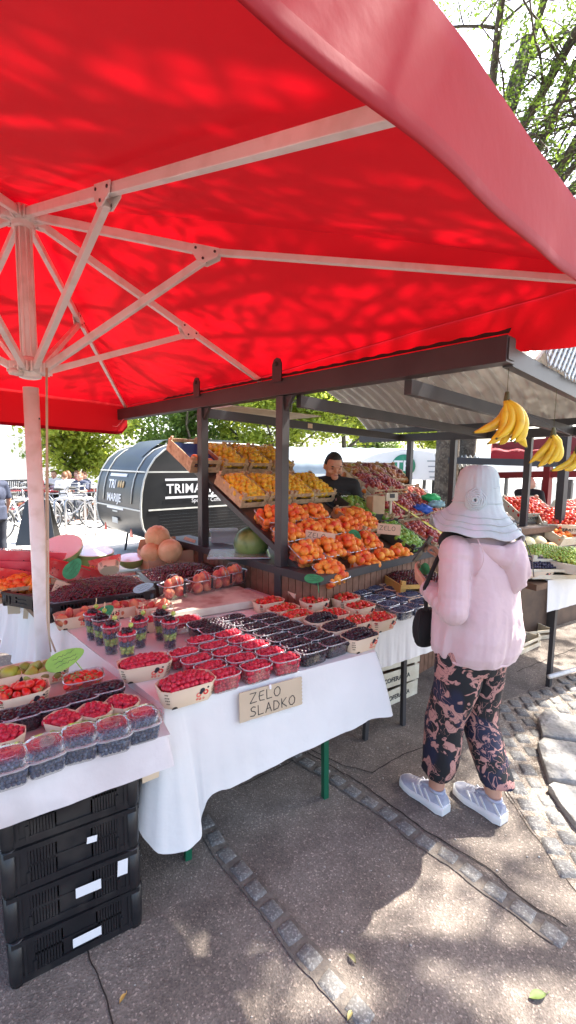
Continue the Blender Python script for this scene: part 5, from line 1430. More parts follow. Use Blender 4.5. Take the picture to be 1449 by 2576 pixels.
# green net and blue bag
M_['gnet'] = mat('green_net_bag', (.05, .55, .18), .5); M_['bbag'] = mat('blue_bag', (.03, .12, .55), .4)
for (x, y, d, m, nm, lab, s) in ((1083, 1253, 4.45, 'gnet', 'net_bag', 'bright green net bag of fruit beside the oranges', .07), (1060, 1282, 4.2, 'bbag', 'plastic_bag', 'blue plastic bag of fruit by the nectarines', .075), (1098, 1268, 4.3, 'bluecard', 'plastic_bag', 'pale blue bag below the green net', .06)):
    b = MB(); b.ball((0, 0, 0), s, 24, 16, fn=lambda v: v*(1+.55*noise.noise(v*3.5+Vector((x, 0, 0)))+.15*noise.noise(v*9)), sc=(1.2, .8, .6)); b.build(nm, M_[m], None, T(U(x, y, Y=d)), lab, 'bag')
# cards on the fruit
for x, y, d, w_, h_, l, lab, ro in ((765, 1360, 2.95, .20, .075, ['ZELO'], 'cream card reading ZELO lying among the apricots', -.12), (948, 1342, 3.35, .17, .08, ['ZELO'], 'cream card reading ZELO standing on the limes', -.03)):
    paper_sign('price_sign', facecam(U(x, y, Y=d), ro, .35), w_, h_, l, lab, .032, m='cardP', th=.003)
leaf_card(facecam(U(893, 1350, Y=3.15), -.9, .6), 'green leaf-shaped card standing upright in the apricots', .12, .08)
leaf_card(facecam(U(752, 1307, Y=3.25), -.2, 1.0), 'green leaf-shaped card lying on the apricots below the yellow plums', .125, .06)
leaf_card(facecam(U(722, 1352, Y=3.1), -.2, 1.0), 'green leaf-shaped card behind the second stall post', .11, .06)
leaf_card(facecam(U(745, 1222, Y=3.7), -.3, .9), 'dark green oval card on the yellow plums', .13, .06)
# brown paper bag and small tin stand behind the limes
mb = MB(); p = U(944, 1292, Y=3.75)
pts = rrect(.13, .09, .008, 0); top_ = [(x*1.02, y*1.02+.0, .15+.006*sin(i*1.9)) for i, (x, y, z) in enumerate(pts)]
ringmesh(mb, [pts, [(x, y, .07) for x, y, z in pts], top_]); mb.build('paper_bag', M_['card'], None, T(p) @ RZ(.5), 'brown paper bag standing open behind the limes', 'bag')
mb = MB(); p = U(985, 1250, Y=3.85); mb.box((0, 0, 0), (.12, .02, .07)); mb.box((0, -.012, .01), (.05, .006, .035), mi=1); mb.box((0, .01, -.09), (.02, .02, .12))
mb.build('scale_display', [M_['woodW'], M_['dsteel']], None, T(p) @ RZ(.4), 'small cream scale display standing left of the nectarines', 'scale', bevel=.003)
# on the counter left: clear tray, whole watermelon, small scale pan
p = ST(-.62, .25, CZ+.03)
mb = MB(); b0_ = rrect(.20, .13, .02, 0); ringmesh(mb, [b0_, rrect(.21, .14, .02, .09), rrect(.23, .155, .02, .095), rrect(.23, .155, .02, .105)]); mb.poly(rrect(.23, .155, .02, .105))
M_['milky'] = clear_mat('milky_tub', (.9, .92, .95), .4, .15, .6, (.75, .8, .84))
q = onq(563, 1380, .90); mb.build('storage_tub', M_['milky'], None, T(q.x, q.y, .955) @ RZ(.2), 'milky plastic tub with lid on the stall counter', 'tub')
mb = MB(); mb.ball((0, 0, 0), .125, 28, 18, sc=(1, 1, .95)); q = U(632, 1366, Y=3.15); mb.build('watermelon', M_['rind'], None, T(q), 'whole striped watermelon behind the rack rail on the counter', 'watermelon')
mb = MB(); mb.box((0, 0, 0), (.42, .30, .012)); q = onq(600, 1400, .96); mb.build('metal_tray', mat('bright_tray', (.45, .52, .58), .25, metal=.6), None, T(q.x, q.y+.05, .968) @ RZ(.1), 'shiny metal tray under the milky tub on the counter', 'tray', bevel=.003)
# ---------------------------------------------------------------- bananas
M_['banana'] = mat('banana_skin', (.86, .60, .04), .42, (.80, .52, .03), 7, coord='Object', col3=(.66, .42, .04), ns3=30)
M_['bstem'] = mat('banana_stem', (.10, .09, .03), .7)
def bananas(x, y, d, spec, label, hang=.2):
    """spec: control point and tip of each finger, in photo pixels from the stalk, plus depth; all become a real bunch at depth d"""
    p = U(x, y, Y=d); k = d/FPX; r_ = empty('banana_bunch', T(p), label, 'bananas', 'banana bunches hanging from the beam')
    st = MB(); st.tube([(0, 0, .028), (0, 0, .0), (.004, 0, -.022)], [.008, .013, .016], 8); st.tube([(0, 0, .02)]+[(0, 0, hang)], .0012, 5); st.build('stalk', M_['bstem'], r_)
    for i, (cx, cy, tx, ty, dy) in enumerate(spec):
        A = Vector((fr.uniform(-.008, .008), dy*.2, -.010)); C = Vector((cx*k, dy, -cy*k)); B = Vector((tx*k, dy*1.1, -ty*k)); pts = []; R = []; n = 14
        for q in range(n+1):
            t = q/n; pts.append(A*(1-t)**2+C*2*t*(1-t)+B*t*t); R.append(.0172*(.42 if q == 0 else .55 if q == 1 else .82 if q == 2 else 1 if q < 11 else (.95, .80, .52, .26)[q-11]))
        b = MB(); b.tube(pts, R, 9, sm=True); o = b.build('banana', M_['banana'], r_)
        t_ = MB(); t_.tube([pts[-1], pts[-1]+(pts[-1]-pts[-2]).normalized()*.006], [.005, .004], 6); t_.build('tip', M_['bstem'], o)
    return r_
bananas(1275, 1003, 1.88, [(8, 62, -70, 82, .02), (4, 88, -44, 110, -.02), (30, 62, -28, 98, -.035), (22, 95, -8, 110, .01), (48, 46, 2, 102, -.05), (62, 58, 14, 106, -.045), (66, 84, 22, 104, -.02), (30, 84, 60, 116, .01), (40, 40, -40, 80, .035), (55, 70, 0, 96, .035)], 'largest hanging bunch of bananas, left one under the beam end', .16)
bananas(1392, 1090, 2.25, [(4, 26, -48, 74, .02), (10, 50, -34, 82, -.01), (22, 40, -16, 76, -.03), (26, 52, -4, 70, -.035), (14, 60, -30, 66, .03)], 'middle hanging bunch of bananas', .3)
bananas(1452, 1130, 2.5, [(2, 38, -54, 54, .02), (8, 46, -34, 52, -.02), (18, 40, -8, 54, -.03), (24, 40, 16, 50, 0)], 'rightmost hanging bunch of bananas at the photo edge', .3)
mb = MB(); mb.tube([U(1303, 1030, Y=2.0), U(1449, 1102, Y=2.6), U(1500, 1130, Y=2.8)], .0015, 5); mb.build('hanging_wire', M_['dsteel'], None, None, 'thin wire from which the bananas hang', 'wire')
# ---------------------------------------------------------------- crates under and around the tables
zc = [0, .15, .30, .45]
stick = [[(.02, .055, .085, .032, .0)], [(.035, .075, .075, .035, -.0), (.14, .10, .032, .055, .05)], [(.05, .09, .03, .022, .1)], []]
labs = ['bottom black crate of the stack under the low table', 'second black crate from the ground, two white stickers', 'third black crate from the ground under the low table', 'topmost black crate just below the short cloth hem']
for k, z in enumerate(zc):
    M = MT @ T(-.30+[0, .004, -.003, .002][k], .245, z+.006) @ RZ([.02, -.015, .01, 0][k])
    black_crate(M, labs[k], 'black crates stacked under the low table', .375, .56, .148, stick[k])
q = U(347, 1972, z=.52)
card_box('small_carton', MT @ T(-.055, .02, .50) @ RZ(.1), .06, .05, .08, 'small cream carton tucked beside the crates under the table corner', m='cardP', flaps=(0, 0, 0, 0))
# COFERASTA crates below the strawberries
q = U(1052, 1748, z=0)
for k, (z, rot, tx) in enumerate(((.0, .10, 'COFERASTA'), (.125, .02, 'COFERASTA'), (.25, -.02, None))):
    c = q - UU*.215 + VV*.15
    wood_crate(T(c.x, c.y, z) @ RZ(AU+rot), ['bottom pale crate lettered COFERASTA below the strawberry table', 'second pale crate lettered COFERASTA, green letter O', 'top pale crate of the stack below the strawberry table'][k], 'pale crates below the strawberry table', .42, .30, .105, 'woodW', slit=(k == 2), text=tx, tm='dgreen' if False else 'ink')
# empty crates on the ground beyond the woman
for k, (x, y, z, rot, lab) in enumerate(((1345, 1612, .0, -.25, 'empty pale wooden crate lying on the pavement right of the woman'), (1318, 1640, .0, .1, 'crate with a blue printed strip behind the woman'))):
    c = U(x, y, z=0); M = T(c.x, c.y+.15, 0) @ RZ(AU+rot); wood_crate(M, lab, None, .36, .27, .09, 'woodW')
c = U(1318, 1560, z=.25); wood_crate(T(c.x-.1, c.y+.25, .1) @ RZ(AU), 'pale crate standing behind the empty one', None, .34, .25, .14, 'woodW')
# ---------------------------------------------------------------- grape and melon table at the right edge
q = U(1378, 1462, z=.85); zz = .85
MG = T(q.x, q.y, 0) @ RZ(AU)
tb_ = empty('trestle_table', MG @ T(.55, .45, 0), 'table at the right edge with a white cloth, carrying grapes and melons', 'table')
b = MB(); b.box((0, 0, zz-.03), (1.35, .9, .04)); b.build('table_top', M_['woodD'], tb_)
for sx in (-.42, 1):
    for sy in (-1, 1): b = MB(); b.bar((sx*.6, sy*.35, zz-.04), (sx*.6, sy*.35, 0), .03, .03, (1, 0, 0)); b.build('leg', M_['dsteel'], tb_)
b = MB(); b.tube([MG.inverted() @ (MG @ Vector((0, 0, 0)))+Vector((-.35, -.4, .12)), (.1, -.42, .1), (1.0, -.42, .1)], .016, 8); b.build('tube_brace', M_['whitepaint'], tb_)
tg = [[(.0+1.2*i/6, .0+.10*j/3, zz+.004) for i in range(7)] for j in range(4)]
cloth('table_cloth', tg, [([(0, 0, zz+.004), (.6, 0, zz+.004), (1.2, 0, zz+.004)], [(0, -.01, .64), (.6, -.02, .65), (1.2, -.01, .66)], 'front_drop', .006)], MG, 'cloth', 'short white cloth on the grape table at the right edge')
def gpile(kd, x, y, z, L, W, mound, lab, rot=0, layers=3, sc=1.1):
    p = onq(x, y, z); heap(kd, T(p) @ RZ(AU+rot), L, W, 0, mound, lab, layers=layers, sc=sc, pitch=1.75)
def tray(x, y, z, L, W, lab, rot=0):
    p = onq(x, y, z); wood_crate(T(p.x, p.y, z-.07) @ RZ(AU+rot), lab, 'fruit crates on the grape table', L, W, .07, 'woodW')
tray(1372, 1394, .98, .36, .30, 'crate of green grapes nearest the woman', -.5); gpile('green_grape', 1372, 1390, .98, .35, .29, .06, 'green grape in the crate nearest the woman', -.5)
tray(1440, 1408, .97, .32, .30, 'crate of pale green grapes at the photo edge'); gpile('green_grape', 1436, 1402, .98, .32, .28, .07, 'pale green grape in the crate at the photo edge')
tray(1352, 1420, .93, .40, .26, 'crate of black grapes in front of the green ones', -.5); gpile('black_grape', 1352, 1416, .93, .38, .26, .05, 'black grape in front of the green grapes', -.5)
p = onq(1348, 1452, .86); carton(T(p.x, p.y, .86) @ RZ(AU-.4), 'pale card punnet with red print in front of the black grapes', GP, .22, .12, .05)
mb_ = MB(); 
M_['pmelon'] = mat('pale_netted_melon', (.72, .66, .42), .65, (.62, .56, .34), 9, coord='Object', col3=(.45, .48, .22), ns3=14, bump=.3, bs=60)
for i, (x, y, d, s) in enumerate(((1298, 1372, 3.9, .075), (1325, 1368, 4.0, .085), (1350, 1366, 4.1, .09), (1310, 1385, 3.7, .07))):
    b = MB(); b.ball((0, 0, 0), s, 20, 14, sc=(1.0, .85, .8)); b.build('pale_melon', M_['pmelon'], None, T(U(x, y, Y=d)) @ RZ(i), 'pale netted melon, %s of the row behind the green grapes' % ['leftmost', 'second', 'rightmost', 'lowest'][i], 'melon', None)
b = MB(); b.lathe([(.035, .03), (.06, .03), (.075, 0), (.07, -.04), (.0, -.07)], 20, cap=False); b.build('cut_papaya', M_['orange'], None, T(U(1388, 1384, Y=3.8)) @ Euler((.9, 0, .3)).to_matrix().to_4x4(), 'cut orange papaya half above the green net bag', 'papaya')
b = MB(); b.ball((0, 0, 0), .06, 14, 9, fn=lambda v: v*(1+.3*noise.noise(v*3)), sc=(1.2, .8, .6)); b.build('net_bag', M_['gnet'], None, T(U(1392, 1405, Y=3.6)), 'green net bag among the grapes at the right edge', 'bag')
# counter of the neighbouring stall with tomato crates
def slopecrate(x, y, d, kd, L, W, H, lab, flab, text='COFERASTA', rot=0, tilt=.45, mound=.03, m='woodW'):
    p = U(x, y, Y=d); M = T(p) @ RZ(AU+rot) @ Matrix.Rotation(tilt, 4, 'X'); wood_crate(M, lab, 'crates on the neighbouring stall', L, W, H, m, text=text, slit=False)
    heap(kd, M, L-.02, W-.02, H-.01, mound, flab, layers=2); return M
slopecrate(1322, 1290, 4.6, 'tomato', .42, .34, .10, 'COFERASTA crate of tomatoes left of the far post', 'tomato in the COFERASTA crate left of the post', rot=-.35)
slopecrate(1408, 1318, 4.4, 'tomato', .42, .34, .10, 'tilted COFERASTA crate of tomatoes right of the far post', 'tomato in the tilted COFERASTA crate', rot=-.75)
slopecrate(1450, 1300, 4.9, 'tomato', .44, .40, .10, 'crate of tomatoes at the right photo edge', 'tomato in the crate at the photo edge', text=None)
slopecrate(1262, 1355, 4.2, 'nectarine', .40, .34, .09, 'crate of red apples just right of the hat', 'red apple in the crate right of the hat', text=None)
slopecrate(1400, 1352, 4.3, 'apricot', .34, .26, .09, 'crate of apricots under the tilted tomato crate', 'apricot in the crate under the tomatoes', text=None)
M_['dwood'] = mat('dark_counter_wood', (.07, .045, .035), .6, (.11, .07, .05), 8, coord='World')
ns_ = empty('neighbour_stall', T(U(1400, 1400, Y=4.7).x, 5.0, 0) @ RZ(AU), 'neighbouring market stall with dark counter and red awning at the right', 'stall')
b = MB(); b.box((0, 0, .52), (2.4, .9, 1.04)); b.build('counter', M_['dwood'], ns_, bevel=.005)
b = MB(); b.box((0, -.48, 1.02), (2.5, .06, .05)); b.build('counter_edge', M_['woodD'], ns_)
IN = ns_.matrix_world.inverted()
b = MB(); 
for x0, y0, d, r_ in ((1416, 1200, 4.3, .035),):
    p = IN @ U(x0, y0, Y=d); b.box((p.x, p.y, 1.0), (.07, .07, 2.0))
b.build('post', M_['dsteel'], ns_)
M_['redpost'] = mat('red_painted_steel', (.20, .012, .016), .45)
for x0, d in ((1378, 7.0), (1325, 8.5)):
    b = MB(); p = IN @ U(x0, 1200, Y=d); b.box((p.x, p.y, 1.05), (.10, .10, 2.1)); b.build('red_post', M_['redpost'], ns_)
for (xa, ya, xb, yb, d, hh, m) in ((1128, 1158, 1460, 1168, 6.4, .09, 'dsteel'), (1240, 1196, 1460, 1192, 7.5, .10, 'redpost'), (1240, 1140, 1460, 1120, 7.2, .30, 'redpost')):
    b = MB(); b.bar(IN @ U(xa, ya, Y=d), IN @ U(xb, yb, Y=d*.9), .06, hh); b.build('crossbar', M_[m], ns_)
M_['redcloth'] = mat('dark_red_awning', (.30, .008, .015), .7, trans=.25, tcol=(.5, .01, .02))
rows = []
for i in range(9):
    row = []
    for j in range(25):
        p = U(1235+j*11, 1118, Y=8.8).lerp(U(1235+j*11, 1135, Y=6.4), i/8); p.z += .12*sin(i/8*pi)*0+.015*sin(j*1.3); row.append(IN @ p)
    rows.append(row)
rows.append([p+Vector((0, 0, -.10-.03*sin(k*.8)**2)) for k, p in enumerate(rows[-1])])
b = MB(); b.grid(rows); b.build('awning', M_['redcloth'], ns_)
M_['whitecorr'] = mat('weathered_fibre_sheet', (.46, .44, .40), .8, (.30, .28, .25), 6, coord='World')
rows = []
for i in range(9):
    row = []
    for j in range(90):
        t = j/89; a_ = U(1225, 1180, Y=5.9); b_ = U(1098, 1168, Y=7.2); p = b_.lerp(a_, t); p = p + Vector((.25, .9, 0)).normalized()*(.9*i/8) + Vector((0, 0, .20*i/8+.022*sin(t*2*pi*11)))
        p.z += -.02; row.append(IN @ p)
    rows.append(row)
b = MB(); b.grid(rows); b.build('corrugated_roof', M_['whitecorr'], ns_)
# ---------------------------------------------------------------- food trailer
VX = Vector((.731, .682, 0)); VP = U(356, 1375, z=.32); VP.z = 0
MV = frame(VP, VX)         # local x along the trailer side (away to the right), y across to the far left, rear end at x=0
van = empty('food_trailer', MV, 'small rounded black food trailer with white trim and TRIMARIJE lettering, left background', 'trailer')
M_['vblack'] = mat('black_trailer_skin', (.008, .0085, .0095), .4, (.013, .014, .015), 2, coord='Object', coat=.3)
M_['vgrey'] = mat('skylit_grey_trailer_skin', (.018, .020, .023), .35, (.027, .030, .034), 3, coord='Object')  # black skin painted greyer, the sky's light on the rear put into its colour
M_['trim'] = mat('cream_trim', (.62, .62, .56), .4)
VL, VW, VH, V0 = 3.3, 1.75, 1.55, .34
def vprof(x):   # height of the skin at x from the rear
    r = .95
    if x < r: return V0+.30+(VH-.30)*sqrt(max(0, 1-((r-x)/r)**2))
    return V0+VH
prof = []
for k in range(0, 9): a = pi/2*k/8; prof.append((.30-.30*sin(a)*1.0+.0, V0+.34-.34*cos(a)*1.0)) 
prof = [(.38, V0), (.22, V0+.04), (.10, V0+.12), (.03, V0+.25), (.0, V0+.42), (.0, V0+.60), (.02, V0+.80), (.06, V0+.98), (.13, V0+1.15), (.24, V0+1.31), (.40, V0+1.44), (.60, V0+1.52), (.85, V0+1.56), (1.2, V0+1.58), (2.2, V0+1.58), (2.7, V0+1.50), (3.05, V0+1.30), (3.22, V0+1.0), (3.3, V0+.6), (3.25, V0+.2), (3.1, V0)]
b = MB(); R0 = [(x, 0, z) for x, z in prof]; R1_ = [(x, VW, z) for x, z in prof]
b.poly(R0); b.poly(R1_[::-1]); b.build('side_panels', M_['vblack'], van)
b = MB(); b.grid([R0[:15], R1_[:15]]); b.grid([R0[14:]+[R0[0]], R1_[14:]+[R1_[0]]]); b.build('skin', M_['vgrey'], van)
b = MB(); b.tube([(x, -.006, z) for x, z in prof[:17]], .014, 6); b.build('edge_trim', M_['trim'], van)
b = MB(); b.tube([(x-.004, VW, z) for x, z in prof[:14]], .014, 6); b.build('edge_trim', M_['trim'], van)
for z in (V0+.52, V0+1.10):
    b = MB(); b.box((1.62, -.008, z), (3.0, .012, .022)); b.build('trim_strip', M_['trim'], van)
    b = MB(); xx = -.008 if z < V0+.8 else .085; b.box((xx, VW/2, z), (.012, VW, .022)); b.build('trim_strip', M_['trim'], van)
for k in range(9):
    b = MB(); b.box((1.7, -.003, V0+.08+k*.05), (2.8, .006, .006)); b.build('side_rib', M_['vgrey'], van)
b = MB()   # rear hatch frame and raised roof fin
hp = [(x-.010, z) for x, z in prof[5:13]]
for y in (.32, VW-.32): b.tube([(x, y, z) for x, z in hp], .010, 6)
b.build('hatch_frame', M_['trim'], van)
b = MB(); b.grid([[(x+.02, y, z+.03+(.05 if 2 < k < 8 else 0)) for k, (x, z) in enumerate(prof[8:15])] for y in (.45, 1.35)]); b.build('roof_visor', M_['vgrey'], van)
def rear(y, z): # matrix on the rear face
    i = max(k for k in range(4, 12) if prof[k][1] <= z); (xa, za), (xb, zb) = prof[i], prof[i+1]; t = (z-za)/(zb-za)
    up = Vector((xb-xa, 0, zb-za)).normalized(); x = Vector((0, -1, 0)); n = x.cross(up); p = Vector((xa+(xb-xa)*t, y, z))+n*.008
    return Matrix(((x.x, up.x, n.x, p.x), (x.y, up.y, n.y, p.y), (x.z, up.z, n.z, p.z), (0, 0, 0, 1)))
M_['lett'] = mat('white_lettering', (.82, .82, .82), .5); M_['bean'] = mat('tan_bean', (.55, .38, .18), .5)
b = MB(); b.box((0, 0, 0), (.66, .05, .004), rear(.95, V0+1.03)); b.box((0, 0, 0), (.66, .05, .004), rear(.95, V0+.50)); b.build('logo_bar', M_['lett'], van)
text_mesh('TRI', .20, rear(1.27, V0+.815), M_['lett'], 'lettering', van, bold=.022)
text_mesh('MARIJE', .185, rear(1.28, V0+.60), M_['lett'], 'lettering', van, bold=.02)
for k in range(3):
    b = MB(); b.lathe([(.037, 0), (.037, .004)], 14, rear(.86-.09*k, V0+.885), sy=1.6); b.build('bean_mark', M_['bean'], van)
b = MB(); b.box((0, 0, 0), (.20, .025, .004), rear(.95, V0+.44)); b.build('plate_text', M_['trim'], van)
b = MB(); b.box((0, 0, 0), (.22, .09, .01), rear(.95, V0+.43) @ T(0, -.14, 0)); b.build('number_plate', M_['trim'], van)
sd = lambda x, z: Matrix(((1, 0, 0, x), (0, 0, -1, -.012), (0, 1, 0, z), (0, 0, 0, 1)))
text_mesh('TRIMARIJE', .205, sd(.42, V0+.77), M_['lett'], 'lettering', van, bold=.02, space_character=1.08)
text_mesh('Specialty Coffee', .095, sd(.86, V0+.61), M_['lett'], 'lettering', van, bold=.0)
for z in (V0+.70, V0+.98):
    b = MB(); b.box((1.05, -.012, z), (1.3, .006, .035)); b.build('logo_bar', M_['lett'], van)
M_['reflector'] = mat('red_reflector', (.75, .12, .08), .3)
for y in (.28, VW-.45):
    b = MB(); b.prism([(-.07, -.05), (.07, -.05), (0, .08)], .01, rear(y, V0+.44) @ T(0, -.30, .02)); b.build('reflector', M_['reflector'], van)
for y in (.1, VW-.1):
    b = MB(); b.lathe([(.06, -.09), (.27, -.09), (.30, -.05), (.30, .05), (.27, .09), (.06, .09)], 24, T(1.7, y, .30) @ Matrix.Rotation(pi/2, 4, 'X')); w_ = b.build('wheel', M_['black'], van)
    b = MB(); b.lathe([(.02, -.10), (.17, -.095), (.17, .095), (.02, .10)], 20, T(1.7, y, .30) @ Matrix.Rotation(pi/2, 4, 'X')); b.build('hub_cap', M_['dsteel'], w_)
b = MB(); b.bar((.5, VW/2, V0-.06), (3.9, VW/2, V0-.06), .08, .08); b.tube([(.42, .3, V0), (.36, .3, .0)], .02, 8); b.tube([(.42, VW-.3, V0), (.36, VW-.3, .0)], .02, 8); b.build('chassis', M_['dsteel'], van)
# ---------------------------------------------------------------- sandwich board
q = U(100, 1366, z=0)
ab = empty('sandwich_board', T(q) @ RZ(.25), 'black A-shaped sandwich board standing on the sunlit plaza', 'sandwich board')
for s_ in (-1, 1):
    b = MB(); b.add([(-.34, s_*.26, 0), (.34, s_*.26, 0), (.20, s_*.03, .82), (-.20, s_*.03, .82)] + [(-.34, s_*.28, 0), (.34, s_*.28, 0), (.20, s_*.05, .82), (-.20, s_*.05, .82)], [(0, 1, 2, 3), (7, 6, 5, 4), (0, 4, 5, 1), (1, 5, 6, 2), (2, 6, 7, 3), (3, 7, 4, 0)]); b.build('board', M_['vblack'], ab)
# ---------------------------------------------------------------- bicycles
M_['tyre'] = mat('tyre_rubber', (.03, .03, .03), .7); M_['chrome'] = mat('steel_grey', (.45, .45, .46), .3, metal=.7)
def bicycle(x, y, rot, lab, col, basket=False):
    M = T(x, y, 0) @ RZ(rot); r_ = empty('bicycle', M, lab, 'bicycle', None); m = mat('frame_paint', col, .35); R = .335
    for wx in (-.53, .53):
        b = MB(); b.tube([(wx+R*cos(a), 0, R+R*sin(a)) for a in [2*pi*k/28 for k in range(28)]], .017, 6, closed=True); w_ = b.build('wheel', M_['tyre'], r_)
        s_ = MB()
        s_.tube([(wx+(R-.02)*cos(a), 0, R+(R-.02)*sin(a)) for a in [2*pi*k/28 for k in range(28)]], .008, 4, closed=True)
        for k in range(14): a = 2*pi*k/14; s_.tube([(wx, 0, R), (wx+(R-.02)*cos(a), 0, R+(R-.02)*sin(a))], .0018, 3)
        s_.build('rim_and_spokes', M_['chrome'], w_)
        g_ = MB(); g_.tube([(wx+(R+.03)*cos(a), 0, R+(R+.03)*sin(a)) for a in [pi*.1+pi*.75*k/12 for k in range(13)]], .014, 5); g_.build('mudguard', M_['chrome'], r_)
    f = MB()
    bb = (-.05, 0, .30); st = (-.20, 0, .78); hd = (.36, 0, .80); hb_ = (.40, 0, .62); rw = (-.53, 0, R); fw = (.53, 0, R)
    for a, c in ((bb, st), (bb, hb_), (st, hd), (bb, rw), (st, rw), (hd, fw)): f.tube([a, c], .016, 7)
    f.build('bike_frame', m, r_)
    s_ = MB(); s_.ball((-.23, 0, .93), .1, 12, 8, sc=(1.3, .7, .35)); s_.tube([st, (-.22, 0, .92)], .012, 6); s_.build('saddle', M_['tyre'], r_)
    h = MB(); h.tube([hd, (.33, 0, .98)], .012, 6); h.tube([(.20, -.28, 1.0), (.30, -.24, 1.02), (.35, 0, 1.0), (.30, .24, 1.02), (.20, .28, 1.0)], .012, 7); h.build('handlebar', M_['chrome'], r_)
    c = MB(); c.lathe([(.09, -.004), (.09, .004)], 16, T(bb) @ Matrix.Rotation(pi/2, 4, 'X')); c.tube([bb, (.03, -.06, .16)], .009, 5); c.tube([bb, (-.13, .06, .44)], .009, 5); c.build('crank', M_['chrome'], r_)
    if basket:
        k_ = MB()
        for z in (.82, .90, .98, 1.04): k_.tube(rrect(.26+.06*(z-.8), .32, .03, z)[:], .005, 4, closed=True)
        for i, (px_, py_, _) in enumerate(rrect(.26, .30, .03, 0)): k_.tube([(px_, py_, .80), (px_*1.08, py_*1.05, 1.05)], .004, 4)
        k_.build('basket', M_['chrome'], r_, T(.52, 0, 0))
    return r_
bl = [(20, 1345, .1, 'pale bicycle nearest the left photo edge', (.75, .72, .70), 0), (62, 1352, 1.1, 'white bicycle with its front wheel towards the table', (.8, .8, .8), 0), (128, 1325, .5, 'bicycle with a wire basket behind the sandwich board', (.12, .13, .15), 1), (178, 1330, .2, 'grey bicycle leaning at the rack left of the trailer', (.4, .4, .42), 0),
      (206, 1320, .9, 'dark bicycle nearest the trailer', (.06, .07, .08), 0), (40, 1310, .4, 'bicycle in the rear row at the far left', (.5, .1, .1), 0), (90, 1306, 2.6, 'bicycle in the rear row behind the basket bicycle', (.25, .3, .3), 1), (150, 1303, .3, 'rear row bicycle left of the trailer', (.6, .6, .62), 0)]
for x, y, rot, lab, col, bk in bl:
    p = U(x, y, z=0); bicycle(p.x, p.y, rot, lab, col, bk)
for i, x in enumerate((180, 205)):
    p = U(x, 1352, z=0); b = MB(); b.tube([(-.3, 0, 0), (-.3, 0, .75), (-.24, 0, .82), (.24, 0, .82), (.3, 0, .75), (.3, 0, 0)], .024, 8); b.build('bicycle_hoop', M_['chrome'], None, T(p) @ RZ(.8), 'steel bicycle parking hoop, %s one left of the trailer' % ['farther', 'nearer'][i], 'bike rack', None)
# ---------------------------------------------------------------- terrace behind the bicycles
M_['table_r'] = mat('dark_red_table', (.35, .03, .04), .5); M_['bench'] = mat('brown_bench_wood', (.30, .13, .06), .6)
def bench_table(x, y, d, lab, rot=.15):
    p = U(x, y, Y=d); r_ = empty('beer_table', T(p.x, p.y, 0) @ RZ(rot), lab, 'table', None)
    b = MB(); b.box((0, 0, .74), (1.9, .6, .04)); b.build('table_top', M_['table_r'], r_)
    for sy in (-.62, .62): b = MB(); b.box((0, sy, .44), (1.9, .26, .04)); b.box((-.7, sy, .22), (.05, .24, .44)); b.box((.7, sy, .22), (.05, .24, .44)); b.build('bench_seat', M_['bench'], r_)
    for sx in (-.7, .7): b = MB(); b.bar((sx, -.24, 0), (sx, .2, .72), .04, .04); b.bar((sx, .24, 0), (sx, -.2, .72), .04, .04); b.build('leg', M_['dsteel'], r_)
bench_table(70, 1250, 13.0, 'red-topped beer table at the left of the terrace'); bench_table(165, 1250, 12.6, 'red-topped beer table in the middle of the terrace'); bench_table(235, 1250, 13.4, 'red-topped beer table right behind the trailer rear')
M_['tent'] = mat('white_tent', (.85, .86, .88), .7, trans=.3, coord='World'); M_['facade'] = mat('pale_facade', (.80, .79, .77), .85, (.74, .73, .71), .4, coord='World')
M_['glassd'] = mat('dark_window', (.05, .055, .06), .2); M_['greyroof'] = mat('grey_metal_roof', (.25, .28, .31), .5, (.36, .40, .44), 2, coord='World')
# white marquee + pale hall on the left
r_ = empty('marquee', T(-13.5, 20, 0), 'long white marquee with a curved roof on the far side of the plaza', 'marquee')
b = MB(); n = 14; A = [(-9+0*k, 2.5*cos(pi*k/n)*-1, 2.7+.95*sin(pi*k/n)) for k in range(n+1)]; b.grid([[(x_, p[1], p[2]) for p in A] for x_ in (-9, -6, -3, 0, 3, 6.5)]); b.poly([(6.5, p[1], p[2]) for p in A]); b.poly([(-9, p[1], p[2]) for p in A][::-1]); b.build('roof', M_['tent'], r_)
for x_ in (-6, -3, 0, 3, 6.4):
    b = MB(); b.tube([(x_, -2.5, 0), (x_, -2.5, 2.7)], .05, 8); b.build('post', M_['whitepaint'], r_)
b = MB(); b.box((-1.2, 2.4, 1.3), (15.5, .1, 2.6)); b.build('back_wall', M_['facade'], r_)
def block(name, x, y, L, W, H, rot, lab, wins, m='facade', roof='greyroof'):
    r_ = empty(name, T(x, y, 0) @ RZ(rot), lab, 'building'); b = MB(); b.box((0, 0, H/2), (L, W, H)); b.build('wall', M_[m], r_)
    b = MB(); b.prism([(-W/2-.3, 0), (W/2+.3, 0), (W/2-1.5, 1.6), (-W/2+1.5, 1.6)], L+.6, T(-L/2-.3, 0, H) @ Matrix.Rotation(pi/2, 4, 'Y') @ RZ(pi/2)); b.build('roof', M_[roof], r_)
    for (wx, wz, ww, wh) in wins:
        b = MB(); b.box((wx, -W/2-.03, wz), (ww, .06, wh)); f = b.build('window', M_['glassd'], r_); c = MB()
        for e in (-1, 1): c.box((wx+e*ww/2, -W/2-.06, wz), (.09, .06, wh+.16)); c.box((wx, -W/2-.058, wz+e*wh/2), (ww, .055, .09))
        c.box((wx, -W/2-.056, wz), (.05, .05, wh)); c.build('frame', M_['white'], f)
    return r_
W3 = [(x_, z_, 1.1, 1.7) for x_ in range(-17, 18, 3) for z_ in (2.0, 5.4, 8.8)]
block('pale_building', -34, 52, 38, 10, 12, .05, 'long pale three-storey building closing the square on the left', W3)
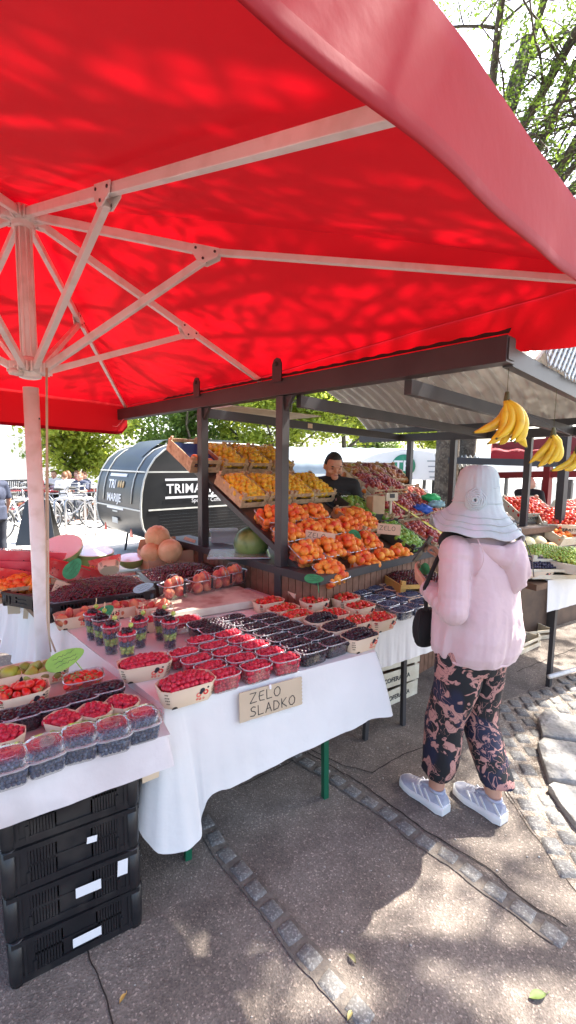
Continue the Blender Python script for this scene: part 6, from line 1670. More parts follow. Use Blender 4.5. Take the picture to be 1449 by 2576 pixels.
block('low_pavilion', -8.2, 30, 8, 4, 3.2, .0, 'low white pavilion with a dark serving opening behind the terrace', [(0, 1.6, 3.4, 1.6)], roof='tent')
# railing at the far left
b = MB(); 
p0_, p1_ = U(-40, 1262, Y=11.2), U(105, 1262, Y=12.5)
for z in (.35, 1.05): b.bar((p0_.x, p0_.y, z), (p1_.x, p1_.y, z), .04, .04)
for k in range(31): q = p0_.lerp(p1_, k/30); b.bar((q.x, q.y, 0), (q.x, q.y, 1.05), .018, .018, (1, 0, 0))
b.build('terrace_railing', M_['dsteel'], None, None, 'dark railing at the left end of the terrace', 'railing')
# vaulted market roofs in the right background
def vault(x, y, L, W, H0, rise, rot, lab, m, stripes=False, posts=True, logo=False):
    r_ = empty('market_hall_roof', T(x, y, 0) @ RZ(rot), lab, 'market roof'); n = 26
    b = MB(); nx = 60; rows = []
    for i in range(nx+1):
        xx = -L/2+L*i/nx; rows.append([(xx, W/2*cos(pi*k/n)*-1, H0+rise*max(0, sin(pi*k/n))**.8+.012*cos(2*pi*xx/.3)) for k in range(n+1)])
    mi = []; b.grid(rows); 
    if stripes: b.mi = [1 if (q//n)//4 % 2 else 0 for q in range(len(b.f))]
    b.build('vault', [M_[m], M_['teal']], r_)
    g_ = MB(); g_.poly([(-L/2, W/2*cos(pi*k/n)*-1, H0+rise*max(0, sin(pi*k/n))**.8) for k in range(n+1)]); g_.build('gable_end', M_['tent'], r_)
    if logo:
        c = MB(); c.lathe([(.24, 0), (.24, .01)], 24, T(-L/2-.02, .1, H0+rise*.45) @ Matrix.Rotation(-pi/2, 4, 'Y')); l = c.build('logo_disc', M_['logog'], r_)
        text_mesh('TP', .30, Matrix(((0, 0, -1, -L/2-.04), (-1, 0, 0, .30), (0, 1, 0, H0+rise*.45-.10), (0, 0, 0, 1))), M_['lett'], 'lettering', l, bold=.02)
        c = MB()
        for k in range(4): c.box((-L/2-.015, -.55, H0+rise*.62-.11*k), (.006, .36-.04*k, .025))
        c.build('small_print', M_['greyroof'], r_)
    b = MB(); b.box((0, -W/2, H0-.05), (L, .06, .12)); b.build('gutter', M_['white'], r_)
    if posts:
        for i in range(5):
            for sy in (-1, 1): b = MB(); b.box((-L/2+.1+(L-.2)*i/4, sy*(W/2-.05), (H0-.1)/2), (.09, .09, H0-.1)); b.build('post', M_['dsteel'], r_)
    return r_
M_['teal'] = mat('teal_stripe', (.16, .38, .42), .5); M_['logog'] = mat('green_logo', (.03, .25, .14), .5); M_['palecorr'] = mat('pale_blue_grey_roof', (.22, .27, .31), .45, (.30, .35, .39), 2, coord='World')
p = U(830, 1180, Y=10.5); vault(p.x, p.y+1.3, 6.6, 2.8, 1.36, .66, .08, 'low grey-blue vaulted market roof behind the vendor', 'palecorr')
p = U(1020, 1175, Y=9.5); vault(p.x+.55, p.y+1.9, 4.0, 2.3, 1.30, .62, 1.32, 'white and teal striped market roof with a round green logo', 'tent', True, logo=True)
p = U(1240, 1205, Y=10.5); vault(p.x+1.5, p.y+1, 4.6, 2.8, 1.45, .45, .6, 'white and teal market roof seen past the straw hat', 'tent', True)
# pale panels and clutter below those roofs
for i, (x, y, d, w_, h_, m, lab) in enumerate(((770, 1240, 9.6, .9, 1.1, 'white', 'white cabinet under the grey vaulted roof'), (925, 1235, 9.0, .7, 1.2, 'greyroof', 'grey locker under the vaulted roof, right of the vendor'), (1020, 1230, 9.4, .8, 1.0, 'white', 'white counter under the striped roof'), (1395, 1225, 11.5, 1.5, 1.1, 'white', 'white trestle in the far right background'))):
    p = U(x, y, Y=d); r_ = empty('market_cabinet', T(p.x, p.y, 0) @ RZ(.2), lab, 'cabinet'); b = MB(); b.box((0, 0, h_/2+.1), (w_, .5, h_)); b.build('body', M_[m], r_, bevel=.01)
    for k in (-1, 1): b = MB(); b.box((k*w_/4, -.256, h_/2+.1), (w_/2-.04, .012, h_-.08)); b.build('door', M_[m], r_, bevel=.004)
# thick trunk behind the far eave
trk = empty('plane_tree', T(U(1118, 1290, Y=6.6).x, 6.6, 0), 'thick old tree trunk rising right behind the far eave of the stall', 'tree')
b = MB(); rows = []
for i in range(40):
    z = i*.085; R = .155+.05*exp(-z*2); rows.append([(R*(1+.08*noise.noise(Vector((cos(a)*2.5, sin(a)*2.5, z*.8)))+.05*noise.noise(Vector((cos(a)*9, sin(a)*9, z*2))))*cos(a), R*(1+.08*noise.noise(Vector((cos(a)*2.5, sin(a)*2.5, z*.8))))*sin(a), z) for a in [2*pi*k/40 for k in range(41)]])
b.grid(rows); b.build('trunk', mat('brown_bark', (.17, .125, .085), .9, (.07, .05, .035), 9, bump=.9, bs=26, coord='World', col3=(.24, .19, .13), ns3=30), trk)
# ---------------------------------------------------------------- people
def remesh(o, vox, smooth=2):
    m = o.modifiers.new('skin_union', 'REMESH'); m.mode = 'VOXEL'; m.voxel_size = vox; m.use_smooth_shade = True
    if smooth: s = o.modifiers.new('relax', 'SMOOTH'); s.factor = .5; s.iterations = smooth
    return o
def blob_tube(mb, pts, R, n=14, sy=1):
    pts = [Vector(p) for p in pts]; P = []; Q = []
    for i in range(len(pts)-1):
        for k in range(5):
            t = k/5; P.append(pts[i].lerp(pts[i+1], t)); Q.append(R[i]*(1-t)+R[i+1]*t)
    P.append(pts[-1]); Q.append(R[-1]); mb.tube(P, Q, n, sy=sy)
    mb.ball(tuple(P[0]), Q[0]*.99, n, 8); mb.ball(tuple(P[-1]), Q[-1]*.99, n, 8)
def loft(mb, rings, n=28, mi=0, M=None, cap=True):
    """rings: (cx, cy, z, rx, ry[, power])"""
    rs = []
    for r in rings:
        cx, cy, z, rx, ry = r[:5]; p = r[5] if len(r) > 5 else 2.3; ring = []
        for k in range(n):
            a = 2*pi*k/n; c, s = cos(a), sin(a); f = (abs(c)**p+abs(s)**p)**(-1/p); ring.append((cx+rx*c*f, cy+ry*s*f, z))
        ring.append(ring[0]); rs.append(ring)
    mb.grid(rs, mi=mi, M=M)
    if cap: mb.poly(rs[0][:-1][::-1], M, mi); mb.poly(rs[-1][:-1], M, mi)
def hand(mb, w_, d, nrm, s=1.0, curl=.6, thumb=1):
    """palm from wrist w_ along d, palm normal nrm; four fingers of unequal length and a thumb on the side"""
    d = Vector(d).normalized(); nrm = Vector(nrm); nrm = (nrm-d*nrm.dot(d)).normalized(); sd = d.cross(nrm); w_ = Vector(w_)
    for k in range(4):
        o = (k-1.5)*.019*s; a = w_+sd*o*.6; b = w_+d*.085*s+sd*o; blob_tube(mb, [a, b], [.014*s, .0125*s], 8)
        L = (.062, .074, .070, .054)[k]*s; p = b; c = curl*(.8+.12*k); ang = c*.5
        for q in range(3):
            dd = d*cos(ang)+nrm*sin(ang); e = p+dd*L*(.45, .32, .26)[q]; blob_tube(mb, [p, e], [(.0100, .0092, .0084)[q]*s, (.0092, .0084, .0072)[q]*s], 8); p = e; ang += c
    a = w_+d*.025*s-sd*.02*s*thumb; b = a+(d*.5-sd*thumb*.8+nrm*.25).normalized()*.042*s; c = b+(d*.95-sd*thumb*.25+nrm*.35).normalized()*.038*s
    blob_tube(mb, [a, b, c], [.015*s, .0115*s, .0085*s], 8)
def headM(H, yaw, pitch): return T(0, .015, H-.125) @ RZ(yaw) @ Matrix.Rotation(pitch, 4, 'X')
def head(mb, MH):
    def ff(v):
        z = v.z; k = 1.0; w_ = 1-.30*max(0, -z)**1.5
        y = v.y*(1.0 if v.y > 0 else 1.06); 
        if v.y > 0 and z < -.3: y *= 1-.05
        return Vector((v.x*w_, y*(1-.18*max(0, -z)**2), z))
    mb.ball((0, 0, 0), 1, 24, 18, M=MH, fn=ff, sc=(.075, .093, .118))
    mb.ball((0, .078, -.075), 1, 10, 8, M=MH, sc=(.034, .026, .028))           # chin
    mb.ball((0, .090, .025), 1, 10, 6, M=MH, sc=(.05, .012, .012))            # brow
    mb.tube([MH @ Vector((0, .088, .018)), MH @ Vector((0, .105, -.012)), MH @ Vector((0, .110, -.024))], [.008, .012, .013], 8)
    mb.ball((0, .090, -.052), 1, 10, 6, M=MH, sc=(.024, .012, .009))          # mouth
    for s in (-1, 1):
        mb.ball((s*.078, -.005, -.008), 1, 8, 8, M=MH, sc=(.010, .018, .030)); mb.ball((s*.042, .068, -.025), 1, 8, 6, M=MH, sc=(.024, .02, .022))
def person(M, label, J, H=1.7, shirt=None, trousers=None, hair='short', hairm='hairD', yaw=0, pitch=0, vox=.008, sleeves='short', group=None, w=1.0, hands=True, skin='skin', sitting=False, shoe=True):
    root = empty('person', M, label, 'person', group); k = H/1.7
    D = dict(hipL=(-.09, 0, .92), hipR=(.09, 0, .92), kneeL=(-.10, .02, .50), kneeR=(.10, .02, .50), ankL=(-.10, -.02, .09), ankR=(.10, -.02, .09),
             shL=(-.175*w, 0, 1.40), shR=(.175*w, 0, 1.40), elL=(-.24, -.02, 1.12), elR=(.24, -.02, 1.12), wrL=(-.24, .10, .88), wrR=(.24, .10, .88), pelvis=(0, 0, .95), chest=(0, 0, 1.25))
    D.update(J); V = {a: Vector(b)*k for a, b in D.items()}
    mb = MB(); MH = headM(H, yaw, pitch)
    if 'headshift' in D: MH = T(V['headshift']) @ MH; del V['headshift']
    head(mb, MH); hb = MH @ Vector((0, -.02, -.09)); ch = V['chest']; pv = V['pelvis']; nk = (V['shL']+V['shR'])/2+Vector((0, 0, .05*k))
    blob_tube(mb, [nk, hb], [.058*k, .052*k])
    def torso(m_, g):
        for P, rx, ry in ((pv, .155, .11), (pv.lerp(ch, .5), .14, .105), (ch, .165, .115)):
            m_.ball(tuple(P), 1, 18, 12, sc=((rx*w+g)*k, (ry*w+g)*k, .17*k))
        blob_tube(m_, [V['shL'], ch.lerp(nk, .75), V['shR']], [(.052+g)*k, (.08+g)*k, (.052+g)*k])
    torso(mb, 0)
    for s in 'LR':
        blob_tube(mb, [V['sh'+s], V['el'+s], V['wr'+s]], [.048*k, .036*k, .026*k])
        blob_tube(mb, [V['hip'+s], V['knee'+s], V['ank'+s]], [.082*k, .052*k, .036*k])
        a = V['ank'+s]; blob_tube(mb, [a+Vector((0, -.02, -.05))*k, a+Vector((0, .14, -.06))*k], [.035*k, .028*k])
        if hands:
            d = (V['wr'+s]-V['el'+s]).normalized(); hand(mb, V['wr'+s], d, Vector((1 if s == 'L' else -1, 0, -.4)), k, .7, 1 if s == 'L' else -1)
    remesh(mb.build('body', M_[skin], root), vox)
    sh = MB(); torso(sh, .018)
    for s in 'LR':
        if sleeves == 'short': e = V['sh'+s].lerp(V['el'+s], .82); blob = [V['sh'+s], e]; R = [.068*k, .062*k]
        else: blob = [V['sh'+s], V['el'+s], V['wr'+s]]; R = [.066*k, .05*k, .038*k]
        P = [Vector(q) for q in blob]; sh.tube(P, R, 16); sh.ball(tuple(P[0]), R[0], 14, 8)
    if not sitting: loft(sh, [(pv.x, pv.y, pv.z-.12*k, .18*k*w, .135*k), (pv.x, pv.y, pv.z+.1*k, .175*k*w, .13*k)])
    so_ = remesh(sh.build('shirt', M_[shirt], root), vox, 1)
    tr = MB(); tr.ball(tuple(pv-Vector((0, 0, .04))*k), 1, 16, 10, sc=(.175*k, .13*k, .15*k))
    for s in 'LR': blob_tube(tr, [V['hip'+s], V['knee'+s], V['ank'+s]+Vector((0, 0, .03))], [.098*k, .075*k, .062*k])
    remesh(tr.build('trousers', M_[trousers], root), vox*1.2, 1)
    if shoe:
        for s in 'LR':
            b = MB(); a = V['ank'+s]; blob_tube(b, [a+Vector((0, -.03, -.045))*k, a+Vector((0, .07, -.05))*k, a+Vector((0, .15, -.055))*k], [.044*k, .042*k, .032*k]); b.build('shoe', M_['dsteel'], root)
    if hair != 'bald':
        hm = MB()
        def hf(v):
            cut = .06-.5*max(0, -v.y) if v.y < .30 else .52
            if hair == 'long' and v.y < .3: cut = -1.0
            z = v.z if v.z > cut else cut+(v.z-cut)*.12
            q_ = (.99 if v.z > cut else .80); return Vector((v.x*q_, v.y*q_*(.97 if v.y > 0 else 1.0)-.02, (v.z*.95+.015+.05*noise.noise(v*9))*(1 if v.z > cut else .9)))
        hm.ball((0, 0, 0), 1, 24, 18, M=MH, fn=hf, sc=(.083, .098, .128 if hair != 'long' else .15)); hm.build('hair', M_[hairm], root)
    ey = MB()
    for s in (-1, 1):
        ey.ball((s*.031, .083, .004), 1, 8, 6, M=MH, sc=(.013, .007, .005)); ey.ball((s*.032, .091, .027), 1, 8, 6, M=MH, sc=(.019, .008, .0045))
    ey.build('eyes_and_brows', M_['hairD'], root)
    li = MB(); li.ball((0, .1005, -.052), 1, 10, 6, M=MH, sc=(.022, .004, .006)); li.build('lips', M_['lips'], root)
    return root, MH, V
M_['lips'] = mat('lips', (.36, .13, .10), .5)
M_['tshirt'] = mat('black_tshirt', (.012, .012, .014), .85, (.02, .02, .022), 5, bump=.3, bs=9, coord='World')
M_['jeans'] = mat('dark_trousers', (.03, .035, .05), .8)
M_['skinP'] = mat('light_skin', (.60, .34, .24), .55, sss=.1)
# the vendor, looking down at his fruit
vp = Vector((.385, 3.98, 0))
vM = T(vp.x, vp.y, 0) @ RZ(pi+.10)       # local +y faces the camera
root, MH, V = person(vM, 'man with short dark hair in a black T-shirt standing behind the stall, looking down', dict(
    shL=(-.185, .0, 1.40), shR=(.185, .0, 1.40), elL=(-.25, .03, 1.14), wrL=(-.10, .24, 1.10), elR=(.25, .06, 1.12), wrR=(.12, .30, 1.10), headshift=(0, .03, .0)), 1.71, 'tshirt', 'jeans', 'short', yaw=.12, pitch=-.38, vox=.0065, w=1.06)
b = MB(); b.box((0, 0, 0), (.13, .004, .022), T(-.07, .158, 1.30) @ Matrix.Rotation(.1, 4, 'X')); b.build('pink_print', mat('pink_print', (.72, .36, .36), .6), root)
b = MB()
for kx in range(11): b.box((-.127+kx*.0105, .158, 1.325+.003*(kx % 3)), (.006, .004, .010 if kx else .02))
b.build('white_print', M_['lett'], root)
# bald man at the neighbouring stall
p = U(1330, 1240, Y=6.9)
person(T(p.x, p.y, 0) @ RZ(-.9), 'bald man in a dark T-shirt seen from the side, busy at the tomato stall', dict(elR=(.2, .14, 1.16), wrR=(.10, .36, 1.16), elL=(-.2, .14, 1.16), wrL=(-.08, .36, 1.16)), 1.45, 'navy' if 'navy' in M_ else 'tshirt', 'jeans', 'bald', pitch=-.1, vox=.011, w=1.1, skin='skinP')
# people on the terrace
M_['shirtW'] = mat('white_shirt', (.75, .74, .72), .8); M_['shirtR'] = mat('pink_shirt', (.55, .18, .20), .8); M_['shirtN'] = mat('navy_shirt', (.05, .06, .10), .8); M_['hairB'] = mat('brown_hair', (.16, .07, .03), .6)
SIT = dict(hipL=(-.09, 0, .52), hipR=(.09, 0, .52), kneeL=(-.11, .42, .50), kneeR=(.11, .42, .50), ankL=(-.11, .40, .09), ankR=(.11, .40, .09), pelvis=(0, 0, .55), chest=(0, .04, .86), shL=(-.17, .05, 1.0), shR=(.17, .05, 1.0),
           elL=(-.22, .16, .80), elR=(.22, .16, .80), wrL=(-.14, .36, .80), wrR=(.14, .36, .80), headshift=(0, .06, -.40))
for i, (x, d, rot, sh_, hr, lab) in enumerate(((100, 12.6, 2.6, 'shirtR', 'long', 'person in pink seated at the leftmost table'), (162, 12.0, .4, 'shirtW', 'short', 'person in white with their back to us, left of the dark-shirted man'), (176, 12.4, 1.2, 'shirtW', 'long', 'second person in white beside the table centre'),
     (205, 12.0, 3.0, 'shirtN', 'short', 'brown-haired person in navy leaning on the table'), (216, 12.8, 2.7, 'shirtN', 'short', 'person in dark shirt behind the navy one'), (196, 13.4, 3.2, 'shirtR', 'long', 'long-haired person in pink at the far side of the table'), (288, 12.6, 2.9, 'shirtR', 'short', 'person in pink seated just left of the trailer'), (138, 13.4, 3.3, 'shirtW', 'short', 'person in white seated at the far table behind the pole cord'))):
    p = U(x, 1200, Y=d)
    person(T(p.x, p.y, 0) @ RZ(rot), lab, SIT, 1.7, sh_, 'jeans', hr, 'hairB', vox=.022, hands=False, sitting=True, skin='skinP', pitch=-.15, shoe=False)
p = U(-12, 1300, Y=6.4)
person(T(p.x, p.y, 0) @ RZ(1.2), 'person in a blue-grey top at the extreme left edge of the photo', dict(), 1.5, 'shirtN', 'jeans', 'short', 'hairB', vox=.012, hands=True)
p = U(925, 1262, Y=9.2)
person(T(p.x, p.y, 0) @ RZ(2.0), 'distant woman in a white top walking behind the grey locker', dict(kneeL=(-.09, .15, .5), ankL=(-.09, .2, .1), kneeR=(.09, -.05, .5), ankR=(.09, -.25, .12)), 1.62, 'shirtW', 'jeans', 'long', 'hairB', vox=.014, hands=False)

# ---------------------------------------------------------------- the woman in front
WF = Vector((-.48, .877, 0)).normalized(); WR = Vector((WF.y, -WF.x, 0)); WO = Vector((.845, 1.965, 0))
MW = Matrix(((WR.x, WF.x, 0, WO.x), (WR.y, WF.y, 0, WO.y), (0, 0, 1, 0), (0, 0, 0, 1))) @ Matrix.Scale(.94, 4, (1, 0, 0))
wm = empty('person', MW, 'woman seen from behind in a pale sun hat, pink hooded jacket and dark flowered trousers', 'person')
M_['jacket'] = mat('pale_pink_jacket', (.76, .56, .575), .5, (.71, .51, .525), 2, coord='Object', sheen=.3, bump=.4, bs=5, trans=.12, tcol=(.9, .6, .65), bsub=6)
M_['blackc'] = mat('black_cloth', (.012, .012, .013), .85)
def floral():
    m = bpy.data.materials.new('flowered_trouser_cloth'); m.use_nodes = True; t = m.node_tree; N = t.nodes; L = t.links; b = N['Principled BSDF']; b.inputs['Roughness'].default_value = .75
    tc = N.new('ShaderNodeTexCoord')
    def nz(s, dist, off=0, det=1):
        mp = N.new('ShaderNodeMapping'); mp.inputs['Location'].default_value = (off, off*2, 0); L.new(tc.outputs['Object'], mp.inputs[0])
        n = N.new('ShaderNodeTexNoise'); n.inputs['Scale'].default_value = s; n.inputs['Detail'].default_value = det; n.inputs['Distortion'].default_value = dist; L.new(mp.outputs[0], n.inputs['Vector']); return n.outputs['Fac']
    def rng_(f, a, c):
        r = N.new('ShaderNodeMapRange'); r.inputs[1].default_value = a; r.inputs[2].default_value = c; L.new(f, r.inputs[0]); return r.outputs[0]
    def mth(op, a, c=None):
        q = N.new('ShaderNodeMath'); q.operation = op
        for k, v in ((0, a), (1, c)):
            if v is None: continue
            if isinstance(v, (int, float)): q.inputs[k].default_value = v
            else: L.new(v, q.inputs[k])
        return q.outputs[0]
    # petals: voronoi cells broken by noise; curls: thin iso-lines of a distorted noise
    n1 = nz(13, 1.4); blob = rng_(n1, .555, .575)
    lines = mth('SUBTRACT', 1, rng_(mth('ABSOLUTE', mth('SUBTRACT', nz(15, 1.8, 3), .5)), .008, .02))
    vein = rng_(mth('ABSOLUTE', mth('SUBTRACT', nz(24, 1.2, 13), .5)), .006, .022)
    region = rng_(nz(5, .4, 8), .44, .5)
    fl = mth('MULTIPLY', blob, vein); ln = mth('MULTIPLY', lines, region); tot = mth('MAXIMUM', fl, mth('MULTIPLY', ln, .85))
    dk = N.new('ShaderNodeMix'); dk.data_type = 'RGBA'; L.new(rng_(nz(6, .3, 20), .5, .56), dk.inputs[0]); dk.inputs[6].default_value = (.010, .011, .014, 1); dk.inputs[7].default_value = (.014, .017, .045, 1)
    pk = N.new('ShaderNodeMix'); pk.data_type = 'RGBA'; L.new(nz(4, .2, 30), pk.inputs[0]); pk.inputs[6].default_value = (.52, .27, .22, 1); pk.inputs[7].default_value = (.46, .22, .20, 1)
    x = N.new('ShaderNodeMix'); x.data_type = 'RGBA'; L.new(tot, x.inputs[0]); L.new(dk.outputs[2], x.inputs[6]); L.new(pk.outputs[2], x.inputs[7]); L.new(x.outputs[2], b.inputs['Base Color'])
    bp = N.new('ShaderNodeBump'); bp.inputs['Strength'].default_value = .5; bp.inputs['Distance'].default_value = .02; L.new(nz(7, .3, 50), bp.inputs['Height']); L.new(bp.outputs[0], b.inputs['Normal'])
    return m
M_['floral'] = floral()
bd = MB()   # continuous body: head, neck, trunk, arms with hands, legs
MHw = T(0, .03, 1.41) @ RZ(.25) @ Matrix.Rotation(-.35, 4, 'X'); head(bd, MHw)
blob_tube(bd, [(0, -.02, 1.26), (0, .01, 1.36)], [.055, .05]); 
for z, rx, ry in ((.82, .155, .13), (.95, .15, .125), (1.1, .15, .12), (1.2, .15, .11)): bd.ball((0, 0, z), 1, 18, 12, sc=(rx, ry, .13))
shl, ell, wrl = Vector((-.158, -.005, 1.235)), Vector((-.222, -.062, 1.00)), Vector((-.140, .165, 1.035))
shr, elr, wrr = Vector((.150, .0, 1.245)), Vector((.20, .05, 1.0)), Vector((.035, .205, 1.135))
blob_tube(bd, [shl, ell, wrl], [.05, .04, .026]); blob_tube(bd, [shr, elr, wrr], [.05, .04, .026])
hand(bd, wrl, (.10, .75, .45), (.9, -.1, .4), .95, .55, -1); hand(bd, wrr, (-.35, .5, .6), (-.6, .5, -.2), .95, .9, 1)
aL, aR = MW.inverted() @ Vector((.715, 1.965, .09)), MW.inverted() @ Vector((.965, 1.915, .09))
kL, kR = Vector((-.095, .05, .44)), Vector((.085, .01, .44))
blob_tube(bd, [(-.085, 0, .80), kL, aL+Vector((0, 0, .0))], [.095, .06, .036]); blob_tube(bd, [(.085, 0, .80), kR, aR], [.095, .06, .036])
for a in (aL, aR): blob_tube(bd, [a+Vector((0, -.01, -.05)), a+Vector((-.01, .12, -.06))], [.035, .028])
remesh(bd.build('body', M_['skin'], wm), .0055)
tr = MB(); loft(tr, [(0, -.0, .70, .165, .135), (0, 0, .80, .175, .15), (0, 0, .92, .165, .14)])
for kn, an, sx in ((kL, aL, -1), (kR, aR, 1)):
    P = [Vector((sx*.085, 0, .80)), Vector((sx*.088, .0, .64)), kn, kn.lerp(an, .55)+Vector((0, -.01, 0)), an+Vector((0, -.005, .078))]
    n = 26; K = 30; rs = []
    for i in range(K+1):
        t = i/K*4; j = min(3, int(t)); f = t-j; c = P[j].lerp(P[j+1], f); R = [.105, .098, .085, .080, .072][j]*(1-f)+[.105, .098, .085, .080, .072][j+1]*f
        ring = []
        for k in range(n+1):
            a = 2*pi*(k % n)/n; fold = 1+.10*(i/K)*sin(3*a+sx+i*.12)+.05*noise.noise(Vector((cos(a)*1.5, sin(a)*1.5, i*.28+sx*4)))
            ring.append((c.x+R*fold*cos(a), c.y+R*fold*1.08*sin(a), c.z))
        rs.append(ring)
    tr.grid(rs[::-1]); tr.poly(rs[0][:-1]); tr.poly(rs[-1][:-1][::-1])
remesh(tr.build('trousers', M_['floral'], wm), .007, 1)
# jacket: boxy back with gathered hem, sleeves, hood lying on the back
jk = MB(); rs = []; n = 60
prof_ = [(.735, .182, .150), (.745, .196, .165), (.78, .206, .176), (.86, .206, .180), (.96, .196, .172), (1.06, .180, .158), (1.15, .170, .146), (1.22, .165, .128), (1.27, .150, .105), (1.305, .10, .08), (1.33, .062, .062)]
fine_ = []
for (z0_, a0_, b0__), (z1_, a1_, b1__) in zip(prof_, prof_[1:]):
    m_ = max(2, int((z1_-z0_)/.012))
    for q in range(m_): t = q/m_; fine_.append((z0_+(z1_-z0_)*t, a0_+(a1_-a0_)*t, b0__+(b1__-b0__)*t))
fine_.append(prof_[-1]); n = 96
def ridge(p): return 1-2*abs(noise.noise(p))
for i, (z, rx, ry) in enumerate(fine_):
    ring = []; low = max(0, min(1, (1.05-z)/.3))
    for k in range(n+1):
        a = 2*pi*(k % n)/n; c, s = cos(a), sin(a); p = 2.5; f = (abs(c)**p+abs(s)**p)**(-1/p)
        d_ = c*.707+z*2.2
        fold = 1+.035*noise.noise(Vector((c*2.4+z*2, s*2.4, z*3.2))) + .080*(ridge(Vector((c*2.2-z*3.5, s*2.2+z*1.2, z*1.3)))-.6) + .045*(ridge(Vector((c*5, s*5, z*2.2+4)))-.6)*low + (.018*sin(a*15+2*noise.noise(Vector((c, s, 0)))) * max(0, 1-(z-.735)/.05))
        ring.append((rx*.955*c*f*fold, -.01+ry*s*f*fold, z+.022*low))
    rs.append(ring)
jk.grid(rs); jk.poly(rs[0][:-1][::-1]); jk.poly(rs[-1][:-1])
def sleeve(a, b, c, sd_):
    P = []; R = []
    for i in range(13): t = i/12; P.append(a.lerp(b, t)); R.append(.070*(1-t)+.062*t+.008*noise.noise(Vector((t*9, sd_, 0))))
    for i in range(1, 15): t = i/14; P.append(b.lerp(c, t)); R.append(.062*(1-t)+.043*t+.005*sin(t*26)*(1-t*.3))
    jk.tube(P, R, 18); jk.ball(tuple(a), .070, 14, 10); jk.ball(tuple(b), .062, 14, 10)
sleeve(shl, ell, wrl-Vector((0, .01, .004)), 1); sleeve(shr, elr, wrr, 2)
remesh(jk.build('jacket', M_['jacket'], wm), .005, 1)
sm_ = MB()
for sx, sh_ in ((-1, shl), (1, shr)):
    pts = []
    for k in range(13):
        t = k/12; a = -1.9+2.1*t; pts.append((sh_.x*.93+sx*.004, -.012-.083*cos(a*.5), 1.305-.155*t if k < 13 else 0))
    sm_.tube([(p[0]-sx*.012*sin(pi*i/12), -.105-.028*sin(pi*i/12), p[2]) for i, p in enumerate(pts)], .0022, 5)
sm_.build('armhole_seam', M_['jacket'], wm)
hd_ = MB(); rows = []
for i in range(15):      # hood: a loose pouch hanging from the collar, open upwards
    v = i/14; row = []
    for j in range(41):
        u_ = -1+2*j/40; wd_ = .150*(1-.42*v); drop = .02+.23*v*(1-.62*abs(u_)**2.2)
        bulge = .050*sin(pi*min(1, v*1.0))*(1-u_*u_*.8)+.014*(ridge(Vector((u_*1.4+v*1.2, v*2.6-abs(u_)*1.6, 2)))-.5)
        x = u_*wd_+.035*v+.015; y = -.112-.055*(1-u_*u_)-bulge+.05*abs(u_)**2; z = 1.318-drop-.03*abs(u_)+.012*sin(u_*5+v*7)
        row.append((x, y+.006*noise.noise(Vector((u_*4, v*5, 1))), z+.006*noise.noise(Vector((u_*5, v*7, 4)))))
    rows.append(row)
hd_.grid(rows)
inner = []
for i in range(7):
    v = i/6; inner.append([(p[0]*(1-.15*v), p[1]+.05*v, p[2]+.012*v-.05*v*(1-abs(-1+2*j/40))) for j, p in enumerate(rows[0])])
ho = hd_.build('hood', M_['jacket'], wm); so2 = ho.modifiers.new('thick', 'SOLIDIFY'); so2.thickness = .004; so2.offset = 0
zp = MB(); 
for a0 in (0,): zp.tube([(.10, -.150, 1.30), (.115, -.182, 1.22), (.118, -.195, 1.14)], .0022, 5)
zp.build('hood_seam', M_['dsteel'], wm)
hm_ = MB(); ring = []
for k in range(61): a = 2*pi*k/60; c, s = cos(a), sin(a); f = (abs(c)**2.5+abs(s)**2.5)**(-.4); ring.append((.178*c*f, -.01+.154*s*f, .760+.003*sin(a*14)))
hm_.tube(ring[:-1], .006, 6, closed=True); hm_.build('hem_cord', M_['jacket'], wm)
cl = MB(); loft(cl, [(0, -.01, 1.24, .125, .095), (-.01, .0, 1.30, .105, .085), (-.01, .005, 1.335, .075, .072)]); cl.ball((-.09, .06, 1.26), 1, 14, 10, sc=(.07, .07, .06)); cl.build('black_scarf', M_['blackc'], wm)
bg_ = MB(); bg_.ball((-.085, .205, .82), 1, 20, 14, fn=lambda v: Vector((max(-.8, min(.8, v.x)), v.y, max(-.85, min(.85, v.z)))), sc=(.085, .045, .11)); bg_.tube([(-.15, .15, .93), (-.20, .12, 1.05), (-.15, .10, 1.18), (-.10, .08, 1.26)], .010, 6)
bg_.tube([(-.15, .18, .93), (-.185, .16, .84), (-.18, .15, .76)], .004, 5)
tag(bg_.build('shoulder_bag', M_['blackc'], None, MW), 'black bag worn on the front of the woman in pink', 'bag')
# phone held in the right hand
ph = MB(); ph.box((0, 0, 0), (.075, .009, .15)); tag(ph.build('mobile_phone', M_['vblack'], None, MW @ T(-.055, .275, 1.19) @ Euler((.5, .2, .5)).to_matrix().to_4x4(), bevel=.004), 'black mobile phone in the hand of the woman in pink', 'phone')
leaf_card(MW @ T(-.085, .235, 1.10) @ Euler((1.45, .35, 1.2)).to_matrix().to_4x4(), 'mint green card beside the hand of the woman in pink', .12, .055, 'mint' if 'mint' in M_ else 'leafcard', 0)
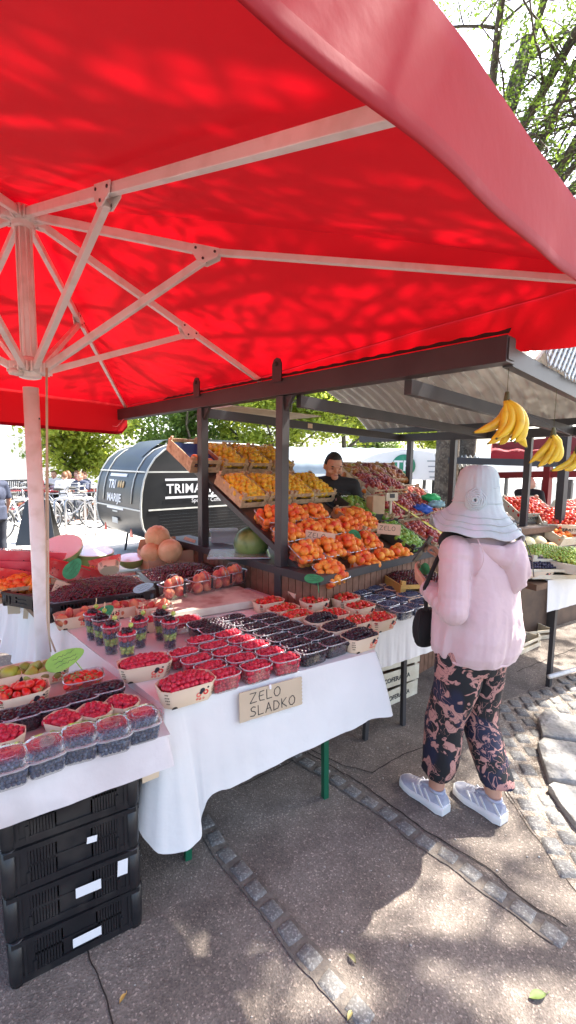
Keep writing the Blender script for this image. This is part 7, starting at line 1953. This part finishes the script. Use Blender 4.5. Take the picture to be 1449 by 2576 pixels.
# sun hat
M_['hat'] = mat('pale_hat_cloth', (.60, .66, .66), .85, (.50, .56, .57), 3, coord='Object', col3=(.66, .60, .64), ns3=6, bump=.6, bs=18, trans=.1)
ht = MB(); rs = []; n = 90
hp_ = [(.0, 1.600), (.030, 1.600), (.052, 1.594), (.070, 1.576), (.082, 1.545), (.089, 1.505), (.093, 1.470), (.100, 1.435), (.112, 1.405), (.130, 1.378), (.150, 1.352), (.170, 1.328), (.186, 1.302), (.188, 1.296)]
for i, (r, z) in enumerate(hp_):
    w_ = max(0, (i-7)/6); ring = []
    for k in range(n+1):
        a = 2*pi*(k % n)/n; wav = w_*(.020*sin(3*a+.8)+.014*sin(5*a+2)+.010*sin(8*a))
        lft = max(0, cos(a-2.75))**2*w_       # brim kicks up on her left
        rr0 = r*(1+.03*noise.noise(Vector((cos(a)*2.5, sin(a)*2.5, i*.5))))+.012*w_*sin(4*a+1)+.02*lft
        if i > 1: rr0 += .0008*sin(a*26)*(1-w_*.5)+.0045*noise.noise(Vector((cos(a)*5, sin(a)*5, i*1.1)))
        ring.append((rr0*cos(a), rr0*sin(a)*1.04, z+wav*.8+.055*lft))
    rs.append(ring)
ht.grid(rs); MHAT = T(.0, .02, 0); hat = ht.build('sun_hat', M_['hat'], wm, MHAT); s3 = hat.modifiers.new('thick', 'SOLIDIFY'); s3.thickness = .003
sm = MB()
for r, z in ((.0885, 1.505), (.1015, 1.44), (.134, 1.379), (.156, 1.352), (.175, 1.328)):
    w_ = max(0, (.41+1.0-z)/.12) if z < 1.41 else 0; w_ = {1.379: .33, 1.352: .5, 1.328: .67}.get(z, 0)*1.0
    pts = []
    for k in range(72):
        a = 2*pi*k/72; wav = w_*(.020*sin(3*a+.8)+.014*sin(5*a+2)+.010*sin(8*a)); lft = max(0, cos(a-2.75))**2*w_
        rr0 = r+.002+.012*w_*sin(4*a+1)+.02*lft; pts.append((rr0*cos(a), rr0*sin(a)*1.04, z+wav*.8+.055*lft+.003))
    sm.tube(pts, .0022, 5, closed=True)
sm.build('stitched_bands', M_['hat'], hat)
fl_ = MB()   # rolled cloth rosette
MF = T(-.085, -.055, 1.455) @ Euler((1.45, 0, -.95)).to_matrix().to_4x4()
for j, (R, h_) in enumerate(((.040, .004), (.033, .010), (.026, .015), (.018, .019), (.010, .022))):
    fl_.tube([MF @ Vector((R*cos(2*pi*k/20)*(1+.08*sin(k*1.7+j)), R*1.15*sin(2*pi*k/20)*(1+.08*cos(k*1.3+j)), h_)) for k in range(20)], .0055, 6, closed=True)
fl_.build('rosette', M_['hatflower'] if 'hatflower' in M_ else M_['hat'], hat)
# shoes
M_['shoeU'] = mat('grey_blue_shoe', (.36, .38, .47), .75, (.50, .50, .56), 22, coord='Object', bump=.3, bs=90); M_['sole'] = mat('white_sole', (.78, .77, .74), .5)
def sneaker(heel, toe, lab):
    d = (toe-heel); L = d.length; M = MW.inverted() @ frame(Vector((heel.x, heel.y, 0)), d)
    secs = [(0, .024, .090), (.03, .034, .098), (.07, .037, .092), (.12, .041, .085), (.17, .046, .070), (.21, .045, .056), (.245, .034, .046), (.262, .012, .038)]
    b = MB(); rs = []
    for x, w_, h_ in secs:
        x *= L/.262; ring = []
        for k in range(17):
            a = pi*k/16; ring.append((x, w_*cos(a)*(1.0 if k not in (0, 16) else 1.02), .028+(h_-.028)*sin(a)**.75))
        rs.append(ring)
    b.grid(rs, M=M); b.poly(rs[0], M); u_ = b.build('shoe', M_['shoeU'], wm)
    s_ = MB(); rs = []
    for x, w_, h_ in secs:
        x = x*L/.262*1.03-.006; w2 = w_+.006+.003*sin(x*90); t = (.042 if x < .10 else .034)+.004*sin(x*60)
        rs.append([(x, -w2, .004), (x, -w2*1.04, t*.6), (x, -w2*.96, t), (x, w2*.96, t), (x, w2*1.04, t*.6), (x, w2, .004)])
    s_.grid(rs, M=M); s_.grid([[r[5], r[0]] for r in rs], M=M); s_.poly(rs[0], M); s_.build('sole', M_['sole'], u_)
    l_ = MB()
    for k in range(5):
        x = (.125+.017*k)*L/.262; hh = .088-.0042*k*1.6; l_.tube([M @ Vector((x, -.024, hh-.012)), M @ Vector((x+.004, 0, hh+.001)), M @ Vector((x, .024, hh-.012))], .0025, 5)
    l_.build('laces', M_['sole'], u_)
    st_ = MB()
    for sy in (-1, 1):
        for x0_, x1_, z0_, z1_, w0_, w1_ in ((.06, .10, .040, .078, .0395, .030), (.095, .135, .038, .074, .043, .032), (.13, .165, .036, .066, .047, .036), (.0, .035, .045, .085, .027, .026)):
            st_.bar(M @ Vector((x0_, sy*w0_, z0_)), M @ Vector((x1_, sy*w1_, z1_)), .005, .011, MW.inverted().to_3x3() @ Vector((0, 0, 1)))
    st_.build('side_panel', M_['sole'], u_)
    tg_ = MB(); tg_.ball((0, 0, 0), 1, 10, 8, M=M @ T(.105, 0, .088) @ Matrix.Rotation(.35, 4, 'Y'), sc=(.045, .022, .012)); tg_.build('tongue', M_['shoeU'], u_)
    c_ = MB(); c_.tube([M @ Vector((.05+.032*cos(2*pi*k/16), .030*sin(2*pi*k/16), .094)) for k in range(16)], .007, 6, closed=True); c_.build('ankle_collar', M_['shoeU'], u_)
sneaker(U(1120, 2048, z=0), U(1012, 1965, z=.0), 'left'); sneaker(U(1265, 2072, z=0), U(1146, 1985, z=.0), 'right')
emit_fruit()
